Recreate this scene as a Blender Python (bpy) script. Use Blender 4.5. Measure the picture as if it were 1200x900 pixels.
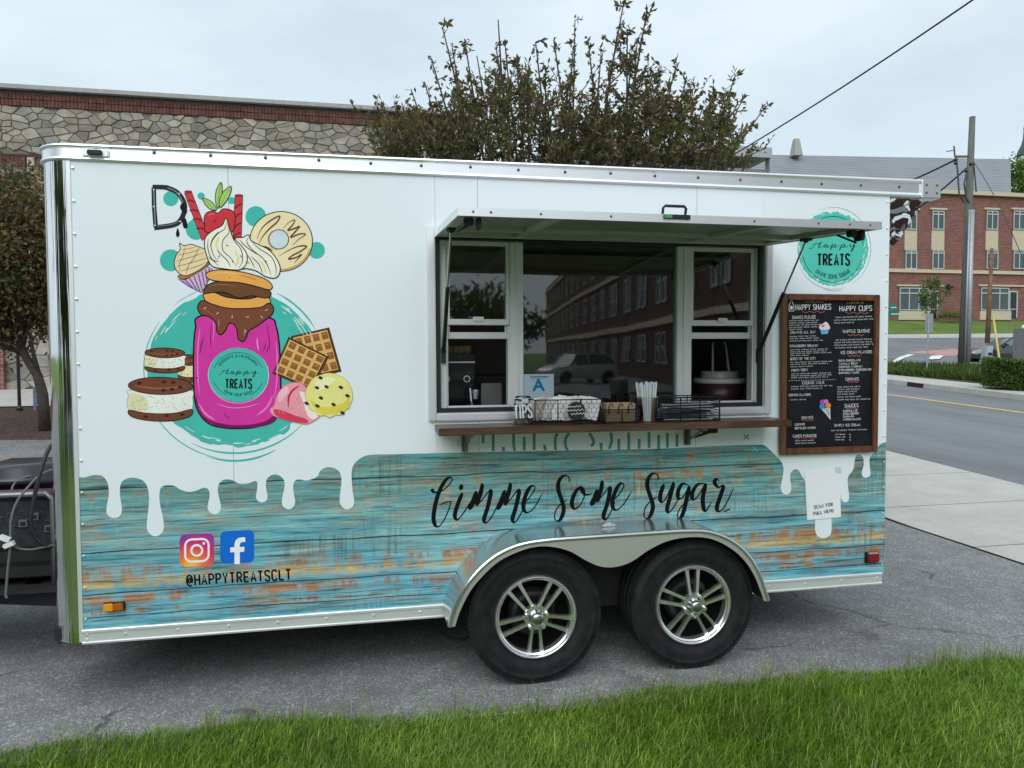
import bpy, bmesh, math, random
from mathutils import Vector, Matrix
for o in list(bpy.data.objects): bpy.data.objects.remove(o)
S = bpy.context.scene
COL = S.collection
R_ = math.radians
# ------------------------------------------------------------------ camera
FPX, CPOS = 863.0, Vector((1.3265, -3.8019, 1.6731))
YAW, PIT, ROL = 0.200153, 0.040608, -0.004733
CF = Vector((math.sin(YAW)*math.cos(PIT), math.cos(YAW)*math.cos(PIT), -math.sin(PIT)))
_r = Vector((math.cos(YAW), -math.sin(YAW), 0)); _u = _r.cross(CF)
CR = _r*math.cos(ROL)+_u*math.sin(ROL); CU = _u*math.cos(ROL)-_r*math.sin(ROL)
cd = bpy.data.cameras.new('camera'); cam = bpy.data.objects.new('camera', cd); COL.objects.link(cam)
cd.sensor_width = 36; cd.sensor_fit = 'HORIZONTAL'; cd.lens = FPX/1200*36; cd.clip_start = 0.05; cd.clip_end = 4000
cam.matrix_world = Matrix(((CR.x, CU.x, -CF.x, CPOS.x), (CR.y, CU.y, -CF.y, CPOS.y), (CR.z, CU.z, -CF.z, CPOS.z), (0, 0, 0, 1)))
S.camera = cam
# ------------------------------------------------------------------ sky, sun, exposure
SUN_EL, SUN_AZ = 46, 205      # degrees; azimuth clockwise from +Y: behind and left of the camera
W = bpy.data.worlds.new('World'); S.world = W; W.use_nodes = True
nt = W.node_tree; nt.nodes.clear()
def wn(t, **k):
    n = nt.nodes.new(t)
    for a, b in k.items(): setattr(n, a, b)
    return n
sky = wn('ShaderNodeTexSky', sky_type='NISHITA', sun_disc=False, sun_elevation=R_(SUN_EL), sun_rotation=R_(SUN_AZ), air_density=1.2, dust_density=3.0)
skm = wn('ShaderNodeVectorMath', operation='SCALE'); skm.inputs[3].default_value = 0.08
nt.links.new(sky.outputs[0], skm.inputs[0])
tc = wn('ShaderNodeTexCoord'); mp = wn('ShaderNodeMapping'); mp.inputs['Scale'].default_value = (1.6, 1.6, 4.2)
nt.links.new(tc.outputs['Generated'], mp.inputs[0])
nz = wn('ShaderNodeTexNoise'); nz.inputs['Scale'].default_value = 1.7; nz.inputs['Detail'].default_value = 5; nz.inputs['Roughness'].default_value = .52
nt.links.new(mp.outputs[0], nz.inputs['Vector'])
cr = wn('ShaderNodeValToRGB')
cr.color_ramp.elements[0].position = .34; cr.color_ramp.elements[0].color = (0.445, 0.535, 0.60, 1)
cr.color_ramp.elements[1].position = .66; cr.color_ramp.elements[1].color = (0.565, 0.645, 0.70, 1)
nt.links.new(nz.outputs[0], cr.inputs[0])
mx = wn('ShaderNodeMixRGB'); mx.inputs[0].default_value = .93
nt.links.new(skm.outputs[0], mx.inputs[1]); nt.links.new(cr.outputs[0], mx.inputs[2])
bg = wn('ShaderNodeBackground'); bg.inputs[1].default_value = 1.0
nt.links.new(mx.outputs[0], bg.inputs[0])
nt.links.new(bg.outputs[0], wn('ShaderNodeOutputWorld').inputs[0])
sd = bpy.data.lights.new('sun', 'SUN'); sd.energy = 1.5; sd.angle = R_(60); sd.color = (.965, .985, 1)
sun = bpy.data.objects.new('sun', sd); COL.objects.link(sun)
_sv = Vector((math.sin(R_(SUN_AZ))*math.cos(R_(SUN_EL)), math.cos(R_(SUN_AZ))*math.cos(R_(SUN_EL)), math.sin(R_(SUN_EL))))
sun.rotation_euler = _sv.to_track_quat('Z', 'Y').to_euler(); sun.location = (0, -10, 20)
S.view_settings.view_transform = 'Standard'; S.view_settings.look = 'None'
S.view_settings.exposure = 0.6; S.view_settings.gamma = 1; S.view_settings.use_curve_mapping = False
S.render.resolution_x = 1024; S.render.resolution_y = 768
# ------------------------------------------------------------------ measuring helpers (photo pixel -> point on a real plane)
def ray(x, y): return CF + CR*((x-600)/FPX) - CU*((y-450)/FPX)
def P(x, y, Y=0.0):
    d = ray(x, y); return CPOS + d*((Y-CPOS.y)/d.y)
def D3(x, y, D): return CPOS + ray(x, y)*D
def zt(y): return .035*max(0., y-2.5)
def T(x, y):
    d = ray(x, y); t = (0-CPOS.z)/d.z if d.z < 0 else 1e3
    q = CPOS+d*t
    if q.y > 2.5 or d.z >= 0:
        t = (-.0875-CPOS.z+.035*CPOS.y)/(d.z-.035*d.y); q = CPOS+d*t
    return q
def at_z(x, y, z):
    d = ray(x, y); return CPOS+d*((z-CPOS.z)/d.z)
# ------------------------------------------------------------------ colours and materials
def lin(c): return tuple((v/255/12.92 if v/255 <= .04045 else ((v/255+.055)/1.055)**2.4) for v in c)
MATS = {}
def mat(name, col, rough=.6, metal=0., var=.08, vscale=6., bump=0., bscale=60., rvar=.0, spec=.5, srgb=False, coat=0.):
    if name in MATS: return MATS[name]
    if srgb: col = lin(col)
    m = bpy.data.materials.new(name); m.use_nodes = True; t = m.node_tree; b = t.nodes['Principled BSDF']
    b.inputs['Roughness'].default_value = rough; b.inputs['Metallic'].default_value = metal
    b.inputs['Specular IOR Level'].default_value = spec
    if coat: b.inputs['Coat Weight'].default_value = coat; b.inputs['Coat Roughness'].default_value = .08
    c = t.nodes.new('ShaderNodeTexCoord')
    n = t.nodes.new('ShaderNodeTexNoise'); n.inputs['Scale'].default_value = vscale; n.inputs['Detail'].default_value = 4
    t.links.new(c.outputs['Object'], n.inputs['Vector'])
    r = t.nodes.new('ShaderNodeValToRGB'); e = r.color_ramp.elements
    e[0].position = .3; e[1].position = .7
    e[0].color = (*[max(0, v*(1-var)) for v in col], 1); e[1].color = (*[min(1, v*(1+var)) for v in col], 1)
    t.links.new(n.outputs[0], r.inputs[0]); t.links.new(r.outputs[0], b.inputs['Base Color'])
    if rvar:
        mr = t.nodes.new('ShaderNodeMapRange'); mr.inputs[3].default_value = max(0, rough-rvar); mr.inputs[4].default_value = min(1, rough+rvar)
        mr.inputs[1].default_value = .3; mr.inputs[2].default_value = .7
        t.links.new(n.outputs[0], mr.inputs[0]); t.links.new(mr.outputs[0], b.inputs['Roughness'])
    if bump:
        n2 = t.nodes.new('ShaderNodeTexNoise'); n2.inputs['Scale'].default_value = bscale; n2.inputs['Detail'].default_value = 3
        t.links.new(c.outputs['Object'], n2.inputs['Vector'])
        bp = t.nodes.new('ShaderNodeBump'); bp.inputs['Strength'].default_value = bump; bp.inputs['Distance'].default_value = .01
        t.links.new(n2.outputs[0], bp.inputs['Height']); t.links.new(bp.outputs[0], b.inputs['Normal'])
    MATS[name] = m
    return m
class NB:                                  # small node-building helper for custom materials
    def __init__(s, name):
        s.m = bpy.data.materials.new(name); s.m.use_nodes = True; s.t = s.m.node_tree; s.b = s.t.nodes['Principled BSDF']
        s.tc = s.t.nodes.new('ShaderNodeTexCoord'); MATS[name] = s.m
    def L(s, a, b): s.t.links.new(a, b)
    def map(s, scale=(1, 1, 1), loc=(0, 0, 0), rot=(0, 0, 0), src='Object'):
        n = s.t.nodes.new('ShaderNodeMapping'); n.inputs['Scale'].default_value = scale; n.inputs['Location'].default_value = loc; n.inputs['Rotation'].default_value = rot
        s.L(s.tc.outputs[src], n.inputs[0]); return n.outputs[0]
    def noise(s, vec, scale, detail=4, rough=.55, dist=0.):
        n = s.t.nodes.new('ShaderNodeTexNoise'); n.inputs['Scale'].default_value = scale; n.inputs['Detail'].default_value = detail
        n.inputs['Roughness'].default_value = rough; n.inputs['Distortion'].default_value = dist
        s.L(vec, n.inputs['Vector']); return n.outputs[0]
    def vor(s, vec, scale, feature='F1', out='Distance'):
        n = s.t.nodes.new('ShaderNodeTexVoronoi'); n.feature = feature; n.inputs['Scale'].default_value = scale
        s.L(vec, n.inputs['Vector']); return n.outputs[out]
    def ramp(s, fac, stops):
        n = s.t.nodes.new('ShaderNodeValToRGB'); e = n.color_ramp.elements
        while len(e) < len(stops): e.new(.5)
        for i, (p, c) in enumerate(stops):
            e[i].position = p; e[i].color = (*c, 1) if len(c) == 3 else c
        s.L(fac, n.inputs[0]); return n.outputs[0]
    def mix(s, fac, a, b, mode='MIX'):
        n = s.t.nodes.new('ShaderNodeMixRGB'); n.blend_type = mode
        for i, v in ((0, fac), (1, a), (2, b)):
            if isinstance(v, (int, float)): n.inputs[i].default_value = v if i == 0 else (v, v, v, 1)
            elif isinstance(v, tuple): n.inputs[i].default_value = (*v, 1)
            else: s.L(v, n.inputs[i])
        return n.outputs[0]
    def math(s, op, a, b=0., c=0.):
        n = s.t.nodes.new('ShaderNodeMath'); n.operation = op
        for i, v in enumerate((a, b, c)):
            if isinstance(v, (int, float)): n.inputs[i].default_value = v
            else: s.L(v, n.inputs[i])
        return n.outputs[0]
    def xyz(s, src='Object'):
        n = s.t.nodes.new('ShaderNodeSeparateXYZ'); s.L(s.tc.outputs[src], n.inputs[0]); return n.outputs
    def bump(s, h, strength=.3, dist=.01):
        n = s.t.nodes.new('ShaderNodeBump'); n.inputs['Strength'].default_value = strength; n.inputs['Distance'].default_value = dist
        s.L(h, n.inputs['Height']); s.L(n.outputs[0], s.b.inputs['Normal'])
    def col(s, c): s.L(c, s.b.inputs['Base Color'])
    def set(s, **k):
        for a, v in k.items(): s.b.inputs[a.replace('_', ' ')].default_value = v
# ------------------------------------------------------------------ object helpers
def tag(o, label=None, cat=None, group=None, kind=None):
    if label: o['label'] = label
    if cat: o['category'] = cat
    if group: o['group'] = group
    if kind: o['kind'] = kind
    return o
def thing(name, label, cat, loc=(0, 0, 0), group=None):
    o = bpy.data.objects.new(name, None); COL.objects.link(o); o.location = loc; o.empty_display_size = .2
    return tag(o, label, cat, group)
def woff(o):
    v = Vector((0, 0, 0))
    while o is not None: v += o.location; o = o.parent
    return v
class MB:
    def __init__(s): s.v = []; s.f = []; s.mi = []; s.cur = 0
    def m(s, i): s.cur = i; return s
    def add(s, vs, fs):
        b = len(s.v); s.v += [tuple(v) for v in vs]; s.f += [tuple(b+i for i in f) for f in fs]; s.mi += [s.cur]*len(fs); return s
    def box(s, x0, x1, y0, y1, z0, z1, M=None, bev=0.):
        if bev > 0:
            bm = bmesh.new(); bmesh.ops.create_cube(bm, size=1)
            for v in bm.verts: v.co = Vector(((x0+x1)/2+v.co.x*(x1-x0), (y0+y1)/2+v.co.y*(y1-y0), (z0+z1)/2+v.co.z*(z1-z0)))
            bmesh.ops.bevel(bm, geom=bm.edges[:], offset=bev, segments=2, affect='EDGES')
            bm.verts.index_update()
            vs = [v.co.copy() for v in bm.verts]; fs = [[v.index for v in f.verts] for f in bm.faces]; bm.free()
        else:
            vs = [Vector(p) for p in ((x0, y0, z0), (x1, y0, z0), (x1, y1, z0), (x0, y1, z0), (x0, y0, z1), (x1, y0, z1), (x1, y1, z1), (x0, y1, z1))]
            fs = [(0, 3, 2, 1), (4, 5, 6, 7), (0, 1, 5, 4), (1, 2, 6, 5), (2, 3, 7, 6), (3, 0, 4, 7)]
        if M: vs = [M @ v for v in vs]
        return s.add(vs, fs)
    def bar(s, a, b, w, h=None, up=Vector((0, 0, 1))):       # rectangular bar from a to b
        a = Vector(a); b = Vector(b); h = h or w; d = (b-a).normalized()
        if abs(d.dot(up)) > .98: up = Vector((0, 1, 0))
        r = d.cross(up).normalized(); u = r.cross(d)
        vs = [p+r*sx*w/2+u*sy*h/2 for p in (a, b) for sx, sy in ((-1, -1), (1, -1), (1, 1), (-1, 1))]
        return s.add(vs, [(0, 1, 2, 3), (7, 6, 5, 4), (0, 4, 5, 1), (1, 5, 6, 2), (2, 6, 7, 3), (3, 7, 4, 0)])
    def tube(s, pts, r, n=8, caps=True):
        pts = [Vector(p) for p in pts]; rr = r if isinstance(r, (list, tuple)) else [r]*len(pts)
        rings = []; prev = None
        for i, p in enumerate(pts):
            d = (pts[min(i+1, len(pts)-1)]-pts[max(i-1, 0)]).normalized()
            if prev is None:
                a = Vector((0, 0, 1)) if abs(d.z) < .9 else Vector((1, 0, 0)); prev = d.cross(a).normalized()
            else:
                prev = (prev-d*prev.dot(d)).normalized()
            w = d.cross(prev)
            rings.append([p+(prev*math.cos(2*math.pi*k/n)+w*math.sin(2*math.pi*k/n))*rr[i] for k in range(n)])
        vs = [v for g in rings for v in g]; fs = []
        for i in range(len(pts)-1):
            for k in range(n): fs.append((i*n+k, i*n+(k+1) % n, (i+1)*n+(k+1) % n, (i+1)*n+k))
        if caps: fs += [tuple(range(n-1, -1, -1)), tuple((len(pts)-1)*n+k for k in range(n))]
        return s.add(vs, fs)
    def lathe(s, prof, c, axis='y', n=48, closed=False):      # prof: (radius, offset along axis)
        vs = []; fs = []; c = Vector(c)
        for k in range(n):
            a = 2*math.pi*k/n
            for r, h in prof:
                if axis == 'y': q = Vector((r*math.cos(a), h, r*math.sin(a)))
                elif axis == 'x': q = Vector((h, r*math.cos(a), r*math.sin(a)))
                else: q = Vector((r*math.cos(a), r*math.sin(a), h))
                vs.append(c+q)
        m = len(prof)
        for k in range(n):
            for i in range(m if closed else m-1):
                j = (i+1) % m; k2 = (k+1) % n
                fs.append((k*m+i, k*m+j, k2*m+j, k2*m+i))
        return s.add(vs, fs)
    def prism(s, poly, vec):                                  # planar polygon extruded by vec
        n = len(poly); vec = Vector(vec); poly = [Vector(p) for p in poly]
        return s.add(poly+[p+vec for p in poly], [tuple(range(n-1, -1, -1)), tuple(range(n, 2*n))]+[(i, (i+1) % n, n+(i+1) % n, n+i) for i in range(n)])
    def sphere(s, c, r, nu=10, nv=6, sc=(1, 1, 1)):
        c = Vector(c); vs = [c+Vector((0, 0, r*sc[2]))]; fs = []
        for j in range(1, nv):
            t = math.pi*j/nv
            for i in range(nu):
                a = 2*math.pi*i/nu; vs.append(c+Vector((r*sc[0]*math.sin(t)*math.cos(a), r*sc[1]*math.sin(t)*math.sin(a), r*sc[2]*math.cos(t))))
        vs.append(c-Vector((0, 0, r*sc[2])))
        for i in range(nu): fs.append((0, 1+i, 1+(i+1) % nu))
        for j in range(nv-2):
            for i in range(nu): a = 1+j*nu; fs.append((a+i, a+nu+i, a+nu+(i+1) % nu, a+(i+1) % nu))
        a = 1+(nv-2)*nu
        for i in range(nu): fs.append((a+i, len(vs)-1, a+(i+1) % nu))
        return s.add(vs, fs)
    def grid(s, rows):                                        # rows of points -> quads
        n = len(rows[0]); vs = [p for r in rows for p in r]
        return s.add(vs, [(i*n+j, i*n+j+1, (i+1)*n+j+1, (i+1)*n+j) for i in range(len(rows)-1) for j in range(n-1)])
    def build(s, name, mats, parent=None, smooth=False, auto=None, at=None):
        me = bpy.data.meshes.new(name); off = woff(parent) if parent else (Vector(at) if at is not None else Vector((0, 0, 0)))
        me.from_pydata([tuple(Vector(v)-off) for v in s.v], [], s.f)
        mats = mats if isinstance(mats, (list, tuple)) else [mats]
        for m in mats: me.materials.append(m)
        if len(mats) > 1: me.polygons.foreach_set('material_index', s.mi)
        if smooth or auto is not None: me.polygons.foreach_set('use_smooth', [True]*len(me.polygons))
        if auto is not None: me.set_sharp_from_angle(angle=R_(auto))
        me.update()
        o = bpy.data.objects.new(name, me); COL.objects.link(o)
        if parent: o.parent = parent
        elif at is not None: o.location = at
        return o
def children_of(o): return [c for c in bpy.data.objects if c.parent == o]
def cat_rom(pts, n=6, closed=False):
    out = []; m = len(pts)
    rng = range(m) if closed else range(m-1)
    g = (lambda i: pts[i % m]) if closed else (lambda i: pts[max(0, min(m-1, i))])
    for i in rng:
        p0, p1, p2, p3 = g(i-1), g(i), g(i+1), g(i+2)
        for k in range(n):
            t = k/n
            out.append(tuple(.5*((2*b)+(-a+c)*t+(2*a-5*b+4*c-d)*t*t+(-a+3*b-3*c+d)*t**3) for a, b, c, d in zip(p0, p1, p2, p3)))
    if not closed: out.append(tuple(pts[-1]))
    return out
# ------------------------------------------------------------------ flat print: vinyl graphics laid on a plane
TEXT_CACHE = {}
_S = [(1, .8), (.85, .96), (.5, 1), (.15, .96), (0, .8), (.08, .62), (.92, .38), (1, .2), (.85, .04), (.5, 0), (.15, .04), (0, .2)]
_O = [(0, .2), (0, .8), (.2, .97), (.5, 1), (.8, .97), (1, .8), (1, .2), (.8, .03), (.5, 0), (.2, .03), (0, .2), (0, .3)]
GLYPH = {'T': [[(0, .96), (1, .96)], [(.5, 1), (.5, 0)]], 'R': [[(0.05, 0), (0.05, 1)], [(0, .96), (.7, .96), (1, .85), (1, .62), (.7, .5), (0, .5)], [(.55, .5), (1, 0)]], 'E': [[(.05, 0), (.05, 1)], [(0, .95), (1, .95)], [(0, .05), (1, .05)], [(0, .5), (.85, .5)]],
 'A': [[(0, 0), (.5, 1), (1, 0)], [(.2, .3), (.8, .3)]], 'S': [_S], 'H': [[(0, 0), (0, 1)], [(1, 0), (1, 1)], [(0, .5), (1, .5)]], 'P': [[(.05, 0), (.05, 1)], [(0, .96), (.7, .96), (1, .84), (1, .6), (.7, .46), (0, .46)]], 'Y': [[(0, 1), (.5, .45), (1, 1)], [(.5, .5), (.5, 0)]],
 'C': [[(1, .78), (.85, .96), (.5, 1), (.15, .96), (0, .78), (0, .22), (.15, .04), (.5, 0), (.85, .04), (1, .22)]], 'L': [[(.05, 1), (.05, 0)], [(0, .05), (1, .05)]], 'G': [[(1, .78), (.85, .96), (.5, 1), (.15, .96), (0, .78), (0, .22), (.15, .04), (.5, 0), (.85, .04), (1, .22), (1, .48), (.55, .48)]], 'I': [[(.5, 0), (.5, 1)]],
 'M': [[(0, 0), (0, 1), (.5, .25), (1, 1), (1, 0)]], 'O': [_O], 'U': [[(0, 1), (0, .2), (.2, .03), (.5, 0), (.8, .03), (1, .2), (1, 1)]], 'D': [[(.05, 0), (.05, 1)], [(0, .96), (.6, .96), (1, .75), (1, .25), (.6, .04), (0, .04)]], 'K': [[(0, 0), (0, 1)], [(1, 1), (0, .45)], [(.3, .6), (1, 0)]], 'N': [[(0, 0), (0, 1), (1, 0), (1, 1)]], 'F': [[(.05, 0), (.05, 1)], [(0, .95), (1, .95)], [(0, .5), (.85, .5)]],
 'B': [[(.05, 0), (.05, 1)], [(0, .96), (.65, .96), (.92, .85), (.92, .65), (.65, .52), (0, .52)], [(.6, .52), (1, .38), (1, .16), (.7, .04), (0, .04)]], 'V': [[(0, 1), (.5, 0), (1, 1)]], 'W': [[(0, 1), (.25, 0), (.5, .75), (.75, 0), (1, 1)]], 'Q': [_O, [(.6, .3), (1, -.08)]],
 '&': [[(1, 0), (.2, .75), (.4, 1), (.7, .8), (0, .25), (.3, 0), (.7, .1), (1, .45)]], '@': [[(.72, .62), (.5, .7), (.32, .55), (.32, .35), (.5, .25), (.68, .35), (.74, .68), (.74, .3), (.9, .25), (1, .5), (.85, .85), (.5, .98), (.15, .85), (0, .45), (.15, .1), (.5, -.06), (.85, .02)]]}
def text_raw(s, offset=0., res=2):
    k = (s, offset, res)
    if k in TEXT_CACHE: return TEXT_CACHE[k]
    cu = bpy.data.curves.new('t', 'FONT'); cu.body = s; cu.size = 1; cu.offset = offset; cu.resolution_u = res
    o = bpy.data.objects.new('t', cu); COL.objects.link(o)
    bpy.context.view_layer.update()
    me = bpy.data.meshes.new_from_object(o.evaluated_get(bpy.context.evaluated_depsgraph_get()))
    vs = [(v.co.x, v.co.y) for v in me.vertices]; fs = [tuple(p.vertices) for p in me.polygons]
    bpy.data.objects.remove(o); bpy.data.curves.remove(cu); bpy.data.meshes.remove(me)
    TEXT_CACHE[k] = (vs, fs); return vs, fs
PRINTS = {}
def pm(c):
    c = tuple(c)
    if c not in PRINTS: PRINTS[c] = mat('print_%02x%02x%02x' % c, c, rough=.5, var=.05, vscale=9, srgb=True, spec=.12)
    return PRINTS[c]
class Decal:
    def __init__(s, conv, base=.0014, step=.00012): s.conv = conv; s.h = base; s.step = step; s.mb = MB(); s.cols = []
    def ci(s, c):
        if c not in s.cols: s.cols.append(c)
        s.mb.cur = s.cols.index(c)
    def pt(s, x, y, h): return s.conv(x, y, h)
    def fill(s, pts, c, n=5, smooth=True):
        q = cat_rom(pts, n, True) if smooth else pts
        s.ci(c); s.mb.add([s.pt(x, y, s.h) for x, y in q], [tuple(range(len(q)))]); s.h += s.step
    def line(s, pts, w, c, closed=False, n=5, smooth=True, taper=False, calli=None):
        q = cat_rom(pts, n, closed) if smooth else list(pts)
        if closed: q = q+[q[0]]
        m = len(q); L = []; Rr = []; cw_ = []
        if calli:
            for i in range(m):
                a = q[max(0, i-1)]; b = q[min(m-1, i+1)]; l = math.hypot(b[0]-a[0], b[1]-a[1]) or 1
                cw_.append(calli[0]+(calli[1]-calli[0])*max(0, (b[1]-a[1])/l)**1.3)
            cw_ = [sum(cw_[max(0, i-3):i+4])/len(cw_[max(0, i-3):i+4]) for i in range(m)]
        for i in range(m):
            a = q[max(0, i-1)]; b = q[min(m-1, i+1)]
            if closed and i in (0, m-1): a = q[-2]; b = q[1]
            dx, dy = b[0]-a[0], b[1]-a[1]; l = math.hypot(dx, dy) or 1
            ww = w
            if calli: ww = cw_[i]*min(1, .35+min(i, m-1-i)/4)
            if taper: ww *= min(1, .25+3*min(i, m-1-i)/m)
            nx, ny = -dy/l*ww/2, dx/l*ww/2
            L.append((q[i][0]+nx, q[i][1]+ny)); Rr.append((q[i][0]-nx, q[i][1]-ny))
        if calli or taper:                                    # soften width changes
            pass
        s.ci(c)
        vs = []
        for i in range(m):
            h = s.h+s.step*1.6*i/m
            vs += [s.pt(*L[i], h), s.pt(*Rr[i], h)]
        s.mb.add(vs, [(2*i, 2*i+1, 2*i+3, 2*i+2) for i in range(m-1)]); s.h += s.step*1.8
    def ell(s, cx, cy, rx, ry, c, n=28, rot=0, outline=None, w=3):
        ca, sa = math.cos(rot), math.sin(rot)
        q = [(cx+rx*math.cos(2*math.pi*i/n)*ca-ry*math.sin(2*math.pi*i/n)*sa, cy+rx*math.cos(2*math.pi*i/n)*sa+ry*math.sin(2*math.pi*i/n)*ca) for i in range(n)]
        if c: s.fill(q, c, smooth=False)
        if outline: s.line(q, w, outline, closed=True, smooth=False)
    def shape(s, pts, c, oc=(20, 18, 20), w=3, n=5, smooth=True):
        s.fill(pts, c, n, smooth); s.line(pts, w, oc, True, n, smooth)
    def text(s, txt, x0, y0, x1, y1, h, c, offset=0., res=2, cap=.70):   # baseline from (x0,y0) to (x1,y1), cap height h
        vs, fs = text_raw(txt, offset, res)
        if not vs: return
        a = min(v[0] for v in vs); b = max(v[0] for v in vs); s.ci(c)
        dx, dy = x1-x0, y1-y0; l = math.hypot(dx, dy); nx, ny = dy/l, -dx/l
        out = []
        for u, v in vs:
            t = (u-a)/(b-a); out.append(s.pt(x0+dx*t+nx*h*v/cap, y0+dy*t+ny*h*v/cap, s.h))
        s.mb.add(out, fs); s.h += s.step
    def sfont(s, txt, x0, y0, x1, y1, h, w, c, gap=.42, place=None):   # condensed bold strokes; baseline (x0,y0)-(x1,y1)
        adv = [(.5 if ch == ' ' else .35 if ch == 'I' else 1.3 if ch in 'MW@' else 1.)+gap for ch in txt]; tot = sum(adv)-gap; u = 0.
        dx, dy = x1-x0, y1-y0; l = math.hypot(dx, dy); nx, ny = dy/l, -dx/l; hh = s.h
        for ch, a in zip(txt, adv):
            gw = a-gap
            for st in GLYPH.get(ch, []):
                q = []
                for gx, gy in st:
                    t = (u+gx*gw)/tot
                    if place: q.append(place(t, gy))
                    else: q.append((x0+dx*t+nx*h*gy, y0+dy*t+ny*h*gy))
                s.h = hh; s.line(q, w, c, smooth=False)
            u += a
    def arctext(s, txt, cx, cy, rx, ry, a0, a1, h, c, top=True, offset=0., cap=.70):
        vs, fs = text_raw(txt, offset, 2); a = min(v[0] for v in vs); b = max(v[0] for v in vs); s.ci(c); out = []
        for u, v in vs:
            t = a0+(a1-a0)*(u-a)/(b-a); k = h*v/cap*(1 if top else -1)
            out.append(s.pt(cx+(rx+k)*math.cos(t), cy-(ry+k)*math.sin(t), s.h))
        s.mb.add(out, fs); s.h += s.step
    def build(s, name, parent=None, at=None): return s.mb.build(name, [pm(c) for c in s.cols], parent, at=at)
def on_side(x, y, h): return P(x, y, -h*.25)
# ================================================================== THE SETTING
# ---- asphalt
n = NB('asphalt'); v = n.map()
sp = n.vor(v, 105, out='Color'); sp2 = n.noise(v, 150, 2); big = n.noise(v, .55, 5, .6); mid = n.noise(v, 7, 4)
c1 = n.ramp(sp, [(.0, (.07, .07, .072)), (.4, (.13, .13, .131)), (.62, (.19, .189, .187)), (.8, (.34, .335, .325)), (1., (.75, .74, .71))])
c2 = n.mix(.5, c1, n.ramp(sp2, [(.36, (.035, .035, .036)), (.6, (.37, .37, .366))]))
st = n.ramp(big, [(.35, (.72, .72, .72)), (.62, (1.1, 1.1, 1.1))])
c3 = n.mix(1., c2, st, 'MULTIPLY'); c4 = n.mix(.5, c3, n.mix(1., c3, n.ramp(mid, [(.4, (.8, .8, .8)), (.6, (1.15, 1.15, 1.15))]), 'MULTIPLY'))
wv_ = n.t.nodes.new('ShaderNodeVectorMath'); wv_.operation = 'ADD'; n.L(n.map(), wv_.inputs[0])
nzc = n.t.nodes.new('ShaderNodeTexNoise'); nzc.inputs['Scale'].default_value = 2.2; nzc.inputs['Detail'].default_value = 6; n.L(n.map(), nzc.inputs['Vector'])
sca = n.t.nodes.new('ShaderNodeVectorMath'); sca.operation = 'SCALE'; sca.inputs[3].default_value = .5; n.L(nzc.outputs['Color'], sca.inputs[0]); n.L(sca.outputs[0], wv_.inputs[1])
ck = n.ramp(n.vor(wv_.outputs[0], .55, 'DISTANCE_TO_EDGE'), [(.0, (1, 1, 1)), (.0035, (.8, .8, .8)), (.008, (0, 0, 0))])
ck = n.mix(1., ck, n.ramp(n.noise(n.map(), .8, 3), [(.46, (0, 0, 0)), (.56, (.75, .75, .75))]), 'MULTIPLY')
c4 = n.mix(ck, c4, (.035, .034, .033))
oil = n.ramp(n.noise(n.map(), 1.1, 5, .6), [(.58, (0, 0, 0)), (.72, (.4, .4, .4))]); c4 = n.mix(oil, c4, (.05, .05, .052))
n.col(c4); n.set(Roughness=.85); n.bump(sp, .5, .004)
n = NB('road_asphalt'); v = n.map()
c1 = n.ramp(n.noise(v, 90, 3, .7), [(.3, (.13, .135, .145)), (.7, (.20, .205, .215))])
c1 = n.mix(1., c1, n.ramp(n.noise(n.map((.9, .12, 1)), 1.1, 6, .65), [(.33, (.72, .72, .72)), (.5, (.98, .98, .98)), (.68, (1.14, 1.14, 1.13))]), 'MULTIPLY')
n.col(c1); n.set(Roughness=.85)
n = NB('concrete'); v = n.map()
c1 = n.ramp(n.noise(v, 2.2, 6, .65), [(.3, (.36, .345, .31)), (.7, (.50, .48, .44))])
c1 = n.mix(.35, c1, n.ramp(n.noise(v, 60, 3), [(.35, (.28, .27, .25)), (.65, (.55, .53, .49))]))
n.col(c1); n.set(Roughness=.85); n.bump(n.noise(v, 80, 3), .15, .005)
n = NB('lawn'); v = n.map()
c1 = n.ramp(n.noise(v, 55, 4, .7), [(.28, (.04, .065, .012)), (.5, (.11, .18, .03)), (.72, (.18, .27, .055))])
c1 = n.mix(1., c1, n.ramp(n.noise(v, .5, 4), [(.35, (.75, .85, .7)), (.65, (1.15, 1.1, 1.0))]), 'MULTIPLY')
n.col(c1); n.set(Roughness=.9); n.bump(n.noise(v, 130, 3, .8), .8, .03)
n = NB('mulch'); v = n.map()
c1 = n.ramp(n.vor(v, 22, out='Color'), [(.0, (.022, .013, .010)), (.5, (.065, .034, .026)), (.85, (.10, .055, .04)), (1., (.2, .15, .11))])
n.col(c1); n.set(Roughness=.95); n.bump(n.noise(v, 50, 3), .9, .03)
n = NB('crosswalk_brick'); v = n.map()
c1 = n.ramp(n.noise(v, 3, 5), [(.3, (.36, .19, .15)), (.7, (.48, .28, .23))]); n.col(c1); n.set(Roughness=.85)
M_YEL = mat('yellow_paint', (.58, .40, .13), .75, var=.28, vscale=9)
M_WPAINT = mat('white_paint', (.72, .72, .70), .7, var=.1, vscale=8)
def struct(name, mb, m, smooth=False): return tag(mb.build(name, m, smooth=smooth), kind='structure')
struct('ground', MB().grid([[(-1500, -1500, -.06), (1500, -1500, -.06)], [(-1500, 1500, -.06), (1500, 1500, -.06)]]), MATS['lawn'])
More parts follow.
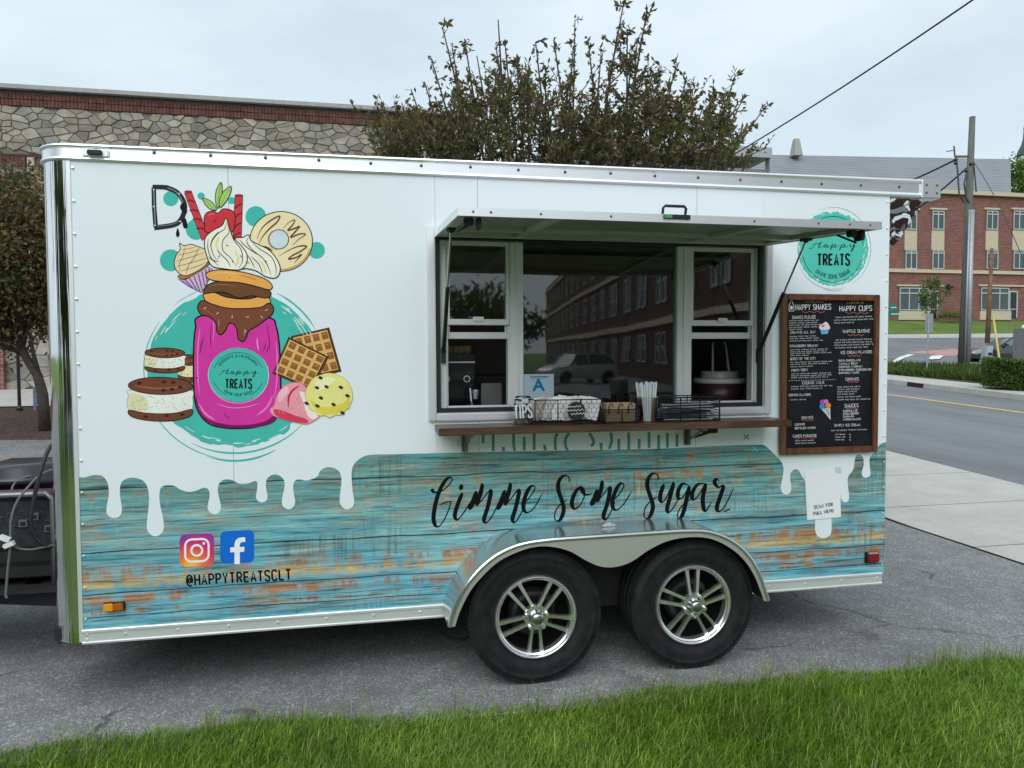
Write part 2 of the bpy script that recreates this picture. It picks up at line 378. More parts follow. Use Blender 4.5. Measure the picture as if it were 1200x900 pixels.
# parking lot with the gentle rise behind the trailer; its right border follows the apron
def lerp(a, b, t): return a+(b-a)*t
APX = lambda y: 6.42+.03*(y-1.8)-.004*(y-1.8)**2*(1 if y < 1.8 else 0)
ys = [-.52, 0, 1, 2.5, 5, 8, 11, 15, 22, 40]
rows = [[(lerp(-32, APX(y), i/24), y if y > -.4 else y+.04*math.sin(i*1.9), zt(y)) for i in range(25)] for y in ys]
struct('parking_lot', MB().grid(rows), MATS['asphalt'])
rows = [[(lerp(-32, 60, i/24), y, -.004) for i in range(25)] for y in (-70, -8.4)]
struct('rear_street', MB().grid(rows), MATS['road_asphalt'])
struct('lawn', MB().grid([[(lerp(-32, 9.1, i/24), y, -.005) for i in range(25)] for y in (-8.4, -.30)]), MATS['lawn'])
# concrete apron between the lot and the road, in slabs
ap = []; yy = -9.
while yy < 32:
    mbb = MB(); a, b = yy+.006, yy+1.5-.006
    mbb.grid([[(APX(q)+.004, q, zt(q)+.012), (9.18+.055*(q-3.7), q, zt(q)+.012)] for q in (a, (a+b)/2, b)]); ap.append(mbb); yy += 1.5
base = struct('concrete_apron', MB().grid([[(APX(q), q, zt(q)-.004), (9.2+.055*(q-3.7), q, zt(q)-.004)] for q in [-9+i*1.5 for i in range(28)]]), mat('joint', (.12, .115, .10), .9))
for q in ap: q.build('slab', MATS['concrete'], base)
# road that climbs away on the right
RE = lambda y: 9.2+.055*(y-3.7)
ca, cb = T(1043, 450), T(1200, 469.5)
cdir = (ca-cb)/(ca.y-cb.y)
def CURB(y): return cb.x+cdir.x*(y-cb.y)
ys = [-60, -30, -12, -6, 0, 2.5, 6, 10, 15, 20, 26, 34, 44]
struct('road', MB().grid([[(RE(y)+.003, y, zt(y)+.002), (lerp(RE(y), CURB(y), .5), y, zt(y)+.05), (CURB(y), y, zt(y)+.002)] for y in ys]), MATS['road_asphalt'])
def road_z(x, y):
    t = (x-RE(y))/max(.1, CURB(y)-RE(y)); return zt(y)+.002+.048*max(0, 1-abs(2*t-1))
ya, yb = T(1043, 464), T(1200, 485.5)
ydir = (ya-yb)/(ya.y-yb.y)
rows = []
for y in [-10+i for i in range(50)]:
    x = yb.x+ydir.x*(y-yb.y); rows.append([(x-.09, y, road_z(x, y)+.006), (x+.09, y, road_z(x, y)+.006)])
struct('yellow_line', MB().grid(rows), M_YEL)
# kerb, bed and far junction: lofted through measured lines (two photo points and their depths each)
def line2(xa, yya, da, xb, yyb, db, t0=-2.2, t1=3.2, n=12):
    a = D3(xa, yya, da); b = D3(xb, yyb, db); return [a+(b-a)*(t0+(t1-t0)*i/n) for i in range(n+1)]
dA = (ca-CPOS).dot(CF); dB = (cb-CPOS).dot(CF)
l_cb = line2(1043, 450, dA, 1200, 469.5, dB)
l_ct = [p+Vector((.02, 0, .15)) for p in l_cb]
l_cb2 = line2(1043, 439, dA+2.2, 1200, 455, dB+2.0)
kerb = MB().grid([[p-Vector((0, 0, .05)) for p in l_cb], l_ct, [p+Vector((.05, .02, .02)) for p in l_ct], l_cb2])
struct('kerb', kerb, MATS['concrete'])
l_bed = line2(1043, 431.5, dA+4.6, 1200, 434, dB+6.2)
struct('planting_bed', MB().grid([[p-Vector((0, 0, .004)) for p in l_cb2], l_bed]), MATS['mulch'])
l_r1 = line2(1043, 421, 42, 1200, 424, 42); l_r2 = line2(1043, 409.5, 50, 1200, 410.5, 50); l_r3 = line2(1043, 396.2, 60, 1200, 395.2, 60)
struct('junction_road', MB().grid([[p-Vector((0, 0, .02)) for p in l_bed], l_r1, l_r2, l_r3]), MATS['road_asphalt'])
def onloft(px, py):   # point on the junction road between its measured lines
    for (y0a, d0), (y1a, d1) in (((432.5, 26.5), (422.5, 42)), ((422.5, 42), (410, 50)), ((410, 50), (395.7, 60))):
        if y1a <= py <= y0a: return D3(px, py, lerp(d0, d1, (y0a-py)/(y0a-y1a)))
    return D3(px, py, 45)
cw = [onloft(x, y)+Vector((0, 0, .05)) for x, y in ((1030, 415), (1120, 409.8), (1136, 415), (1124, 418), (1075, 417.5), (1030, 418))]
struct('brick_crosswalk', MB().add(cw, [tuple(range(6))]), MATS['crosswalk_brick'])
for pts in ([(1042, 429), (1046, 425), (1054, 420), (1064, 416.9), (1072, 416.9), (1060, 421), (1050, 427), (1044, 431)], [(1088, 421.5), (1092, 418.5), (1106, 418.2), (1101, 422.4), (1090, 423)]):
    struct('road_marking', MB().add([onloft(x, y)+Vector((0, 0, .09)) for x, y in pts], [tuple(range(len(pts)))]), M_WPAINT)
fk0 = line2(1043, 396.2, 60, 1200, 395.2, 60); fk1 = [p+Vector((0, .05, .16)) for p in fk0]; fk2 = line2(1043, 391.9, 61, 1200, 390.7, 61)
struct('far_kerb', MB().grid([fk0, fk1, fk2]), MATS['concrete'])
BY = 58.0
lb = [Vector((P(x, 374, BY).x, BY+.5, P(1120, 374, BY).z-.1)) for x in (700, 1043, 1200, 1700)]
lf = [fk2[0]+(fk2[-1]-fk2[0])*t for t in (0, .35, .6, 1)]
struct('far_lawn', MB().grid([[p-Vector((0, 0, .01)) for p in lf], lb]), MATS['lawn'])
# left: mulch bed and path behind the lot
mz = lambda y: zt(y)+.05
struct('mulch_bed', MB().grid([[(x, y+(.25*math.sin(x*.9) if y < 10 else 0), mz(y)-(.07 if y < 10 else 0)) for x in [-30+i for i in range(33)]] for y in (9.7, 10.2, 12.5, 15.2)]), MATS['mulch'])
struct('footpath', MB().grid([[(x, y, zt(y)+.075) for x in (-30, -10, 2.5)] for y in (15.2, 18, 20.6)]), MATS['concrete'])

# ================================================================== BUILDINGS
M_WGLASS = mat('dark_window_glass', (.035, .055, .05), .06, var=.3, vscale=.6, spec=.8)
M_ALU = mat('aluminium_frame', (.55, .56, .56), .4, .6)
M_STONEW = mat('cream_stone', (.50, .43, .31), .85, var=.08)
n = NB('far_brick'); v = n.map((1, 1, 1))
bk = n.t.nodes.new('ShaderNodeTexBrick'); n.L(n.map((1, 1, 1), rot=(R_(90), 0, 0)), bk.inputs['Vector'])
bk.inputs['Scale'].default_value = 1; bk.inputs['Brick Width'].default_value = .42; bk.inputs['Row Height'].default_value = .14; bk.inputs['Mortar Size'].default_value = .012
bk.inputs['Color1'].default_value = (.14, .047, .038, 1); bk.inputs['Color2'].default_value = (.215, .082, .066, 1); bk.inputs['Mortar'].default_value = (.25, .17, .14, 1)
c1 = n.mix(1., bk.outputs[0], n.ramp(n.noise(v, .5, 5), [(.3, (.85, .83, .83)), (.7, (1.12, 1.12, 1.1))]), 'MULTIPLY'); n.col(c1); n.set(Roughness=.9)
def BP(px, py, d=0.): return P(px, py, BY-d)
bb = thing('brick_office_building', 'three storey red brick building with cream spandrels across the street', 'building', P(1120, 374, BY))
X0, X1 = P(880, 300, BY).x, P(1480, 300, BY).x
zb, ztp = P(1120, 376, BY).z-1.5, P(1120, 228, BY).z
bb_wall = MB().box(X0, X1, BY, BY+16, zb, ztp-.02); bb_wall.build('wall', MATS['far_brick'], bb)
MB().box(X0-.3, X1+.3, BY-.35, BY+16.3, ztp-.02, ztp+.35).build('cornice', M_STONEW, bb)
z1, z2 = P(1120, 320.5, BY).z, P(1120, 316.5, BY).z
MB().box(X0-.05, X1+.05, BY-.16, BY-.002, z1, z2).build('stone_band', M_STONEW, bb)
def bwin(px0, px1, py0, py1, div=1, trans=0., name='window'):
    a = BP(px0, py0); b = BP(px1, py1); x0, x1, t0, t1 = a.x, b.x, b.z, a.z
    w = MB().box(x0, x1, BY-.06, BY-.012, t0, t1); fr = .09
    # frame with real bars, glass recessed behind
    f = MB()
    f.box(x0, x0+fr, BY-.12, BY-.062, t0, t1); f.box(x1-fr, x1, BY-.12, BY-.062, t0, t1)
    f.box(x0+fr, x1-fr, BY-.12, BY-.062, t0, t0+fr); f.box(x0+fr, x1-fr, BY-.12, BY-.062, t1-fr, t1)
    for i in range(1, div+1):
        xm = lerp(x0, x1, i/(div+1)); f.box(xm-.05, xm+.05, BY-.115, BY-.062, t0+fr, t1-fr)
    if trans: zz = lerp(t1, t0, trans); f.box(x0+fr, x1-fr, BY-.118, BY-.064, zz-.05, zz+.05)
    o = f.build(name, M_ALU, bb); w.build('pane', M_WGLASS, o)
for k in (-1, 0, 1, 2):
    for xa, xb in ((1060.5, 1073.5), (1092, 1105.5)):
        xa += k*95; xb += k*95
        bwin(xa, xb, 247, 269.5, 1, .18); bwin(xa, xb, 293.5, 315.5, 1, .14)
        a = BP(xa-.5, 269.8); b = BP(xb+.5, 293.2); MB().box(a.x, b.x, BY-.05, BY-.003, b.z, a.z).build('spandrel', M_STONEW, bb)
        a = BP(xa-2.5, 243.5); b = BP(xb+3.5, 246.4); MB().box(a.x, b.x, BY-.14, BY-.003, b.z, a.z).build('lintel', M_STONEW, bb)
for xa, xb, dv in ((1053.5, 1087, 2), (1149, 1181, 2), (1245, 1280, 2), (990, 1022, 2)):
    bwin(xa, xb, 337, 364, dv, .24)
    a = BP(xa-3, 333.4); b = BP(xb+(18 if xa < 1200 else 3), 336.2); MB().box(a.x, b.x, BY-.14, BY-.003, b.z, a.z).build('lintel', M_STONEW, bb)
    a = BP(xa-1, 364.4); b = BP(xb+3, 375); MB().box(a.x, b.x, BY-.10, BY-.004, b.z, a.z).build('stone_base', M_STONEW, bb)
for xa, xb in ((1088.5, 1098), (1181.8, 1191)):
    a = BP(xa, 341); b = BP(xb, 372.5)
    d = MB(); fr = .12
    d.box(a.x, a.x+fr, BY-.12, BY-.01, b.z, a.z); d.box(b.x-fr, b.x, BY-.12, BY-.01, b.z, a.z); d.box(a.x+fr, b.x-fr, BY-.12, BY-.01, a.z-fr, a.z); d.box(a.x+fr, b.x-fr, BY-.12, BY-.01, lerp(b.z, a.z, .32)-.04, lerp(b.z, a.z, .32)+.04)
    o = d.build('door', M_ALU, bb); MB().box(a.x+fr, b.x-fr, BY-.06, BY-.02, b.z, a.z-fr).build('pane', mat('door_glass', (.012, .014, .014), .08), o)
q = BP(1110, 337); MB().box(q.x-.25, q.x+.25, BY-.5, BY-.003, q.z-.12, q.z+.12).box(q.x-.08, q.x+.08, BY-.3, BY-.01, q.z+.12, q.z+.3).build('wall_lamp', mat('dark_metal', (.03, .03, .03), .5, .5), bb)
# the grey-roofed hall rising behind it
RY = 78.
n = NB('grey_roofing'); zz = n.xyz()[2]
ln = n.math('FRACT', n.math('MULTIPLY', zz, 2.3))
c1 = n.mix(n.ramp(ln, [(.0, (1, 1, 1)), (.16, (1, 1, 1)), (.22, (0, 0, 0)), (1., (0, 0, 0))]), (.205, .215, .235), (.12, .127, .14))
c1 = n.mix(1., c1, n.ramp(n.noise(n.map(), .35, 5), [(.3, (.92, .92, .92)), (.7, (1.08, 1.08, 1.08))]), 'MULTIPLY'); n.col(c1); n.set(Roughness=.6)
hl = thing('grey_roofed_hall', 'large hall with pale grey ribbed roof behind the brick building', 'building', (60, RY, 5))
a, b, c, d = P(880, 181, RY+8), P(1184, 186.5, RY+8), P(1185, 231, RY), P(880, 231, RY)
MB().prism([a, b, c, d], (0, .3, -.2)).build('roof', MATS['grey_roofing'], hl)
MB().box(d.x, c.x-.3, RY+.1, RY+7, 3, c.z-.3).build('wall', M_STONEW, hl)
MB().add([b, c, c+Vector((0, 8, 0)), b+Vector((-.05, .3, -.2)), ], [(0, 1, 2, 3)]).build('gable', MATS['grey_roofing'], hl)
e = P(933, 183, RY+7); g = P(933, 163, RY+7); wv = .62
MB().add([e+Vector((-wv, -wv, 0)), e+Vector((wv, -wv, 0)), e+Vector((wv, wv, 0)), e+Vector((-wv, wv, 0)), g+Vector((-.3, -.3, 0)), g+Vector((.3, -.3, 0)), g+Vector((.3, .3, 0)), g+Vector((-.3, .3, 0))], [(0, 1, 5, 4), (1, 2, 6, 5), (2, 3, 7, 6), (3, 0, 4, 7), (4, 5, 6, 7), (3, 2, 1, 0)]).build('roof_cowl', mat('grey_cowl', (.30, .30, .28), .7), hl)
# low grey metal building behind the shrub
gm = thing('grey_metal_shed', 'grey metal clad building with flat roof edge behind the shrub', 'building', P(860, 240, 34))
n = NB('ribbed_cladding'); xx = n.xyz()[0]; rb = n.math('FRACT', n.math('MULTIPLY', xx, 4.))
n.col(n.ramp(rb, [(0., (.12, .125, .125)), (.2, (.2, .205, .205)), (.8, (.22, .225, .225)), (1., (.13, .13, .13))])); n.set(Roughness=.55, Metallic=.2)
a, b = P(650, 186, 34), P(899, 186, 34)
MB().box(a.x, b.x, 34, 42, zt(34), a.z-.02).build('wall', MATS['ribbed_cladding'], gm)
MB().box(a.x-.2, b.x+.12, 33.7, 42.3, b.z-.02, P(899, 174.5, 34).z).build('roof_edge', mat('grey_flashing', (.36, .38, .39), .45, .3), gm)
MB().box(b.x+.003, b.x+.12, 33.72, 34.2, zt(34), b.z-.03).build('corner_trim', MATS['grey_flashing'], gm)
# clock-tower like cupola at the right border
cu_ = thing('church_cupola', 'white cupola with dark green dome at the right edge', 'tower', D3(1200, 250, 130))
q = D3(1206, 186, 130); s_ = 130/863
MB().lathe([(11.5*s_, 60*-s_), (11.5*s_, -6*s_), (12.5*s_, -5*s_), (12.5*s_, 2*s_), (9*s_, 3*s_), (8.5*s_, 10*s_)], q, 'z', 8).build('tower_drum', mat('white_trim', (.7, .72, .72), .6), cu_)
MB().lathe([(13.*s_, 4*s_), (11*s_, 11*s_), (8.5*s_, 16*s_), (6.5*s_, 24*s_), (6.*s_, 34*s_), (6.4*s_, 36*s_), (4*s_, 44*s_), (.6*s_, 52*s_), (.3*s_, 66*s_)], q, 'z', 8).build('dome', mat('green_copper', (.025, .075, .05), .5), cu_)

# ---- stone building on the left
WY = 20.5
wl = thing('stone_building', 'rubble stone building with brick soldier courses behind the trailer', 'building', (-4, WY, zt(WY)))
zc = P(0, 100, WY).z; zbt = zt(WY)
SXR = P(548, 100, WY).x; SXL = -26.
n = NB('mortar_stone'); v = n.map((1, 1, 1.35))
cc = n.vor(v, 2.6, out='Color'); ed = n.vor(v, 2.6, 'DISTANCE_TO_EDGE')
c1 = n.ramp(cc, [(0, (.13, .12, .10)), (.5, (.22, .20, .165)), (1, (.30, .27, .215))])
c1 = n.mix(n.ramp(ed, [(.02, (1, 1, 1)), (.06, (0, 0, 0))]), c1, (.09, .085, .075)); n.col(c1); n.set(Roughness=.95); n.bump(ed, .6, .05)
n = NB('mortar'); v = n.map(); n.col(n.ramp(n.noise(v, 8, 4), [(.3, (.14, .128, .108)), (.7, (.20, .185, .155))])); n.set(Roughness=.95)
MB().box(SXL, SXR, WY+.002, WY+14, zbt-.3, zc-.12).build('wall', MATS['mortar'], wl)
sx_hid0, sx_hid1 = P(80, 300, WY).x, SXR-.02
zband0, zband1 = P(20, 194, WY).z, P(20, 181, WY).z        # lower brick band
ztop0, ztop1 = P(0, 123, WY).z, P(0, 108, WY).z            # upper brick courses
zh = P(300, 214, WY).z                                      # below this the trailer hides the wall
MB().box(sx_hid0+.2, SXR-.05, WY-.05, WY, zbt, zh-.02).build('hidden_wall', MATS['mortar_stone'], wl)
MB().box(SXL-.1, SXR+.15, WY-.22, WY+14.1, zc-.12, zc).build('coping', mat('grey_coping', (.33, .33, .31), .8, var=.1), wl)
MB().box(SXL, SXR, WY-.06, WY, zc-.24, zc-.123).build('roof_flashing', mat('dark_flashing', (.06, .05, .045), .7), wl)
M_BRK = mat('soldier_brick', (.125, .050, .038), .9, var=.4, vscale=5, bump=.3)
rnd = random.Random(5)
def bricks(name, x0, x1, z0, z1, pw=.102, skip=()):
    m = MB(); x = x0
    while x < x1:
        if not any(a < x < b for a, b in skip): m.box(x, x+pw-.014, WY-.055-rnd.uniform(0, .012), WY-.004, z0, z1)
        x += pw
    return tag(m.build(name, M_BRK, wl), kind='stuff')
hm = (ztop0+ztop1)/2
bricks('brick_course', SXL+6, SXR, hm+.01, ztop1); bricks('brick_course', SXL+6, SXR, ztop0, hm-.01)
bx_ = P(33, 187, WY).x; bx2 = P(42, 187, WY).x
bricks('brick_course', SXL+6, P(70, 190, WY).x, zband0, zband1-.06, skip=((bx_-.1, bx2),))
MB().box(SXL+6, P(70, 190, WY).x, WY-.07, WY-.003, zband1-.06, zband1).build('brick_ledge', mat('dark_brick', (.07, .03, .024), .9, var=.3, vscale=9), wl)
MB().box(bx_, bx2-.02, WY-.085, WY-.003, zband0, zband1-.08).build('keystone', mat('pale_stone', (.40, .38, .31), .9), wl)
# window with a grey hood under the brick band
a, b = P(-60, 196, WY), P(33, 204, WY)
MB().prism([(a.x, WY-.003, a.z), (a.x, WY-.42, b.z), (a.x, WY-.42, b.z-.10), (a.x, WY-.003, b.z-.10)], (b.x-a.x, 0, 0)).build('window_hood', mat('grey_flashing2', (.27, .28, .28), .5, .2), wl)
wa, wb = P(-60, 208, WY), P(29, 262, WY)
MB().box(wa.x, wb.x, WY-.02, WY-.0035, wb.z, wa.z).build('window_pane', mat('pale_blind', (.30, .28, .28), .35), wl)
f = MB()
for x0, x1, z0, z1 in ((wb.x-.09, wb.x, wb.z, wa.z), (wa.x, wb.x-.09, wb.z, wb.z+.08), (-6.75+4.0, -6.68+4.0, wb.z+.08, wa.z)): f.box(x0, x1, WY-.07, WY-.021, z0, z1)
f.build('window_frame', M_ALU, wl)
# brick pier low at the left border
a, b = P(-30, 395, WY), P(8, 458, WY)
MB().box(a.x, b.x, WY-.16, WY-.006, zbt, a.z+.8).build('brick_pier', MATS['far_brick'], wl)
# rubble stones, each its own piece: clipped cells of a jittered grid
M_ST = [mat('stone_%d' % i, c, .92, var=.22, vscale=3.5, bump=.5, bscale=14) for i, c in enumerate(((.28, .25, .20), (.24, .22, .185), (.32, .28, .215), (.19, .17, .145), (.34, .315, .265), (.26, .225, .175), (.27, .255, .225)))]
SJ = P(320, 150, WY).x; rub = MB()        # stones right of here show only through the shrub: joined
def clip(poly, mx_, mz_, nx, nz_):
    out = []
    for i in range(len(poly)):
        p, q = poly[i], poly[(i+1) % len(poly)]
        dp = (p[0]-mx_)*nx+(p[1]-mz_)*nz_; dq = (q[0]-mx_)*nx+(q[1]-mz_)*nz_
        if dp <= 0: out.append(p)
        if dp*dq < 0: t = dp/(dp-dq); out.append((p[0]+(q[0]-p[0])*t, p[1]+(q[1]-p[1])*t))
    return out
def stones(x0, x1, z0, z1, gw=.36, gh=.20, hole=None):
    nxn = max(1, int((x1-x0)/gw)); nzn = max(1, int((z1-z0)/gh)); gw = (x1-x0)/nxn; gh = (z1-z0)/nzn
    seeds = {}
    for i in range(-2, nxn+2):
        for j in range(-2, nzn+2): seeds[i, j] = (x0+(i+.5+(.5 if j % 2 else 0)+rnd.uniform(-.48, .48))*gw, z0+(j+.5+rnd.uniform(-.44, .44))*gh)
    for i in range(-1, nxn+1):
        for j in range(0, nzn):
            sx, sz = seeds[i, j]
            poly = [(x0, z0), (x1, z0), (x1, z1), (x0, z1)]
            for di in (-2, -1, 0, 1, 2):
                for dj in (-2, -1, 0, 1, 2):
                    if (di or dj) and (i+di, j+dj) in seeds and poly:
                        tx, tz = seeds[i+di, j+dj]
                        # stretched metric keeps cells blocky and low
                        poly = clip(poly, (sx+tx)/2, (sz+tz)/2, (tx-sx), (tz-sz)*2.6)
            if len(poly) < 3: continue
            cx = sum(p[0] for p in poly)/len(poly); cz = sum(p[1] for p in poly)/len(poly)
            if hole and hole[0] < cx < hole[1] and hole[2] < cz < hole[3]: continue
            if max(p[0] for p in poly)-min(p[0] for p in poly) < .12: continue
            m = len(poly); dpt = rnd.uniform(.02, .055); sh = lambda k, g: [(p[0]+(cx-p[0])*min(.45, g/max(.05, math.hypot(p[0]-cx, p[1]-cz))), p[1]+(cz-p[1])*min(.45, g/max(.05, math.hypot(p[0]-cx, p[1]-cz)))) for p in k]
            r0 = sh(poly, .009); r2 = sh(poly, .026)
            vs = [(p[0], WY, p[1]) for p in r0]+[(p[0], WY-dpt*.7, p[1]) for p in r0]+[(p[0], WY-dpt-rnd.uniform(0, .015), p[1]) for p in r2]
            fs = [(k, (k+1) % m, m+(k+1) % m, m+k) for k in range(m)]+[(m+k, m+(k+1) % m, 2*m+(k+1) % m, 2*m+k) for k in range(m)]+[tuple(range(2*m, 3*m))]
            if cx > SJ: rub.m(rnd.randrange(len(M_ST))).add(vs, fs)
            else: MB().add(vs, fs).build('stone', rnd.choice(M_ST), wl)
xl = P(-25, 300, WY).x
stones(xl, sx_hid1, zh, ztop0-.01, hole=(-99, P(78, 200, WY).x, -99, zband1+.08))
stones(P(34, 300, WY).x, P(78, 300, WY).x, wb.z, zband0-.01, .48, .36)
stones(xl, P(78, 300, WY).x, zbt+.02, wb.z-.02, .48, .36, hole=(-99, P(10, 420, WY).x, -99, P(0, 380, WY).z))
tag(rub.build('rubble_stones', M_ST, wl), kind='stuff')
# ================================================================== THE TRAILER
M_WHITE = mat('white_vinyl', (.79, .845, .87), .3, var=.012, vscale=.8)
M_TRIM = mat('bright_aluminium', (.86, .87, .88), .36, .8, var=.02, vscale=3)
M_TRIM2 = mat('satin_aluminium', (.76, .77, .77), .4, .5, var=.03, vscale=4)
n = NB('polished_steel'); n.set(Metallic=1., Roughness=.05); n.col(n.ramp(n.noise(n.map(), 2, 3), [(.3, (.72, .73, .72)), (.7, (.80, .81, .80))])); n.bump(n.noise(n.map((26, 26, .35)), 1., 3), .35, .02)
M_MIRROR = n.m
M_BLACK = mat('black_plastic', (.012, .012, .013), .45, var=.2)
M_DARK = mat('dark_frame_steel', (.018, .018, .02), .6, .2, var=.25)
M_RUB = mat('tyre_rubber', (.015, .015, .016), .7, var=.35, vscale=18, bump=.12, bscale=120, spec=.22)
L_, WT, RC = 4.349, 2.13, .155
ZB0, ZB1, ZT0, ZT1 = .30, .368, 2.586, 2.656
tr = thing('food_trailer', 'white and turquoise dessert food trailer with raised serving hatch', 'trailer', (2.3, 1.0, 0))
# --- side panel: sheets round the service opening and above the fender
OX0, OX1, OZ0, OZ1 = 1.70, 3.545, 1.372, 2.285
FX0, FX1 = 1.80, 3.42
def sheet(x0, x1, z0, z1): MB().box(x0+.0006, x1-.0006, 0, .03, z0, z1).build('side_panel', M_WHITE, tr)
sheet(0, .70, ZB1, ZT0); sheet(.70, OX0, ZB1, ZT0)
sheet(OX0, 1.92, .66, OZ0); sheet(1.92, 3.14, .70, OZ0); sheet(3.14, OX1, .66, OZ0)
sheet(OX0, 1.92, OZ1, ZT0); sheet(1.92, 3.14, OZ1, ZT0); sheet(3.14, OX1, OZ1, ZT0)
sheet(OX1, L_, ZB1, ZT0)
MB().box(OX0, FX0, 0.001, .03, ZB1, .66).build('side_panel', M_WHITE, tr)
# shell: roof, floor, back, front, rear
MB().prism([(4.66, .004, ZT1-.01)]+[(-(RC-.006)*math.sin(a), RC-(RC-.006)*math.cos(a), ZT1-.01) for a in [math.pi/2*i/8 for i in range(9)]]+[(-(RC-.006)*math.sin(a), WT-RC-(RC-.006)*math.cos(a), ZT1-.01) for a in [math.pi/2+math.pi/2*i/8 for i in range(9)]]+[(4.66, WT-.004, ZT1-.01)], (0, 0, .018)).build('roof', M_WHITE, tr)
MB().box(-RC+.02, L_, .04, WT-.04, .31, .37).build('floor', M_DARK, tr)
MB().box(0, L_, WT-.03, WT, ZB0, ZT0+.06).build('far_wall', M_WHITE, tr)
MB().box(-RC, -RC+.03, RC, WT-RC, ZB0, ZT0+.06).build('front_wall', M_WHITE, tr)
MB().box(L_-.03, L_-.001, .031, WT-.031, ZB0, ZT0+.06).build('rear_door', M_WHITE, tr)
# inner lining
M_IN = mat('interior_lining', (.34, .29, .24), .6)
MB().box(.05, L_-.05, WT-.06, WT-.032, .37, 2.55).build('lining', M_IN, tr)
MB().box(.05, L_-.05, .035, WT-.06, 2.53, 2.55).build('lining', mat('ceiling_lining', (.45, .43, .40), .6), tr)
# polished corner post (front near corner, far corner too)
for cy, s_ in ((RC, -1), (WT-RC, 1)):
    rows = [[(-RC*math.sin(a), cy+s_*RC*math.cos(a), z) for z in (ZB0+.005, 1.1, 1.9, ZT0)] for a in [math.pi/2*i/14 for i in range(15)]]
    MB().grid(rows).build('corner_post', M_MIRROR, tr, smooth=True)
MB().box(-.012, .006, -.004, 0, ZB0+.01, ZT0).build('corner_trim', M_TRIM2, tr)
# roof rail swept along the side and round the corner
path = [(4.56, 0, 0, -1)]+[(x, 0, 0, -1) for x in (3.5, 2.4, 1.2, 0)]+[(-RC*math.sin(a), RC-RC*math.cos(a), -math.sin(a), -math.cos(a)) for a in [math.pi/2*i/10 for i in range(1, 11)]]+[(-RC, WT-RC, -1, 0)]
prof = [(0, ZT0-.004), (.010, ZT0-.002), (.014, ZT0+.004), (.010, ZT0+.012), (.005, ZT0+.014), (.005, ZT1-.016), (.011, ZT1-.013), (.015, ZT1-.006), (.013, ZT1), (.006, ZT1+.002), (-.04, ZT1+.006)]
def railz(x, z): return z+.026*max(0, x/4.6)*max(0, (z-ZT0)/(ZT1-ZT0))
rows = [[(x+nx*o, y+ny*o, railz(x, z)) for o, z in prof] for x, y, nx, ny in path]
rail = MB().grid(rows).build('roof_rail', M_TRIM, tr, auto=35)
MB().box(4.545, 4.675, -.02, .06, ZT0-.012, ZT1+.03, bev=.006).build('rail_end_cap', M_TRIM, tr)
MB().box(4.35, 4.66, .0, WT, ZT0-.008, ZT0+.05).build('rear_canopy', M_TRIM2, tr)
sc = MB(); x = .12
rnd = random.Random(3)
while x < 4.55:
    sc.sphere((x, -.006, ZT0+.048+rnd.uniform(-.003, .003)), .0085, 8, 4, (1, .5, 1)); x += .252
for k in range(4): sc.sphere((4.575+.07*(k % 2), -.021, ZT0+.02+.045*(k//2)), .007, 8, 4, (1, .5, 1))
tag(sc.build('rail_screw', mat('dark_screw', (.10, .10, .10), .4, .7), tr), kind='stuff')
q0 = P(96, 179, -.01)
MB().box(q0.x, q0.x+.115, -.016, -.0055, ZT0+.016, ZT0+.05, bev=.004).m(1).box(q0.x+.025, q0.x+.09, -.028, -.0165, ZT0+.021, ZT0+.045, bev=.004).build('clearance_light', [M_TRIM2, mat('smoked_lens', (.02, .022, .024), .12)], tr)
# polished gusset under the rear canopy
n = NB('gusset_metal'); n.set(Metallic=1., Roughness=.07); n.col(n.ramp(n.noise(n.map(), 3, 2), [(.3, (.66, .66, .65)), (.7, (.76, .76, .75))])); n.bump(n.noise(n.map(), 4.5, 2, .5, 1.), .9, .06); GUS = n.m
for yy in (.012, WT-.03):
    g = [P(1042, 231, .0), P(1083, 233, 0), P(1071, 256, 0), P(1056, 280, 0), P(1042, 293, 0)]
    g = [Vector((max(4.351, p.x), yy, min(p.z, ZT0-.01))) for p in g]
    MB().prism(g, (0, .016, 0)).build('rear_gusset', GUS, tr)
# bottom rail with its screws
for x0, x1 in ((.002, 1.745), (3.40, L_-.02)):
    m = MB(); pr = [(0, ZB0), (-.010, ZB0), (-.012, ZB0+.008), (-.006, ZB0+.012), (-.006, ZB1-.016), (-.012, ZB1-.012), (-.012, ZB1-.002), (-.008, ZB1+.002), (0.002, ZB1+.002)]
    m.grid([[(x, o, z) for o, z in pr] for x in (x0, x1)])
    br = m.build('bottom_rail', M_TRIM2, tr); s2 = MB(); x = x0+.02
    s2.sphere((x, -.007, ZB0+.022), .0075, 8, 4, (1, .6, 1)); s2.sphere((x, -.007, ZB1-.022), .0075, 8, 4, (1, .6, 1))
    x += .17
    while x < x1: s2.sphere((x, -.007, (ZB0+ZB1)/2+.004), .0085, 8, 4, (1, .6, 1)); x += .235
    tag(s2.build('rail_screw', M_TRIM, tr), kind='stuff')
s2 = MB()
for i in range(15): s2.sphere((.017, -.002, .42+i*.152), .0075, 8, 4, (1, .7, 1))
for i in range(15): s2.sphere((4.333, -.002, .42+i*.152), .006, 8, 4, (1, .7, 1))
tag(s2.build('panel_screw', M_TRIM, tr), kind='stuff')
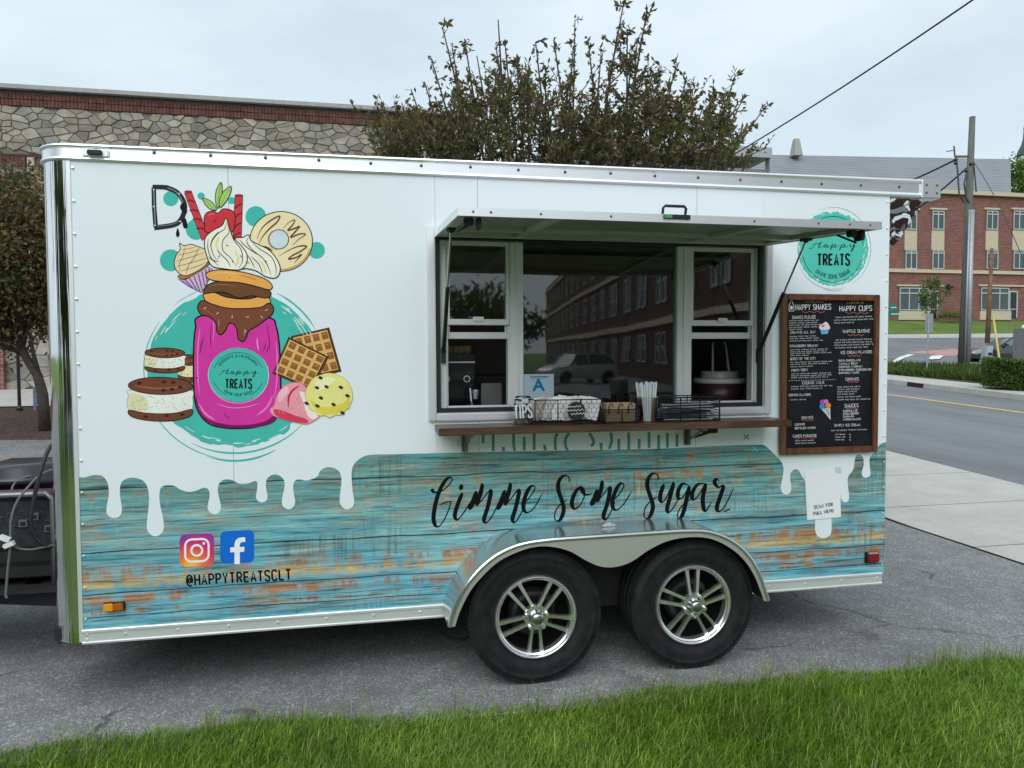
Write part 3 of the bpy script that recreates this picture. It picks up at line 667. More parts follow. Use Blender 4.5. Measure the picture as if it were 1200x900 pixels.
# underframe
uf = MB()
for yy in (.25, WT-.3): uf.box(-.2, L_-.05, yy, yy+.06, .22, .31)
for i in range(8): uf.box(.1+i*.58, .15+i*.58, .3, WT-.3, .25, .31)
uf.box(FX0-.05, FX1+.02, .05, .20, .32, .70)
uf.box(FX0-.05, FX1+.02, .035, .05, .28, .72)
uf.build('underframe', M_DARK, tr)
for xw in (2.17, 3.025):
    MB().tube([(xw, -.1, .33), (xw, WT+.1, .33)], .04, 10).build('axle', M_DARK, tr)
# --- wheels
M_CHR = mat('machined_alloy', (.80, .80, .80), .24, .9, var=.04, vscale=30)
M_RIMD = mat('rim_black', (.012, .012, .013), .3, .2)
M_CAP = mat('hub_cap_metal', (.50, .50, .50), .2, 1.)
def wheel(cx, a0, lab):
    yo = -.235; c = Vector((cx, 0, .345))
    w = bpy.data.objects.new('wheel', None); COL.objects.link(w); w.parent = tr; w.location = Vector((cx, yo, .345))-tr.location; w['label'] = lab
    t = MB(); Rt, yi = .345, yo+.235
    prf = [(.205, yo+.028), (.212, yo+.014), (.225, yo+.010), (.243, yo+.004), (.250, yo+.0005), (.262, yo-.003), (.28, yo-.004), (.300, yo-.001), (.306, yo-.0035), (.315, yo+.001), (.325, yo+.007), (.336, yo+.018)]
    xs = [yo+.026, yo+.060, yo+.064, yo+.072, yo+.076, yo+.112, yo+.116, yo+.124, yo+.128, yo+.165, yo+.169, yo+.177, yo+.181, yo+.205]
    rs = [.343, .345, .336, .336, .345, .3455, .336, .336, .3455, .345, .336, .336, .345, .342]
    prf += list(zip(rs, xs))+[(.325, yi-.008), (.28, yi+.002), (.23, yi-.004), (.205, yi-.02)]
    t.lathe(prf, c, 'y', 72, True)
    t.build('tyre', M_RUB, w, auto=40)
    tb = MB()                                   # shoulder blocks and raised sidewall marks
    for k in range(110):
        a = 2*math.pi*k/110; M = Matrix.Translation(c) @ Matrix.Rotation(-a, 4, 'Y')
        tb.box(.330, .3442, yo+.0125, yo+.028, -.0082, .0082, M)
    for k in range(26):
        if k % 13 in (0, 1, 7, 8, 9): continue
        a = 2*math.pi*(k+.3)/26; M = Matrix.Translation(c) @ Matrix.Rotation(-a, 4, 'Y')
        tb.box(.268, .286, yo-.0055, yo-.002, -.009, .009, M)
    tag(tb.build('tread_block', M_RUB, w), kind='stuff')
    r = MB(); r.lathe([(.2125, yo+.016), (.2125, yo+.004), (.209, yo-.002), (.203, yo-.003), (.198, yo+.001), (.196, yo+.010), (.188, yo+.016), (.186, yo+.03), (.184, yo+.05)], c, 'y', 64)
    r.build('rim', M_CHR, w, auto=40)
    d = MB(); d.lathe([(.184, yo+.048), (.178, yo+.075), (.172, yo+.15), (.05, yo+.16), (.0, yo+.16)], c, 'y', 40); d.lathe([(.13, yo+.10), (.13, yo+.12), (.03, yo+.12)], c, 'y', 32); d.build('rim_barrel', M_RIMD, w, smooth=True)
    for k in range(5):
        sp = MB(); a = R_(a0+72*k); M = Matrix.Translation(c) @ Matrix.Rotation(-a, 4, 'Y')
        for sg in (-1, 1):     # split spoke: two tapering arms
            ins, outs = sg*.017, sg*.033
            P0 = [(.040, ins-.0075*1.1), (.040, ins+.0075*1.1), (.115, sg*.0255+.0072), (.19, outs+.0105), (.19, outs-.0105), (.115, sg*.0255-.0072)]
            yv = [yo+.002, yo+.002, yo+.012, yo+.022, yo+.022, yo+.012]
            top = [M @ Vector((x, y, z)) for (x, z), y in zip(P0, yv)]; bot = [M @ Vector((x, y+.025, z)) for (x, z), y in zip(P0, yv)]
            sp.add(top+bot, [(0, 1, 2, 5), (5, 2, 3, 4)]+[(i, i+6, (i+1) % 6+6, (i+1) % 6) for i in range(6)])
        wb_ = [(.028, -.028), (.028, .028), (.062, .026), (.062, -.026)]
        sp.add([M @ Vector((x, yo-.0005, z)) for x, z in wb_]+[M @ Vector((x, yo+.03, z)) for x, z in wb_], [(0, 1, 2, 3), (4, 7, 6, 5), (0, 4, 5, 1), (1, 5, 6, 2), (2, 6, 7, 3), (3, 7, 4, 0)])
        sp.build('spoke', M_CHR, w)
        nut = MB(); a2 = R_(a0+72*k+36); nc = Vector((cx+.056*math.cos(a2), yo-.012, .345+.056*math.sin(a2)))
        nut.lathe([(0, -.014), (.006, -.014), (.0105, -.008), (.0115, .0), (.0115, .03)], nc, 'y', 8); nut.build('lug_nut', M_CHR, w, auto=30)
    hc = MB(); hc.lathe([(.0, -.042), (.022, -.042), (.028, -.038), (.034, -.028), (.036, -.018), (.038, -.004), (.041, .0), (.041, .03)], c+Vector((0, yo, 0)), 'y', 32); hc.build('hub_cap', M_CAP, w, auto=40)
    return w
wheel(2.17, 270, 'front wheel of the pair with split five spoke alloy rim'); wheel(3.025, 90, 'rear wheel of the pair with split five spoke alloy rim')
# --- fender
up = [(1.727, .350), (1.75, .43), (1.80, .53), (1.87, .615), (1.96, .685), (2.07, .728), (2.2, .744), (2.4, .748), (2.6, .750), (2.8, .752), (2.95, .752), (3.08, .740), (3.2, .692), (3.3, .61), (3.37, .5), (3.422, .357)]
lo = [(3.400, .357), (3.345, .492), (3.275, .592), (3.18, .667), (3.075, .712), (2.96, .722), (2.85, .708), (2.75, .668), (2.66, .615), (2.58, .593), (2.50, .597), (2.42, .632), (2.34, .682), (2.25, .712), (2.16, .719), (2.07, .700), (1.97, .657), (1.89, .59), (1.825, .515), (1.775, .42), (1.752, .35)]
FY = -.285
ups = cat_rom(up, 4); los = cat_rom(lo, 4)
fe = MB(); pl = [(x, FY, z) for x, z in ups]+[(x, FY, z) for x, z in los]
fe.prism(pl, (0, .004, 0))
fnd = fe.build('fender', mat('brushed_aluminium', (.66, .66, .66), .38, .7, var=.04, vscale=5), tr)
ft = MB(); rows = []
for (x, z), (xa, za), (xb, zb_) in zip(ups, [ups[0]]+ups[:-1], ups[1:]+[ups[-1]]):
    dx, dz = xb-xa, zb_-za; l = math.hypot(dx, dz); nx, nz_ = -dz/l, dx/l
    rows.append([(x+nx*o, y, z+nz_*o) for y, o in ((FY+.004, -.012), (FY-.006, -.006), (FY-.008, .004), (FY-.003, .011), (FY+.006, .013), (FY+.02, .012), (-.15, .010), (.0, .008))])
ft.grid(rows); ft.build('fender_top', mat('polished_aluminium_top', (.58, .585, .58), .2, .85, var=.05, vscale=4), fnd, auto=40)
wl_ = MB(); wl_.grid([[(x, y, z-.006) for y in (FY+.006, .03)] for x, z in ups]); wl_.build('wheel_well', M_DARK, fnd)
q = P(713, 612, -.12)
MB().box(q.x-.035, q.x+.035, -.13, -.09, .762, .776).box(q.x-.018, q.x+.014, -.124, -.10, .776, .782).build('fender_clip', M_CHR, fnd)
# --- lights
a, b = P(122, 707, -.01), P(145.5, 714.5, -.01)
MB().box(a.x-.003, b.x+.004, -.014, -.0015, b.z-.003, a.z+.003, bev=.003).m(1).box(a.x, lerp(a.x, b.x, .5), -.026, -.0145, b.z, a.z, bev=.004).m(2).box(lerp(a.x, b.x, .5)+.001, b.x, -.026, -.0145, b.z, a.z, bev=.004).build('amber_marker_light', [M_BLACK, mat('amber_lens', (.80, .30, .015), .25, var=.05), mat('amber_lens_shade', (.36, .10, .012), .3, var=.05)], tr)
a, b = P(1015, 648, -.01), P(1029, 658, -.01)
MB().box(a.x-.006, b.x+.004, -.014, -.0015, b.z-.004, a.z+.004, bev=.003).m(1).box(a.x+.002, b.x-.002, -.028, -.0145, b.z+.002, a.z-.006, bev=.005).m(2).box(a.x+.008, b.x-.008, -.022, -.0145, a.z-.005, a.z+.003).build('red_marker_light', [M_BLACK, mat('red_lens', (.22, .012, .02), .2), M_TRIM], tr)
# --- service opening: outer frame, window unit
fo = MB(); fx0, fx1, fz0, fz1 = 1.655, 3.592, 1.328, 2.328
def frame_bars(m, x0, x1, z0, z1, w, y0, y1, bev=0.):
    m.box(x0, x0+w, y0, y1, z0, z1, bev=bev); m.box(x1-w, x1, y0, y1, z0, z1, bev=bev)
    m.box(x0+w+.0005, x1-w-.0005, y0, y1, z0, z0+w, bev=bev); m.box(x0+w+.0005, x1-w-.0005, y0, y1, z1-w, z1, bev=bev)
frame_bars(fo, fx0, fx1, fz0, fz1, .042, -.022, -.0015, .006)
fo.build('hatch_frame', M_TRIM, tr, auto=30)
sl = MB(); frame_bars(sl, OX0, OX1, OZ0, OZ1, .022, -.004, .10); sl.build('hatch_seal', M_BLACK, tr)
WYW = .045
wx0, wx1, wz0, wz1 = P(515, 400, WYW).x, P(889, 400, WYW).x, P(700, 484.5, WYW).z, P(700, 279, WYW).z
M_WF = mat('window_aluminium', (.74, .75, .74), .4, .35, var=.03, vscale=8)
wu = bpy.data.objects.new('service_window', None); COL.objects.link(wu); wu.parent = tr; wu.location = Vector((2.6, WYW, wz0))-tr.location
def px_x(px): return P(px, 380, WYW).x
m1a, m1b, m2a, m2b = px_x(597), px_x(612.5), px_x(792), px_x(808)
fr = MB(); frame_bars(fr, wx0, wx1, wz0, wz1, .034, WYW-.02, WYW+.04, .003)
fr.box(m1a, m1b, WYW-.018, WYW+.04, wz0+.034, wz1-.034, bev=.004); fr.box(m2a, m2b, WYW-.018, WYW+.04, wz0+.034, wz1-.034, bev=.004)
fr.box((m1a+m1b)/2-.004, (m1a+m1b)/2+.004, WYW-.024, WYW-.0185, wz0+.034, wz1-.034); fr.box((m2a+m2b)/2-.004, (m2a+m2b)/2+.004, WYW-.024, WYW-.0185, wz0+.034, wz1-.034)
fr.build('window_frame', M_WF, wu, auto=30)
g = bpy.data.materials.new('window_glass'); g.use_nodes = True; t = g.node_tree; t.nodes.clear(); MATS['window_glass'] = g
tr_ = t.nodes.new('ShaderNodeBsdfTransparent'); tr_.inputs[0].default_value = (.80, .82, .80, 1); gl = t.nodes.new('ShaderNodeBsdfGlossy'); gl.inputs['Roughness'].default_value = .02
fz = t.nodes.new('ShaderNodeFresnel'); fz.inputs[0].default_value = 1.85; ms = t.nodes.new('ShaderNodeMixShader'); ou = t.nodes.new('ShaderNodeOutputMaterial')
tcn = t.nodes.new('ShaderNodeTexCoord'); nn = t.nodes.new('ShaderNodeTexNoise'); nn.inputs['Scale'].default_value = 1.6; t.links.new(tcn.outputs['Object'], nn.inputs['Vector'])
bpn = t.nodes.new('ShaderNodeBump'); bpn.inputs['Strength'].default_value = .06; bpn.inputs['Distance'].default_value = .02; t.links.new(nn.outputs[0], bpn.inputs['Height']); t.links.new(bpn.outputs[0], gl.inputs['Normal'])
t.links.new(fz.outputs[0], ms.inputs[0]); t.links.new(tr_.outputs[0], ms.inputs[1]); t.links.new(gl.outputs[0], ms.inputs[2]); t.links.new(ms.outputs[0], ou.inputs[0])
M_GL = g
def pane(x0, x1, z0, z1, y): MB().box(x0, x1, y, y+.004, z0, z1).build('pane', M_GL, wu)
pane(m1b-.003, m2a+.003, wz0+.03, wz1-.03, WYW+.012)
zs_a, zs_b = P(560, 374, WYW).z, P(560, 381, WYW).z           # meeting rail of the sashes
for x0, x1 in ((wx0+.034, m1a), (m2b, wx1-.034)):
    s3 = MB(); s3.box(x0+.001, x1-.001, WYW-.008, WYW+.014, zs_b, zs_a, bev=.003); s3.box(x0+.001, x0+.02, WYW-.006, WYW+.012, zs_a, wz1-.035); s3.box(x1-.02, x1-.001, WYW-.006, WYW+.012, zs_a, wz1-.035); s3.box(x0+.02, x1-.02, WYW-.006, WYW+.012, wz1-.058, wz1-.035)
    s3.box((x0+x1)/2-.03, (x0+x1)/2+.03, WYW-.016, WYW-.0085, zs_a-.012, zs_a+.012, bev=.003)
    s3.build('upper_sash', M_WF, wu, auto=30); pane(x0+.018, x1-.018, zs_a-.004, wz1-.05, WYW+.003)
    zl = P(560, 397, WYW).z
    s4 = MB(); s4.box(x0+.003, x1-.003, WYW+.018, WYW+.035, zl, zl+.035, bev=.003); s4.box(x0+.004, x0+.022, WYW+.018, WYW+.034, zl+.036, wz1-.05); s4.box(x1-.022, x1-.004, WYW+.018, WYW+.034, zl+.036, wz1-.05); s4.build('raised_sash', M_WF, wu, auto=30)
    MB().box(x0+.002, x1-.002, WYW-.012, WYW+.03, wz0+.034, wz0+.056, bev=.003).build('sill_track', M_TRIM2, wu)
    # inner dark window channel
    MB().box(x0+.0005, x0+.010, WYW-.004, WYW+.05, wz0+.058, zs_b-.002).build('sash_track', M_WF, wu); MB().box(x1-.010, x1-.0005, WYW-.004, WYW+.05, wz0+.058, zs_b-.002).build('sash_track', M_WF, wu)
# --- the raised hatch (awning)
AY, AZ0, AZ1, TH = -.955, 2.272, 2.210, .029
ax0, ax1 = 1.694, 3.552
aw = bpy.data.objects.new('hatch_door', None); COL.objects.link(aw); aw.parent = tr; aw.location = Vector((2.6, -.02, AZ0))-tr.location
def AP(x, s, o):                        # s: 0 hinge .. 1 outer edge; o: offset up from the underside
    y = lerp(-.024, AY, s); z = lerp(AZ0, AZ1, s); l = math.hypot(AY+.024, AZ1-AZ0); n_ = ((AZ1-AZ0)/l, -(AY+.024)/l)
    return Vector((x, y-n_[0]*0+(AZ1-AZ0)/l*o*0, z+o))
def slab(m, x0, x1, s0, s1, o0, o1):
    m.add([AP(x0, s0, o0), AP(x1, s0, o0), AP(x1, s1, o0), AP(x0, s1, o0), AP(x0, s0, o1), AP(x1, s0, o1), AP(x1, s1, o1), AP(x0, s1, o1)], [(0, 1, 2, 3), (7, 6, 5, 4), (0, 4, 5, 1), (1, 5, 6, 2), (2, 6, 7, 3), (3, 7, 4, 0)])
m = MB(); slab(m, ax0+.012, ax1-.012, .012, .988, .022, TH-.002); m.build('hatch_skin', mat('hatch_inner_skin', (.25, .255, .24), .42, .1, var=.1, vscale=3), aw)
m = MB(); slab(m, ax0, ax1, .985, 1., -.002, TH+.002); slab(m, ax0, ax0+.012, .0, .9848, -.002, TH+.002); slab(m, ax1-.012, ax1, .0, .9848, -.002, TH+.002); slab(m, ax0+.0122, ax1-.0122, .0, .012, 0, TH)
m.build('hatch_edge_trim', M_TRIM, aw)
m = MB()
for s0, s1 in ((.0125, .075), (.30, .345), (.945, .9845)): slab(m, ax0+.0125, ax1-.0125, s0, s1, .002, .0218)
for xx in (ax0+.0125, px_x(604)-.03, px_x(800)-.03, ax1-.0525): 
    for s0, s1 in ((.0752, .2998), (.3452, .9448)): slab(m, xx, xx+.04, s0, s1, .003, .0215)
m.build('hatch_ribs', mat('hatch_rib', (.46, .465, .43), .45, .2, var=.05), aw)
e = MB()
for xx in (.06, .13, .33, .62, .95, 1.25, 1.55, 1.70, 1.80): e.sphere((ax0+xx, AY-.001, AZ1+TH/2), .005, 6, 4, (1, .5, 1))
tag(e.build('hatch_screw', mat('dark_screw', (.1, .1, .1), .4, .7), aw), kind='stuff')
# pull handle with its latch on the outer edge
hx = P(792, 250, AY).x; hz = AZ1+TH+.002
m = MB().tube([(hx-.05, AY+.02, hz), (hx-.05, AY+.012, hz+.028), (hx-.042, AY+.01, hz+.036), (hx+.042, AY+.01, hz+.036), (hx+.05, AY+.012, hz+.028), (hx+.05, AY+.02, hz)], .006, 8)
m.box(hx-.055, hx+.062, AY-.008, AY-.0005, AZ1+.012, AZ1+.03, bev=.002)
hd = m.build('pull_handle', M_BLACK, aw, auto=40)
MB().box(hx-.053, hx-.02, AY-.011, AY-.0085, AZ1+.014, AZ1+.028).build('latch_tab', mat('green_plastic', (.10, .25, .10), .5), hd)
# gas struts and brackets
M_ROD = mat('strut_rod', (.55, .55, .55), .2, 1.); 
for sx, xj, pxl, pxu in ((-1, wx0+.018, (519, 412), (541, 249)), (1, wx1-.018, (883, 413), (922, 268))):
    lo_ = Vector((xj, .012, P(*pxl, .0).z)); hiX = ax0+.035 if sx < 0 else ax1-.03
    hi_ = Vector((hiX, -.44, AP(0, .45, -.006).z))
    mid = lo_.lerp(hi_, .56)
    m = MB().tube([lo_, mid], .0105, 10); o = m.build('gas_strut', M_BLACK, aw, auto=40)
    MB().tube([mid, hi_], .0055, 8).build('strut_rod', M_ROD, o, auto=40)
    m = MB(); m.box(lo_.x-.011, lo_.x+.011, .004, .024, lo_.z-.06, lo_.z+.02); m.sphere(lo_, .014, 8, 6); m.box(hi_.x-.02, hi_.x+.02, hi_.y-.025, hi_.y+.025, hi_.z-.004, hi_.z+.012); m.sphere(hi_, .014, 8, 6)
    m.build('strut_bracket', M_DARK, o)
    # clasp near the outer corner
    cx_ = ax0+.05 if sx < 0 else ax1-.10; cz = AP(0, .93, -.002).z
    m = MB().box(cx_-.02, cx_+.02, AY+.05, AY+.08, cz-.03, cz, bev=.004).box(cx_+.03, cx_+.05, AY+.04, AY+.09, cz-.045, cz, bev=.004).tube([(cx_+.01, AY+.07, cz-.02), (cx_+.04*sx, AY+.09, cz-.05), (cx_-.02*sx, AY+.14, cz-.01)], .005, 6)
    m.build('hatch_clasp', M_DARK, aw)
# --- serving shelf
n = NB('shelf_wood'); v = n.map((1.2, 14, 14))
c1 = n.ramp(n.noise(v, 3., 6, .7, .8), [(.25, (.028, .014, .009)), (.5, (.075, .036, .02)), (.75, (.16, .085, .045))])
n.col(c1); n.set(Roughness=.38); n.bump(n.noise(v, 6, 4), .2, .004)
sh = bpy.data.objects.new('serving_shelf', None); COL.objects.link(sh); sh.parent = tr; sh.location = Vector((2.6, -.12, 1.27))-tr.location
SZ = 1.314
xs_ = [1.683, 3.574]
for i, (y0, y1) in enumerate(((-.252, -.128), (-.125, -.0225))):
    MB().box(xs_[0]+.004*i, xs_[1]-.002*i, y0, y1, SZ-.036, SZ-.001*i, bev=.003).build('shelf_plank', MATS['shelf_wood'], sh, auto=30)
M_BRKT = mat('bracket_steel', (.20, .19, .17), .4, .7)
for pxb in (545, 806):
    bx = P(pxb, 525, -.02).x
    m = MB().box(bx-.016, bx+.016, -.012, -.002, 1.165, SZ-.038).box(bx-.014, bx+.014, -.225, -.0125, SZ-.05, SZ-.0365)
    m.bar((bx, -.016, 1.19), (bx, -.19, SZ-.052), .016, .006); m.box(bx-.004, bx+.004, -.05, -.0125, 1.17, SZ-.051)
    m.build('shelf_bracket', M_BRKT, sh)
    if pxb > 700: MB().box(bx+.05, bx+.13, -.12, -.05, SZ-.075, SZ-.0375, bev=.004).bar((bx+.13, -.1, SZ-.06), (bx+.02, -.06, SZ-.10), .012).build('bracket_catch', M_DARK, sh)
# --- tongue at the front
m = MB(); m.bar((-.13, .55, .36), (-1.75, 1.06, .36), .06, .10); m.bar((-.13, WT-.55, .36), (-1.75, WT-1.06, .36), .06, .10); m.box(-.9, -.82, .75, WT-.75, .36, .43); m.box(-.5, -.42, .62, WT-.62, .36, .43)
m.build('tongue', M_DARK, tr)
MB().box(-1.35, -.22, .50, 1.55, .412, .43).build('tongue_deck', M_DARK, tr)
# ================================================================== PRINTED GRAPHICS ON THE TRAILER SIDE
# --- weathered turquoise plank print (a flat vinyl print, so its planks are colour)
n = NB('plank_print'); X, Yc, Z = n.xyz()
wob = n.math('MULTIPLY', n.math('SUBTRACT', n.noise(n.map((1.3, 1, .2)), 1.6, 3), .5), .035)
zw = n.math('ADD', Z, wob)
gv = n.map((1.3, 1, 24)); gv2 = n.map((3., 1, 62)); pv = n.map((3.2, 1, 13)); lv = n.map((1.1, 1, 3.5))
g1 = n.noise(gv, 1.6, 6, .65, .15); g2 = n.noise(gv2, 1.3, 4, .7)
teal = n.ramp(g1, [(.22, lin((52, 88, 94))), (.36, lin((84, 144, 154))), (.5, lin((112, 178, 188))), (.62, lin((144, 198, 198))), (.8, lin((184, 212, 200)))])
warm = n.ramp(n.noise(gv, 2.3, 5, .6), [(.3, lin((92, 74, 58))), (.5, lin((168, 128, 92))), (.7, lin((206, 178, 132)))])
oran = n.ramp(n.noise(gv2, 1.2, 3), [(.3, lin((120, 66, 38))), (.7, lin((214, 142, 76)))])
c1 = n.mix(n.ramp(n.noise(pv, 1.15, 6, .75, .2), [(.45, (0, 0, 0)), (.63, (.56, .56, .56))]), teal, warm)
yel = n.ramp(n.noise(gv2, 1.2, 3), [(.3, lin((176, 140, 84))), (.7, lin((232, 200, 130)))])
# upper plank greyer and greener, lower ones bluer
gz = n.ramp(n.math('ADD', n.math('MULTIPLY', Z, 1.), n.math('MULTIPLY', n.noise(lv, 1., 2), .12)), [(.60, (.90, 1.04, 1.14)), (.85, (1, 1, 1)), (1.06, (.98, .97, .92)), (1.2, (.78, .79, .72))])
c1 = n.mix(1., c1, gz, 'MULTIPLY')
def band(zc, hw):                                     # soft horizontal band
    return n.ramp(n.math('DIVIDE', n.math('ABSOLUTE', n.math('SUBTRACT', zw, zc)), hw), [(.35, (1, 1, 1)), (1., (0, 0, 0))])
blk = n.noise(n.map((17, 1, 5)), 1., 4, .7, .1); run = n.noise(n.map((1.6, 1, .6)), 1., 3)
for zc, hw, lo_, hi_, colr in ((.625, .05, .45, .57, 0), (.585, .035, .42, .53, 1), (.505, .035, .44, .55, 0), (.445, .02, .48, .58, 0), (.955, .09, .55, .68, 1), (1.005, .03, .51, .62, 0), (.80, .07, .56, .68, 1), (1.09, .05, .56, .66, 0)):
    mk = n.mix(1., band(zc, hw), n.ramp(n.math('ADD', n.math('MULTIPLY', blk, .62), n.math('MULTIPLY', run, .38)), [(lo_, (0, 0, 0)), (hi_, (.85, .85, .85))]), 'MULTIPLY')
    c1 = n.mix(mk, c1, oran if colr == 0 else yel)
pk = n.ramp(n.noise(n.map((2.6, 1, 12)), 1.3, 7, .78, .2), [(.60, (0, 0, 0)), (.68, (.8, .8, .8))])
c1 = n.mix(pk, c1, oran)
# saw chatter: short vertical ticks
tick = n.noise(n.map((55, 1, 2.2)), 1., 3, .7); tm = n.ramp(n.noise(n.map((1.4, 1, 3)), 1.2, 3), [(.5, (0, 0, 0)), (.62, (.55, .55, .55))])
c1 = n.mix(n.mix(1., tm, n.ramp(tick, [(.5, (0, 0, 0)), (.6, (1, 1, 1))]), 'MULTIPLY'), c1, lin((92, 108, 100)))
c1 = n.mix(n.ramp(g2, [(.30, (.85, .85, .85)), (.47, (0, 0, 0))]), c1, lin((46, 66, 66)))
c1 = n.mix(n.ramp(g2, [(.58, (0, 0, 0)), (.70, (.45, .45, .45))]), c1, lin((190, 216, 210)))
# dark joints between the boards, plus fine cracks
acc = None
for z0, w in ((1.043, .0042), (.738, .0042), (.536, .0036), (.424, .003), (.463, .0014), (.60, .0011), (.665, .0012), (.87, .0013), (.945, .0010), (1.115, .0012), (.80, .001)):
    d = n.math('DIVIDE', n.math('ABSOLUTE', n.math('SUBTRACT', zw, z0)), w)
    acc = d if acc is None else n.math('MINIMUM', acc, d)
sc_ = n.math('MULTIPLY', acc, .5)
jm = n.ramp(n.math('ADD', sc_, n.math('MULTIPLY', n.noise(n.map((2.5, 1, 6)), 2, 3), .35)), [(.0, (1, 1, 1)), (.34, (.95, .95, .95)), (.75, (0, 0, 0))])
c1 = n.mix(jm, c1, lin((30, 40, 44)))
# knots
vk = n.vor(n.map((1, 1, 1.9)), 1.35); kn = n.ramp(vk, [(.0, (.9, .9, .9)), (.035, (.85, .85, .85)), (.05, (.1, .1, .1)), (.06, (.45, .45, .45)), (.085, (0, 0, 0))])
c1 = n.mix(kn, c1, lin((70, 52, 44)))
n.col(c1); n.set(Roughness=.5); n.b.inputs['Specular IOR Level'].default_value = .15
zA = lambda pts, ox, oy, s: [(ox+x/s, oy+y/s) for x, y in pts]
drip = zA([(35, 128), (60, 132), (95, 123), (130, 125), (150, 145), (157, 170), (158, 200), (150, 245), (150, 270), (163, 286), (180, 290), (200, 283), (209, 262), (207, 235), (202, 200), (203, 165), (215, 143), (245, 133), (280, 138), (302, 155), (313, 185), (315, 230), (307, 310), (310, 340), (325, 357), (342, 362), (362, 352), (373, 330), (370, 290), (358, 235), (356, 200), (362, 172), (385, 162), (415, 165), (440, 180), (470, 188), (500, 183), (530, 172), (548, 180), (552, 205), (545, 240), (548, 262), (570, 275), (590, 266), (596, 245), (590, 215), (584, 180), (590, 155), (610, 140), (640, 142), (665, 155), (700, 155), (735, 147), (738, 175), (733, 205), (740, 222), (757, 229), (775, 220), (778, 200), (772, 170), (775, 140), (795, 122), (820, 122), (840, 138), (845, 165), (835, 215), (838, 243), (860, 256), (880, 246), (886, 225), (880, 190), (880, 155), (895, 140), (930, 143), (960, 135), (975, 125), (985, 105), (1010, 92), (1040, 96), (1060, 112), (1067, 145), (1060, 215), (1065, 240), (1085, 256), (1108, 248), (1117, 225), (1110, 180), (1107, 110), (1120, 75), (1150, 52), (1185, 43)], 80, 520, 10/3)
drip += [(470, 532), (560, 530), (653, 528), (770, 526), (853, 522)]
drip += zA([(540, 520), (575, 521), (600, 535), (640, 575), (670, 610), (678, 650), (667, 715), (665, 740), (675, 763), (692, 770), (710, 760), (717, 735), (712, 690), (715, 660), (735, 643), (755, 650), (772, 680), (790, 705)], 760, 400, 4.286)
drip += zA([(400, 330), (425, 420), (430, 490), (428, 540), (440, 575), (470, 588), (500, 578), (515, 550), (515, 490), (520, 400), (540, 340), (560, 350), (568, 385), (587, 400), (605, 388), (607, 360), (600, 290), (605, 260), (630, 225), (637, 180), (645, 155), (665, 148), (682, 165), (685, 200), (675, 240), (680, 262), (698, 270), (718, 258), (720, 235), (715, 190), (720, 160), (745, 130), (770, 95), (800, 82), (826, 80)], 860, 500, 4.5)
top = [P(x, y, -.0003) for x, y in cat_rom(drip, 4)]
top[0].x = .001; top[-1].x = L_-.001
bot = [Vector((L_-.001, -.0003, ZB1+.0015)), Vector((3.435, -.0003, ZB1+.0015))]+[Vector((x, -.0003, z)) for x, z in reversed(ups) if z > ZB1]+[Vector((1.735, -.0003, ZB1+.0015)), Vector((.001, -.0003, ZB1+.0015))]
MB().add(top+bot, [tuple(range(len(top)+len(bot)))]).build('plank_print', MATS['plank_print'], tr)
# panel seams
sm = MB()
for xs in (.70, 1.92, 3.14):
    for z0, z1 in ((ZB1, OZ0-.05), (OZ1+.05, ZT0)) if xs > 1 else ((ZB1, ZT0),):
        if xs > 1: z0 = max(z0, .765) if z0 < 1 else z0
        sm.box(xs-.0011, xs+.0011, -.00045, -.0004, z0, z1)
sm.build('panel_seam', mat('seam_shadow', (.25, .29, .30), .6), tr)
INK = (22, 20, 22); TEAL = (72, 186, 172); WHITE = (222, 228, 230)
def dc(base=.0022): return Decal(on_side, base)
A = lambda pts: zA(pts, 140, 200, 4.286)
B = lambda pts: zA(pts, 140, 370, 4.286)
rnd = random.Random(11)
# --- teal brush disc and dots
d = Decal(on_side, .0020, .00005); q = []; cx, cy, rx, ry = 274.5, 432, 104, 95
for i in range(220):
    a = 2*math.pi*i/220
    if i % 5 == 0 or rnd.random() < .15: kt = 1-.03*rnd.random()-(.04 if math.sin(a) > .35 else .0)*rnd.random()
    kk_ = kt if i == 0 else kk_*.45+kt*.55; k = kk_
    q.append((cx+rx*k*math.cos(a), cy+ry*k*math.sin(a)))
d.fill(q, TEAL, smooth=False)
def arc(d, cx, cy, rx, ry, a0, a1, w, c, n=26, taper=True): d.line([(cx+rx*math.cos(R_(a0+(a1-a0)*i/n)), cy+ry*math.sin(R_(a0+(a1-a0)*i/n))) for i in range(n+1)], w, c, smooth=False, taper=taper)
arc(d, cx, cy, 107, 100, -62, -28, 2.2, TEAL); arc(d, cx, cy, 106, 99, 42, 118, 2.0, TEAL); arc(d, cx, cy-4, 104, 112, 62, 108, 2.4, TEAL); arc(d, cx, cy, 108, 106, 100, 152, 1.3, TEAL); arc(d, cx, cy, 106, 97, 158, 215, 1.2, TEAL); arc(d, cx, cy, 107, 99, 228, 250, 1.2, (150, 214, 206))
hh0 = d.h
for i in range(46):                              # dry brush streaks
    d.h = hh0; a = rnd.choice([rnd.uniform(150, 235), rnd.uniform(20, 130), rnd.uniform(-60, -20)]); k = rnd.uniform(.88, .965); l = rnd.uniform(3, 11)
    arc(d, cx, cy, rx*k, ry*k, a, a+l, rnd.uniform(.7, 1.7), WHITE, 5)
for x, y, r in ((258, 140, 38), (410, 127, 18), (563, 150, 18), (685, 230, 52), (385, 295, 52), (258, 450, 55), (990, 400, 42)):
    (px, py), = A([(x, y)]); dd = Decal(on_side, .0019, .00005); dd.ell(px, py, r/4.286, r/4.286, TEAL); dd.build('teal_dot_graphic', tr)
d.build('brush_disc_graphic', tr)
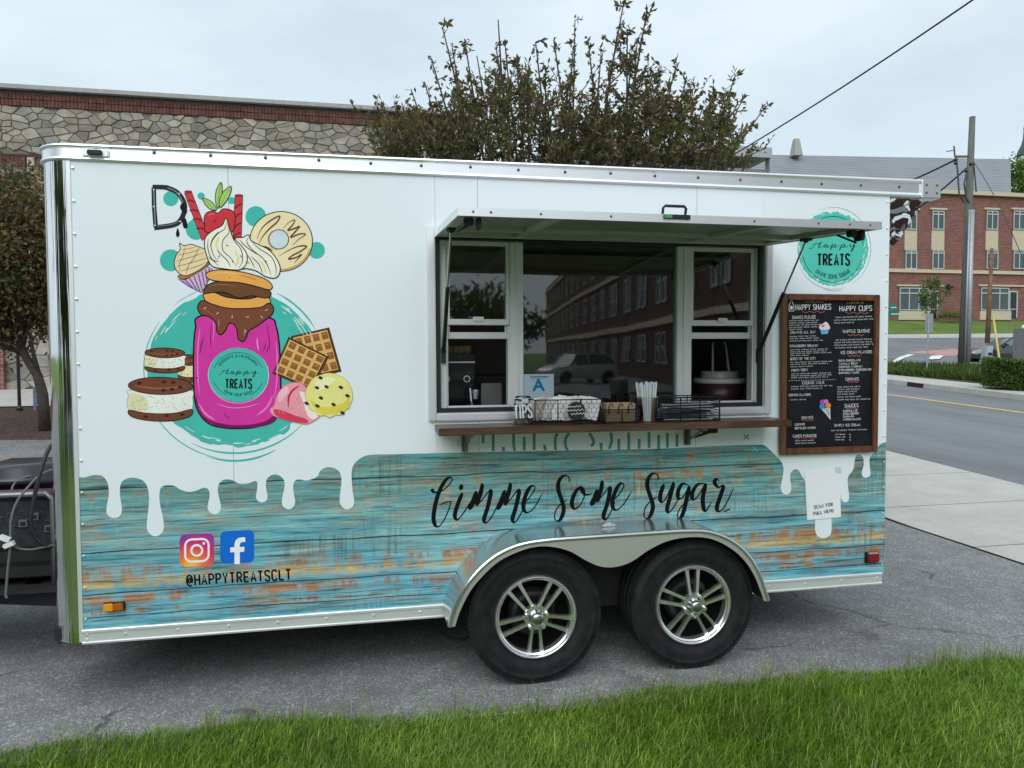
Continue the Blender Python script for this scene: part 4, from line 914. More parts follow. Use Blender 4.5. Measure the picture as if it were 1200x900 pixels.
# --- letter D with dark chrome outline and drips
d = dc(.0034); Dp = A([(176, 86), (235, 84), (288, 108), (322, 155), (326, 200), (308, 246), (272, 272), (186, 284)])
d.line(A([(182, 284), (174, 180), (172, 84)]), 5.4, (44, 44, 48), smooth=False); d.line(A([(166, 82), (200, 82), (240, 84)]), 5.4, (44, 44, 48), smooth=False)
d.line(A([(235, 84), (288, 108), (322, 155), (326, 200), (308, 246), (272, 272), (174, 287)]), 5.8, (44, 44, 48)); d.line(A([(172, 92), (180, 278)]), 1.1, (150, 156, 162), smooth=False); d.line(A([(240, 86), (284, 106), (316, 155), (320, 200)]), 1.1, (140, 146, 152)); d.line(A([(300, 250), (268, 268), (190, 279)]), 1., (120, 126, 132))
for x, y in ((172, 95), (172, 180), (178, 275), (300, 115), (330, 190), (305, 255)):
    (px, py), = A([(x, y)]); d.ell(px, py, 1.0, 1.0, (215, 220, 224), 8)
d.fill(A([(318, 240), (332, 240), (342, 275), (336, 290), (322, 286), (316, 262)]), INK); d.fill(A([(292, 288), (302, 318), (296, 332), (286, 330), (284, 315)]), INK)
d.fill(A([(318, 160), (332, 170), (340, 205), (326, 215), (304, 185)]), INK)
d.build('letter_d_graphic', tr)
# --- straws, strawberry and leaves
d = dc(.0036); RED = (206, 62, 70)
for q, st in ((A([(326, 112), (360, 101), (448, 330), (415, 352)]), ((338, 150, 378, 160), (352, 200, 395, 205), (368, 245, 412, 250), (386, 292, 428, 296))), (A([(580, 126), (619, 122), (612, 336), (568, 346)]), ((579, 190, 616, 168), (577, 240, 615, 214), (575, 290, 613, 262), (573, 335, 612, 310)))):
    d.shape(q, RED, (60, 20, 26), .7, smooth=False)
    for x0, y0, x1, y1 in st: d.line(A([(x0, y0), ((x0+x1)/2, (y0+y1)/2-6), (x1, y1)]), 1.9, (128, 34, 48))
d.ell(*A([(345, 106)])[0], 4.2, 1.4, (168, 46, 58), outline=(60, 20, 26), w=.5); d.ell(*A([(600, 124)])[0], 4.6, 1.2, (168, 46, 58), outline=(60, 20, 26), w=.5)
d.shape(A([(425, 235), (440, 210), (470, 203), (495, 212), (520, 192), (555, 196), (578, 215), (580, 260), (560, 310), (440, 310), (428, 270)]), (208, 56, 62), INK, 1.0)
d.line(A([(448, 225), (462, 216), (478, 220)]), .7, (244, 150, 150)); d.line(A([(470, 250), (478, 262)]), .8, INK); d.line(A([(485, 245), (480, 258)]), .7, INK)
for q in (A([(418, 138), (455, 150), (478, 175), (486, 198), (455, 192), (430, 168)]), A([(510, 58), (516, 100), (508, 150), (494, 190), (482, 150), (486, 100)]), A([(560, 78), (556, 115), (535, 155), (506, 184), (502, 150), (522, 105)])):
    d.shape(q, (168, 206, 108), INK, .9)
    m_ = q[0], ((q[2][0]+q[-2][0])/2, (q[2][1]+q[-2][1])/2), q[3]; d.line(list(m_), .4, (70, 110, 50))
d.build('strawberry_and_straws_graphic', tr)
# --- doughnut
d = dc(.0044); (cx, cy), = A([(812, 355)])
d.ell(cx, cy, 36.8, 35, (240, 224, 178), 40, outline=INK, w=1.1); d.line([(cx+35*math.cos(R_(a)), cy+33*math.sin(R_(a))) for a in range(15, 105, 10)], 1.9, (222, 160, 84))
(hx_, hy_), = A([(800, 345)])
BR = (112, 70, 50)
for q in ([(690, 345), (715, 290), (760, 250), (805, 228), (790, 260), (755, 290), (720, 330), (700, 365)], [(820, 295), (850, 260), (880, 248), (868, 275), (845, 300), (880, 290), (905, 280), (880, 310), (860, 335), (905, 318), (935, 320), (900, 345), (870, 375)], [(800, 430), (850, 400), (900, 380), (940, 380), (910, 405), (870, 425), (850, 445), (890, 435), (915, 420), (895, 445), (875, 465)], [(700, 380), (740, 385), (770, 405)]):
    d.line(A(q), 1.9, BR, taper=True)
d.ell(hx_, hy_, 11.6, 11.3, (208, 220, 226), 24, outline=INK, w=1.0); d.line([(hx_+12.6*math.cos(R_(a)), hy_+12.2*math.sin(R_(a))) for a in range(100, 250, 15)], 1.2, (222, 170, 100))
for i in range(14): a = rnd.uniform(0, 6.28); k = rnd.uniform(.55, .9); d.ell(cx+36*k*math.cos(a), cy+34*k*math.sin(a), .35, .35, (150, 110, 60), 6)
d.build('doughnut_graphic', tr)
# --- cupcake
d = dc(.0040); d.shape(A([(294, 545), (330, 548), (380, 520), (440, 482), (466, 492), (452, 540), (430, 585), (412, 612), (365, 590), (325, 565)]), (214, 186, 214), INK, .9, smooth=False)
for x0, y0, x1, y1 in ((310, 552, 355, 584), (330, 550, 372, 592), (352, 540, 390, 600), (374, 530, 404, 606), (396, 518, 416, 602), (414, 506, 428, 580), (432, 496, 440, 562), (450, 490, 452, 535)): d.line(A([(x0, y0), (x1, y1)]), 1.5, (136, 84, 150), smooth=False)
d.shape(A([(292, 530), (320, 545), (380, 520), (446, 476), (438, 462), (380, 495), (320, 520)]), (190, 120, 72), INK, .7)
d.shape(A([(302, 364), (322, 376), (360, 370), (392, 380), (432, 398), (446, 430), (438, 468), (390, 505), (330, 528), (292, 508), (275, 470), (284, 425), (304, 396)]), (238, 216, 168), INK, 1.0)
for q in ([(306, 398), (345, 392), (385, 384)], [(290, 425), (340, 415), (410, 395)], [(282, 455), (340, 440), (430, 410)], [(284, 482), (350, 465), (440, 438)], [(296, 506), (360, 490), (438, 462)], [(330, 380), (318, 430), (300, 470), (305, 505)], [(400, 385), (380, 430), (345, 480), (335, 522)]): d.line(A(q), .65, (120, 84, 50), taper=True)
d.build('cupcake_graphic', tr)
# --- biscuits stack: whipped cream, buns
d = dc(.0060); d.fill(A([(440, 600), (600, 600), (740, 620), (740, 650), (600, 660), (450, 640)]), (84, 54, 34))
d.shape(A([(424, 616), (470, 610), (540, 636), (640, 645), (720, 628), (752, 640), (755, 668), (700, 688), (560, 692), (450, 668), (426, 644)]), (236, 170, 84), INK, 1.2)
d.shape(A([(440, 575), (500, 556), (600, 562), (700, 585), (752, 602), (760, 625), (735, 640), (660, 628), (600, 640), (530, 612), (470, 612), (424, 618), (428, 595)]), (112, 74, 44), INK, 1.2)
d.line(A([(445, 585), (500, 572), (590, 580)]), .7, (160, 116, 74), taper=True)
d.shape(A([(440, 512), (500, 498), (600, 506), (690, 528), (745, 552), (768, 582), (750, 598), (690, 582), (600, 562), (500, 556), (442, 540)]), (238, 172, 88), INK, 1.2)
d.line(A([(460, 520), (520, 512), (600, 520)]), .7, (250, 206, 140), taper=True); d.line(A([(600, 525), (650, 535), (690, 550)]), .7, (150, 96, 44), taper=True); d.ell(*A([(553, 536)])[0], .9, .6, (110, 66, 30), 8)
CRM = (244, 240, 220)
d.shape(A([(650, 322), (660, 350), (700, 372), (748, 396), (782, 432), (806, 480), (802, 520), (778, 540), (730, 530), (690, 505), (640, 492), (590, 490), (590, 420), (580, 345), (620, 335)]), CRM, INK, 1.2)
d.shape(A([(535, 238), (552, 285), (570, 335), (610, 375), (640, 420), (636, 470), (600, 498), (520, 492), (470, 482), (446, 450), (428, 385), (432, 335), (470, 300), (515, 275)]), CRM, INK, 1.2)
for q in ([(536, 246), (530, 290), (490, 320), (460, 370), (475, 430), (500, 450)], [(540, 260), (550, 310), (520, 350), (520, 400), (560, 440), (585, 480)], [(556, 300), (575, 350), (610, 395), (618, 450), (600, 490)], [(446, 340), (444, 390), (462, 440), (500, 480)], [(500, 305), (470, 340), (455, 380)], [(650, 330), (640, 360), (670, 400), (720, 440), (750, 490), (760, 525)], [(660, 350), (700, 390), (760, 430), (785, 480), (785, 530)], [(640, 420), (660, 450), (680, 490)], [(660, 430), (700, 470), (720, 520)], [(600, 345), (640, 385), (690, 420)], [(480, 370), (500, 410), (540, 450), (560, 485)], [(446, 430), (470, 450), (500, 456)]):
    d.line(A(q), .95, INK, taper=True)
d.line(A([(500, 330), (485, 370), (495, 400)]), 2.2, (236, 220, 150), taper=True); d.line(A([(580, 400), (596, 440), (586, 476)]), 2.4, (236, 220, 150), taper=True); d.line(A([(700, 440), (726, 480), (736, 512)]), 2.2, (236, 220, 150), taper=True)
for x, y, a in ((540, 375, 20), (568, 455, 80), (645, 462, 10), (735, 455, 40), (500, 430, 120), (610, 430, 60)):
    (px, py), = A([(x, y)]); d.line([(px-1.6*math.cos(R_(a)), py-1.6*math.sin(R_(a))), (px+1.6*math.cos(R_(a)), py+1.6*math.sin(R_(a)))], .9, (90, 74, 120), smooth=False)
d.build('cream_and_bun_graphic', tr)
# --- jar
MAG = (214, 58, 160)
d = dc(.0046); jar = B([(400, 4), (382, 60), (373, 150), (372, 300), (378, 420), (400, 490), (450, 542), (520, 562), (600, 566), (680, 560), (745, 538), (790, 498), (808, 430), (809, 260), (800, 120), (785, 50), (760, 12), (600, -20)])
d.shape(jar, MAG, INK, 1.9)
d.fill(B([(384, 400), (402, 470), (450, 522), (540, 546), (640, 548), (730, 530), (780, 490), (800, 430), (790, 520), (720, 556), (600, 564), (500, 556), (420, 514), (388, 460)]), (120, 26, 92))
for q, w, c in (([(405, 60), (394, 160), (394, 300), (402, 400)], 1.3, (238, 130, 200)), ([(462, 40), (458, 100), (458, 160)], .8, (96, 22, 76)), ([(470, 20), (474, 70), (470, 130)], 1.2, (236, 120, 196)), ([(740, 40), (752, 120), (754, 170)], .9, (96, 22, 76)), ([(690, 110), (694, 150), (700, 175)], 1.8, (240, 140, 204)), ([(786, 130), (792, 220), (790, 330), (776, 420)], 1.2, (240, 140, 204)), ([(400, 440), (430, 490), (480, 524)], 1.5, (242, 150, 206)), ([(770, 400), (740, 460), (690, 500)], 2.6, (240, 120, 196)), ([(526, 486), (540, 510), (556, 514)], 1.2, (150, 34, 112)), ([(412, 130), (404, 190)], .8, (80, 18, 64)), ([(424, 100), (412, 150)], .8, (80, 18, 64)), ([(735, 140), (722, 180)], .7, (80, 18, 64)), ([(748, 150), (738, 190)], .7, (80, 18, 64)), ([(480, 440), (560, 462), (640, 458), (700, 440)], .9, (240, 150, 206))):
    d.line(B(q), w, c, taper=True)
CHO = (126, 72, 52)
d.shape(A([(393, 694), (400, 664), (424, 652), (470, 672), (560, 692), (700, 688), (748, 666), (772, 684), (768, 718), (730, 752), (686, 782), (648, 806), (636, 840), (618, 858), (596, 842), (588, 792), (566, 766), (546, 772), (532, 802), (508, 824), (488, 804), (486, 768), (452, 734), (412, 724)]), CHO, INK, 1.3)
d.line(A([(410, 690), (440, 705), (480, 730)]), .9, (164, 104, 80), taper=True); d.line(A([(500, 745), (498, 785)]), 1.0, (190, 140, 118), taper=True); d.line(A([(630, 790), (626, 830)]), 1.0, (190, 140, 118), taper=True)
for x, y, a in ((430, 690, -30), (492, 716, -35), (566, 733, 95), (643, 735, 0), (715, 735, 50), (738, 700, -25), (632, 805, 60)):
    (px, py), = A([(x, y)]); d.line([(px-2.4*math.cos(R_(a)), py-2.4*math.sin(R_(a))), (px+2.4*math.cos(R_(a)), py+2.4*math.sin(R_(a)))], 1.5, INK, smooth=False); d.line([(px-2*math.cos(R_(a)), py-2*math.sin(R_(a))), (px+2*math.cos(R_(a)), py+2*math.sin(R_(a)))], .8, (226, 214, 190), smooth=False)
d.build('milkshake_jar_graphic', tr)
HAPPY = ([(375, 448), (398, 456), (425, 432), (452, 392)], [(408, 420), (450, 412), (500, 405)], [(498, 388), (478, 420), (470, 444), (488, 444), (512, 430)], [(548, 420), (528, 422), (518, 440), (534, 442), (550, 420), (548, 440), (562, 442), (590, 425)], [(602, 414), (590, 446), (578, 472)], [(594, 432), (616, 416), (628, 424), (616, 442), (600, 440), (640, 440), (670, 424)], [(690, 414), (676, 446), (664, 474)], [(680, 432), (704, 416), (716, 424), (704, 442), (690, 440), (728, 440), (752, 424)], [(768, 416), (766, 436), (784, 436), (806, 412), (796, 446), (782, 478), (772, 480), (784, 456), (832, 428)])
def badge(d, cx, cy, sx, sy, sc, top_text):
    f = lambda x, y: (cx+(x-607)*sc*sx/8, cy+(y-470)*sc*sy/8)
    for s_ in HAPPY: d.line([f(*p) for p in s_], .95*sc, INK, n=4, calli=(.55*sc, 1.25*sc))
    d.sfont('TREATS', *f(462, 612), *f(758, 612), 13.2*sc*sy, 2.3*sc, INK, gap=.62)
    return f
d = dc(.0092); (cx, cy), = B([(597, 298)])
q = []
for i in range(120):
    a = 2*math.pi*i/120; k = 1-.03*rnd.random(); q.append((cx+36*k*math.cos(a), cy+32.2*k*math.sin(a)))
d.fill(q, TEAL, smooth=False); arc(d, cx, cy, 35.6, 32, -40, 60, .8, (190, 220, 214)); arc(d, cx, cy, 35.2, 31.6, 120, 220, .8, (170, 214, 206)); arc(d, cx, cy, 36.5, 33, 20, 150, 1.1, (228, 150, 206))
for a0, a1 in ((198, 342), (20, 62), (118, 160)): arc(d, cx, cy, 29.5, 26.5, a0, a1, .5, INK, taper=False)
badge(d, cx, cy+1, 1.0, 1.0, .82, None)
d.sfont('DESSERTS & MILKSHAKES', 0, 0, 1, 0, 1, .42, INK, .5, lambda t, g: (cx+(24.2+3.2*g)*math.cos(R_(150-120*t)), cy-(21.2+3.2*g)*math.sin(R_(150-120*t)))); d.sfont('GIMME SOME SUGAR', 0, 0, 1, 0, 1, .42, INK, .5, lambda t, g: (cx+(27.4-3*g)*math.cos(R_(232+76*t)), cy-(24.5-3*g)*math.sin(R_(232+76*t))))
d.build('jar_label_graphic', tr)
# --- ice cream sandwiches
COOK, COOK2, OUT = (116, 68, 50), (150, 96, 66), (34, 22, 20)
def sandwich(d, cx, cy, w, h, rot=0., cream=(236, 236, 226)):
    d.shape([(cx-w*.98, cy-h*.2), (cx-w*.9, cy-h*.42), (cx+w*.9, cy-h*.42), (cx+w*1.0, cy-h*.1), (cx+w*.96, cy+h*.5), (cx+w*.6, cy+h*.66), (cx-w*.6, cy+h*.66), (cx-w*1.0, cy+h*.4)], cream, (120, 110, 90), .5)
    d.fill([(cx-w*.97, cy-h*.15), (cx-w*.85, cy-h*.3), (cx-w*.45, cy-h*.1), (cx-w*.4, cy+h*.4), (cx-w*.7, cy+h*.55), (cx-w*.98, cy+h*.38)], (228, 220, 178))
    h0 = d.h
    for i in range(int(w*1.6)): d.h = h0+.00001*i; d.ell(cx+rnd.uniform(-.9, .9)*w, cy+rnd.uniform(-.2, .5)*h, .55, .4, (40, 36, 34), 5)
    d.h = h0+.0006; d.ell(cx+w*.01, cy-h*.62+rot, w, h*.40, COOK, 30, rot=R_(1), outline=OUT, w=.9); d.line([(cx-w*.8, cy-h*.62), (cx, cy-h*.5), (cx+w*.8, cy-h*.6)], h*.09, COOK2, taper=True)
    for fx, fy in ((-.65, -.75), (.12, -.8), (.4, -.78), (.62, -.55), (.1, -.42), (.36, -.46)): d.h = h0+.0012; d.ell(cx+w*fx, cy+h*fy+rot, w*.07, h*.06, (70, 38, 30), 10, outline=OUT, w=.45)
    q = [(cx-w*.97, cy+h*.5), (cx-w*.5, cy+h*.62), (cx, cy+h*.66), (cx+w*.5, cy+h*.62), (cx+w*.97, cy+h*.46), (cx+w*.92, cy+h*.78), (cx+w*.4, cy+h*.98), (cx-w*.3, cy+h*.98), (cx-w*.88, cy+h*.8)]
    d.shape(q, COOK, OUT, .9)
    for fx, fy in ((-.45, .8), (.2, .75), (.68, .7)): d.ell(cx+w*fx, cy+h*fy, w*.07, h*.05, (70, 38, 30), 10, outline=OUT, w=.45)
d = dc(.0021); (x, y), = B([(350, 265)]); sandwich(d, x, y, 13, 16, cream=(232, 224, 170)); d.build('ice_cream_sandwich_graphic', tr)
d = dc(.0044); (x, y), = B([(227, 225)]); sandwich(d, x, y, 23.5, 14.5); d.build('ice_cream_sandwich_graphic', tr)
d = dc(.0044); (x, y), = B([(205, 420)]); sandwich(d, x, y, 38, 25.5); d.build('ice_cream_sandwich_graphic', tr)
# --- waffles
TAN, CELL = (226, 176, 104), (150, 98, 54)
def waffle(d, c4, n1, n2, edge=(92, 58, 36)):
    c4 = B(c4); d.shape(c4, edge, INK, .9, smooth=False)
    def bl(u, v): return tuple(lerp(lerp(c4[0][k], c4[1][k], u), lerp(c4[3][k], c4[2][k], u), v) for k in (0, 1))
    d.fill([bl(.04, .04), bl(.94, .04), bl(.94, .94), bl(.04, .94)], TAN, smooth=False)
    h0 = d.h
    for i in range(n1):
        for j in range(n2):
            d.h = h0
            u0, u1, v0, v1 = (i+.22)/n1*.92+.03, (i+.86)/n1*.92+.03, (j+.2)/n2*.92+.03, (j+.84)/n2*.92+.03
            qd = [bl(u0, v0), bl(u1, v0), bl(u1, v1), bl(u0, v1)]; d.shape(qd, CELL, (80, 48, 28), .55, smooth=False)
            d.line([bl(u0+.02, v0+.04), bl(u1-.02, v0+.04)], .6, (206, 150, 84), smooth=False)
d = dc(.0026); waffle(d, [(862, 104), (1052, 60), (1114, 280), (930, 320)], 4, 4); d.build('waffle_graphic', tr)
d = dc(.0052); waffle(d, [(850, 108), (1050, 208), (965, 372), (770, 290)], 4, 4); d.build('waffle_graphic', tr)
# --- ice cream scoops
d = dc(.0094); (x, y), = B([(876, 432)])
d.shape(B([(790, 400), (830, 350), (885, 334), (930, 350), (980, 420), (1010, 490), (990, 520), (940, 545), (880, 535), (820, 520), (770, 500), (755, 470), (776, 450)]), (238, 156, 172), (196, 92, 116), .5)
d.fill(B([(905, 380), (960, 410), (1000, 490), (975, 520), (945, 500), (925, 440)]), (244, 232, 222)); d.fill(B([(776, 470), (830, 480), (880, 500), (940, 520), (940, 540), (860, 530), (790, 505)]), (216, 66, 96))
d.fill(B([(800, 390), (835, 356), (850, 372), (820, 420), (800, 430)]), (246, 190, 200)); d.line(B([(905, 350), (870, 375), (850, 410), (848, 460)]), 2.3, (190, 38, 52), taper=True)
for i in range(12): d.ell(x+rnd.uniform(-20, 12), y+rnd.uniform(-12, 18), rnd.uniform(.5, 1.2), .6, rnd.choice([(222, 92, 118), (250, 206, 212)]), 6)
d.build('strawberry_scoop_graphic', tr)
d = dc(.0130); (x, y), = B([(1052, 398)])
q = []
for i in range(40):
    a = 2*math.pi*i/40; k = 1 + (.05*math.sin(i*2.1) if math.sin(a) > .45 else .012*math.sin(i*1.3)); q.append((x+27.5*k*math.cos(a), y+25.5*k*math.sin(a)))
d.shape(q, (234, 228, 140), (176, 160, 60), .5); d.fill([(x-22, y+6), (x-6, y+14), (x+16, y+10), (x+24, y+2), (x+22, y+16), (x+8, y+22), (x-10, y+22)], (222, 206, 84)); d.fill([(x-16, y-14), (x-4, y-21), (x+8, y-18), (x-2, y-10), (x-14, y-4)], (246, 242, 186))
for px, py in ((1010, 312), (1040, 357), (1112, 360), (992, 362), (1012, 413), (1145, 402), (1075, 446), (994, 453), (940, 440), (1120, 488)): (a, b), = B([(px, py)]); d.shape([(a-2.6, b-.4), (a-.4, b-2), (a+2.6, b+.2), (a+.6, b+2)], (66, 52, 36), (36, 28, 20), .35)
d.build('pistachio_scoop_graphic', tr)
# --- round badge at the right
d = dc(.0022); cx, cy = 977, 291; q = []
for i in range(140):
    a = 2*math.pi*i/140; k = 1-.03*rnd.random()-(.07 if 100 < i < 128 else 0)*rnd.random(); q.append((cx-1+42*k*math.cos(a), cy+44.5*k*math.sin(a)))
d.fill(q, (86, 194, 176), smooth=False); h0 = d.h
for i in range(40): d.h = h0; a = rnd.uniform(-60, 150); k = rnd.uniform(.86, .95); arc(d, cx-1, cy, 42*k, 44.5*k, a, a+rnd.uniform(3, 10), rnd.uniform(.5, 1.2), WHITE, 5)
for i in range(14): d.h = h0; a = rnd.uniform(150, 250); k = rnd.uniform(.92, .97); arc(d, cx-1, cy, 42*k, 44.5*k, a, a+rnd.uniform(3, 8), rnd.uniform(.5, 1), WHITE, 5)
arc(d, cx, cy, 43.5, 48, -115, 60, .45, (70, 130, 120)); arc(d, cx-1, cy+1, 43, 47, 70, 155, .5, (70, 140, 130)); arc(d, cx, cy, 40, 50, 75, 108, .7, (96, 176, 164))
arc(d, cx-1, cy+1, 36, 38.5, 18, 168, .65, INK, taper=False); arc(d, cx-1, cy+1, 36, 38.5, -28, -4, .65, INK, taper=False); arc(d, cx-1, cy+1, 36, 38.5, -112, -64, .65, INK, taper=False)
d2f = badge(d, 976.5, 293, 1., 1., 1.0, None)
d.sfont('GIMME SOME SUGAR', 0, 0, 1, 0, 1, .6, INK, .5, lambda t, g: (cx-1+(33.4-4.6*g)*math.cos(R_(232+76*t)), cy-(35.4-4.6*g)*math.sin(R_(232+76*t))))
d.build('round_badge_graphic', tr)
# --- brush lettering
d = dc(.0020); zz = lambda pts: zA(pts, 500, 545, 3.243)
STK = ([(20, 90), (28, 103), (55, 100), (82, 78), (97, 56), (88, 47), (70, 60), (48, 100), (33, 150), (26, 200), (33, 229), (48, 232), (68, 205), (84, 168), (92, 140)], [(48, 152), (74, 141), (98, 138)],
    [(136, 105), (118, 150), (107, 190), (116, 208), (138, 185), (166, 140)],
    [(190, 98), (176, 135), (163, 164), (176, 158), (196, 110), (211, 72), (205, 108), (190, 152), (212, 130), (238, 98), (244, 104), (232, 160), (218, 205), (226, 219), (246, 198), (272, 148)],
    [(298, 95), (284, 132), (270, 164), (283, 157), (303, 108), (318, 70), (312, 106), (298, 150), (320, 128), (345, 96), (351, 103), (339, 160), (326, 204), (335, 218), (352, 196), (376, 150)],
    [(374, 142), (396, 116), (411, 90), (403, 78), (385, 95), (369, 140), (370, 172), (386, 180), (410, 160), (440, 106)],
    [(542, 66), (540, 46), (522, 40), (503, 60), (500, 92), (512, 130), (521, 165), (513, 198), (500, 213), (487, 204), (489, 178), (506, 152), (535, 130)],
    [(590, 82), (568, 98), (552, 140), (560, 166), (581, 155), (600, 116), (597, 90), (585, 84), (602, 112), (630, 108)],
    [(650, 92), (638, 122), (626, 150), (640, 142), (656, 98), (667, 61), (662, 96), (648, 138), (668, 116), (692, 86), (697, 94), (686, 148), (672, 192), (681, 207), (698, 182), (716, 140)],
    [(713, 131), (735, 106), (749, 80), (741, 68), (724, 86), (707, 130), (708, 162), (724, 170), (750, 146), (780, 98)],
    [(880, 58), (878, 38), (860, 32), (842, 52), (839, 84), (851, 122), (860, 157), (852, 188), (840, 203), (827, 195), (829, 168), (846, 142), (876, 120)],
    [(902, 72), (888, 112), (891, 140), (908, 128), (938, 66), (926, 118), (914, 163), (919, 180), (936, 164), (960, 122)],
    [(996, 78), (974, 70), (956, 98), (957, 128), (975, 120), (998, 82), (987, 132), (976, 178), (962, 205), (953, 190), (968, 158), (1012, 124)],
    [(1056, 70), (1030, 74), (1010, 104), (1012, 131), (1031, 118), (1060, 72), (1050, 120), (1052, 162), (1062, 174), (1082, 140)],
    [(1112, 62), (1102, 52), (1094, 66), (1108, 84), (1128, 80), (1116, 118), (1103, 160), (1110, 176), (1132, 158), (1168, 84)], [(1128, 178), (1142, 172), (1154, 166)])
for q in STK: d.line(zz(q), 3, (16, 16, 18), n=7, calli=(1.5, 5.1))
(x, y), = zz([(131, 84)]); d.ell(x, y, 2.6, 3.6, (16, 16, 18), 12, rot=.3)
d.build('script_slogan_graphic', tr)
# --- handle text, social logos
d = dc(.0020); d.sfont('@HAPPYTREATSCLT', 219, 686.3, 341, 679.2, 12.2, 2.2, (14, 14, 16), gap=.55); d.build('handle_lettering', tr)
n = NB('sunset_logo'); sx_ = n.xyz()
logo_c = P(230, 645, 0); c0 = P(212, 664, 0)
off = tr.location
u = n.math('MULTIPLY', n.math('SUBTRACT', sx_[0], c0.x-off.x), 5.4); w_ = n.math('MULTIPLY', n.math('SUBTRACT', sx_[2], c0.z-off.z), 5.4)
rr_ = n.math('SQRT', n.math('ADD', n.math('POWER', n.math('SUBTRACT', u, .25), 2.), n.math('POWER', n.math('ADD', w_, .02), 2.)))
c1 = n.ramp(rr_, [(0., lin((252, 210, 70))), (.3, lin((246, 120, 48))), (.62, lin((214, 40, 110))), (1., lin((150, 48, 160)))])
blu = n.ramp(n.math('ADD', n.math('MULTIPLY', u, -.8), w_), [(.45, (0, 0, 0)), (.95, (1, 1, 1))]); n.col(n.mix(blu, c1, lin((66, 60, 170)))); n.set(Roughness=.42)
def rrect(x0, y0, x1, y1, r, sk=0.):
    q = []
    for cx, cy, a0 in ((x1-r, y1-r, 0), (x0+r, y1-r, 90), (x0+r, y0+r, 180), (x1-r, y0+r, 270)):
        for k in range(6): a = R_(a0+18*k); q.append((cx+r*math.cos(a), cy+r*math.sin(a)))
    return [(x, y-sk*(x-x0)) for x, y in q]
q = rrect(210.5, 626.5, 251, 664.5, 7, .045)
MB().add([P(x, y, -.0005) for x, y in q], [tuple(range(len(q)))]).build('camera_logo_ground', MATS['sunset_logo'], tr)
d = dc(.0026); d.line(rrect(217, 632.5, 244.5, 658.5, 7.5, .045), 2.5, (240, 240, 240), True, smooth=False); d.ell(230.6, 645, 6.4, 6.2, None, 24, outline=(240, 240, 240), w=2.5); d.ell(238.8, 636.8, 1.7, 1.6, (240, 240, 240), 12); d.build('camera_logo_graphic', tr)
d = dc(.0020); q = rrect(258, 622.7, 298, 661, 6.5, .045); d.fill(q, (22, 108, 206), smooth=False)
d.fill([(x, y-.03*(x-270)) for x, y in ((274.8, 661.3), (274.8, 647.2), (269.8, 647.2), (269.8, 641.4), (274.8, 641.4), (274.8, 637.6), (276.2, 633.2), (279.6, 630.6), (284.4, 630.0), (287.4, 630.4), (287.4, 635.6), (284.4, 635.6), (281.8, 636.4), (281., 638.4), (281., 641.4), (286.8, 641.4), (285.8, 647.2), (281., 647.2), (281., 661.3))], (240, 243, 246), smooth=False); d.build('f_logo_graphic', tr)
# --- green stroke pattern beneath the shelf, and two small crosses
GR = (92, 158, 134); GR2 = (112, 190, 184)
zz5 = lambda pts: zA(pts, 490, 400, 4.286)
for q in ([(327, 470), (327, 512)], [(377, 466), (377, 552)], [(430, 552), (428, 530)], [(480, 462), (480, 520), (486, 550)], [(533, 480), (533, 548)], [(583, 462), (583, 546)], [(640, 548), (634, 520)], [(690, 480), (688, 520), (692, 546)], [(700, 462), (690, 480)], [(760, 460), (740, 490), (742, 530), (752, 548)], [(860, 460), (878, 490), (880, 515), (866, 525)], [(968, 458), (972, 500), (960, 540)], [(920, 545), (918, 510)], [(1008, 490), (1008, 545)], [(1058, 458), (1058, 542)], [(1110, 490), (1110, 540)], [(1160, 456), (1160, 535)], [(1208, 470), (1208, 540)], [(1252, 460), (1252, 535)], [(1300, 465), (1300, 530)]):
    d = dc(.0020); d.line(zz5(q), 3.4, GR, n=3); d.build('green_stroke_graphic', tr)
for x, y, c in ((874.6, 512, (120, 160, 176)), (885, 526, (110, 200, 206))):
    d = dc(.0020); d.line([(x-3, y-3), (x+3, y+3)], 1.3, c, smooth=False); d.line([(x-3, y+3), (x+3, y-3)], 1.3, c, smooth=False); d.build('small_cross_graphic', tr)
# ================================================================== THINGS ON AND AROUND THE TRAILER
# --- chalkboard menu
n = NB('menu_frame_wood'); v = n.map((3, 3, 3)); n.col(n.ramp(n.noise(n.map((9, 9, 1.2)), 4, 5, .6, .5), [(.3, (.06, .02, .008)), (.55, (.13, .045, .016)), (.75, (.19, .075, .028))])); n.set(Roughness=.5); n.bump(n.noise(n.map((14, 14, 2)), 6, 4), .2, .004)
mc = [P(916, 344, -.03), P(1030, 345.5, -.03), P(1030, 530, -.03), P(914.5, 532.5, -.03)]
mx0, mx1, mz0, mz1 = (mc[0].x+mc[3].x)/2, (mc[1].x+mc[2].x)/2, (mc[2].z+mc[3].z)/2, (mc[0].z+mc[1].z)/2
mn = thing('menu_board', 'tall chalkboard menu in a dark wooden frame on the trailer side', 'menu board', ((mx0+mx1)/2, -.02, mz0))
fw = .036
MB().box(mx0+.01, mx1-.01, -.016, -.0095, mz0+.01, mz1-.01).build('chalkboard', mat('chalkboard_black', (.011, .013, .016), .6, var=.5, vscale=5, spec=.15), mn)
for x0, x1, z0, z1 in ((mx0, mx0+fw, mz0, mz1), (mx1-fw, mx1, mz0, mz1), (mx0+fw+.001, mx1-fw-.001, mz0, mz0+fw), (mx0+fw+.001, mx1-fw-.001, mz1-fw, mz1)):
    MB().box(x0, x1, -.034, -.0165, z0, z1, bev=.004).build('frame_board', MATS['menu_frame_wood'], mn, auto=30)
MB().box(mx0+.03, mx1-.03, -.0094, -.0012, mz0+.03, mz1-.03).build('backing', M_DARK, mn)
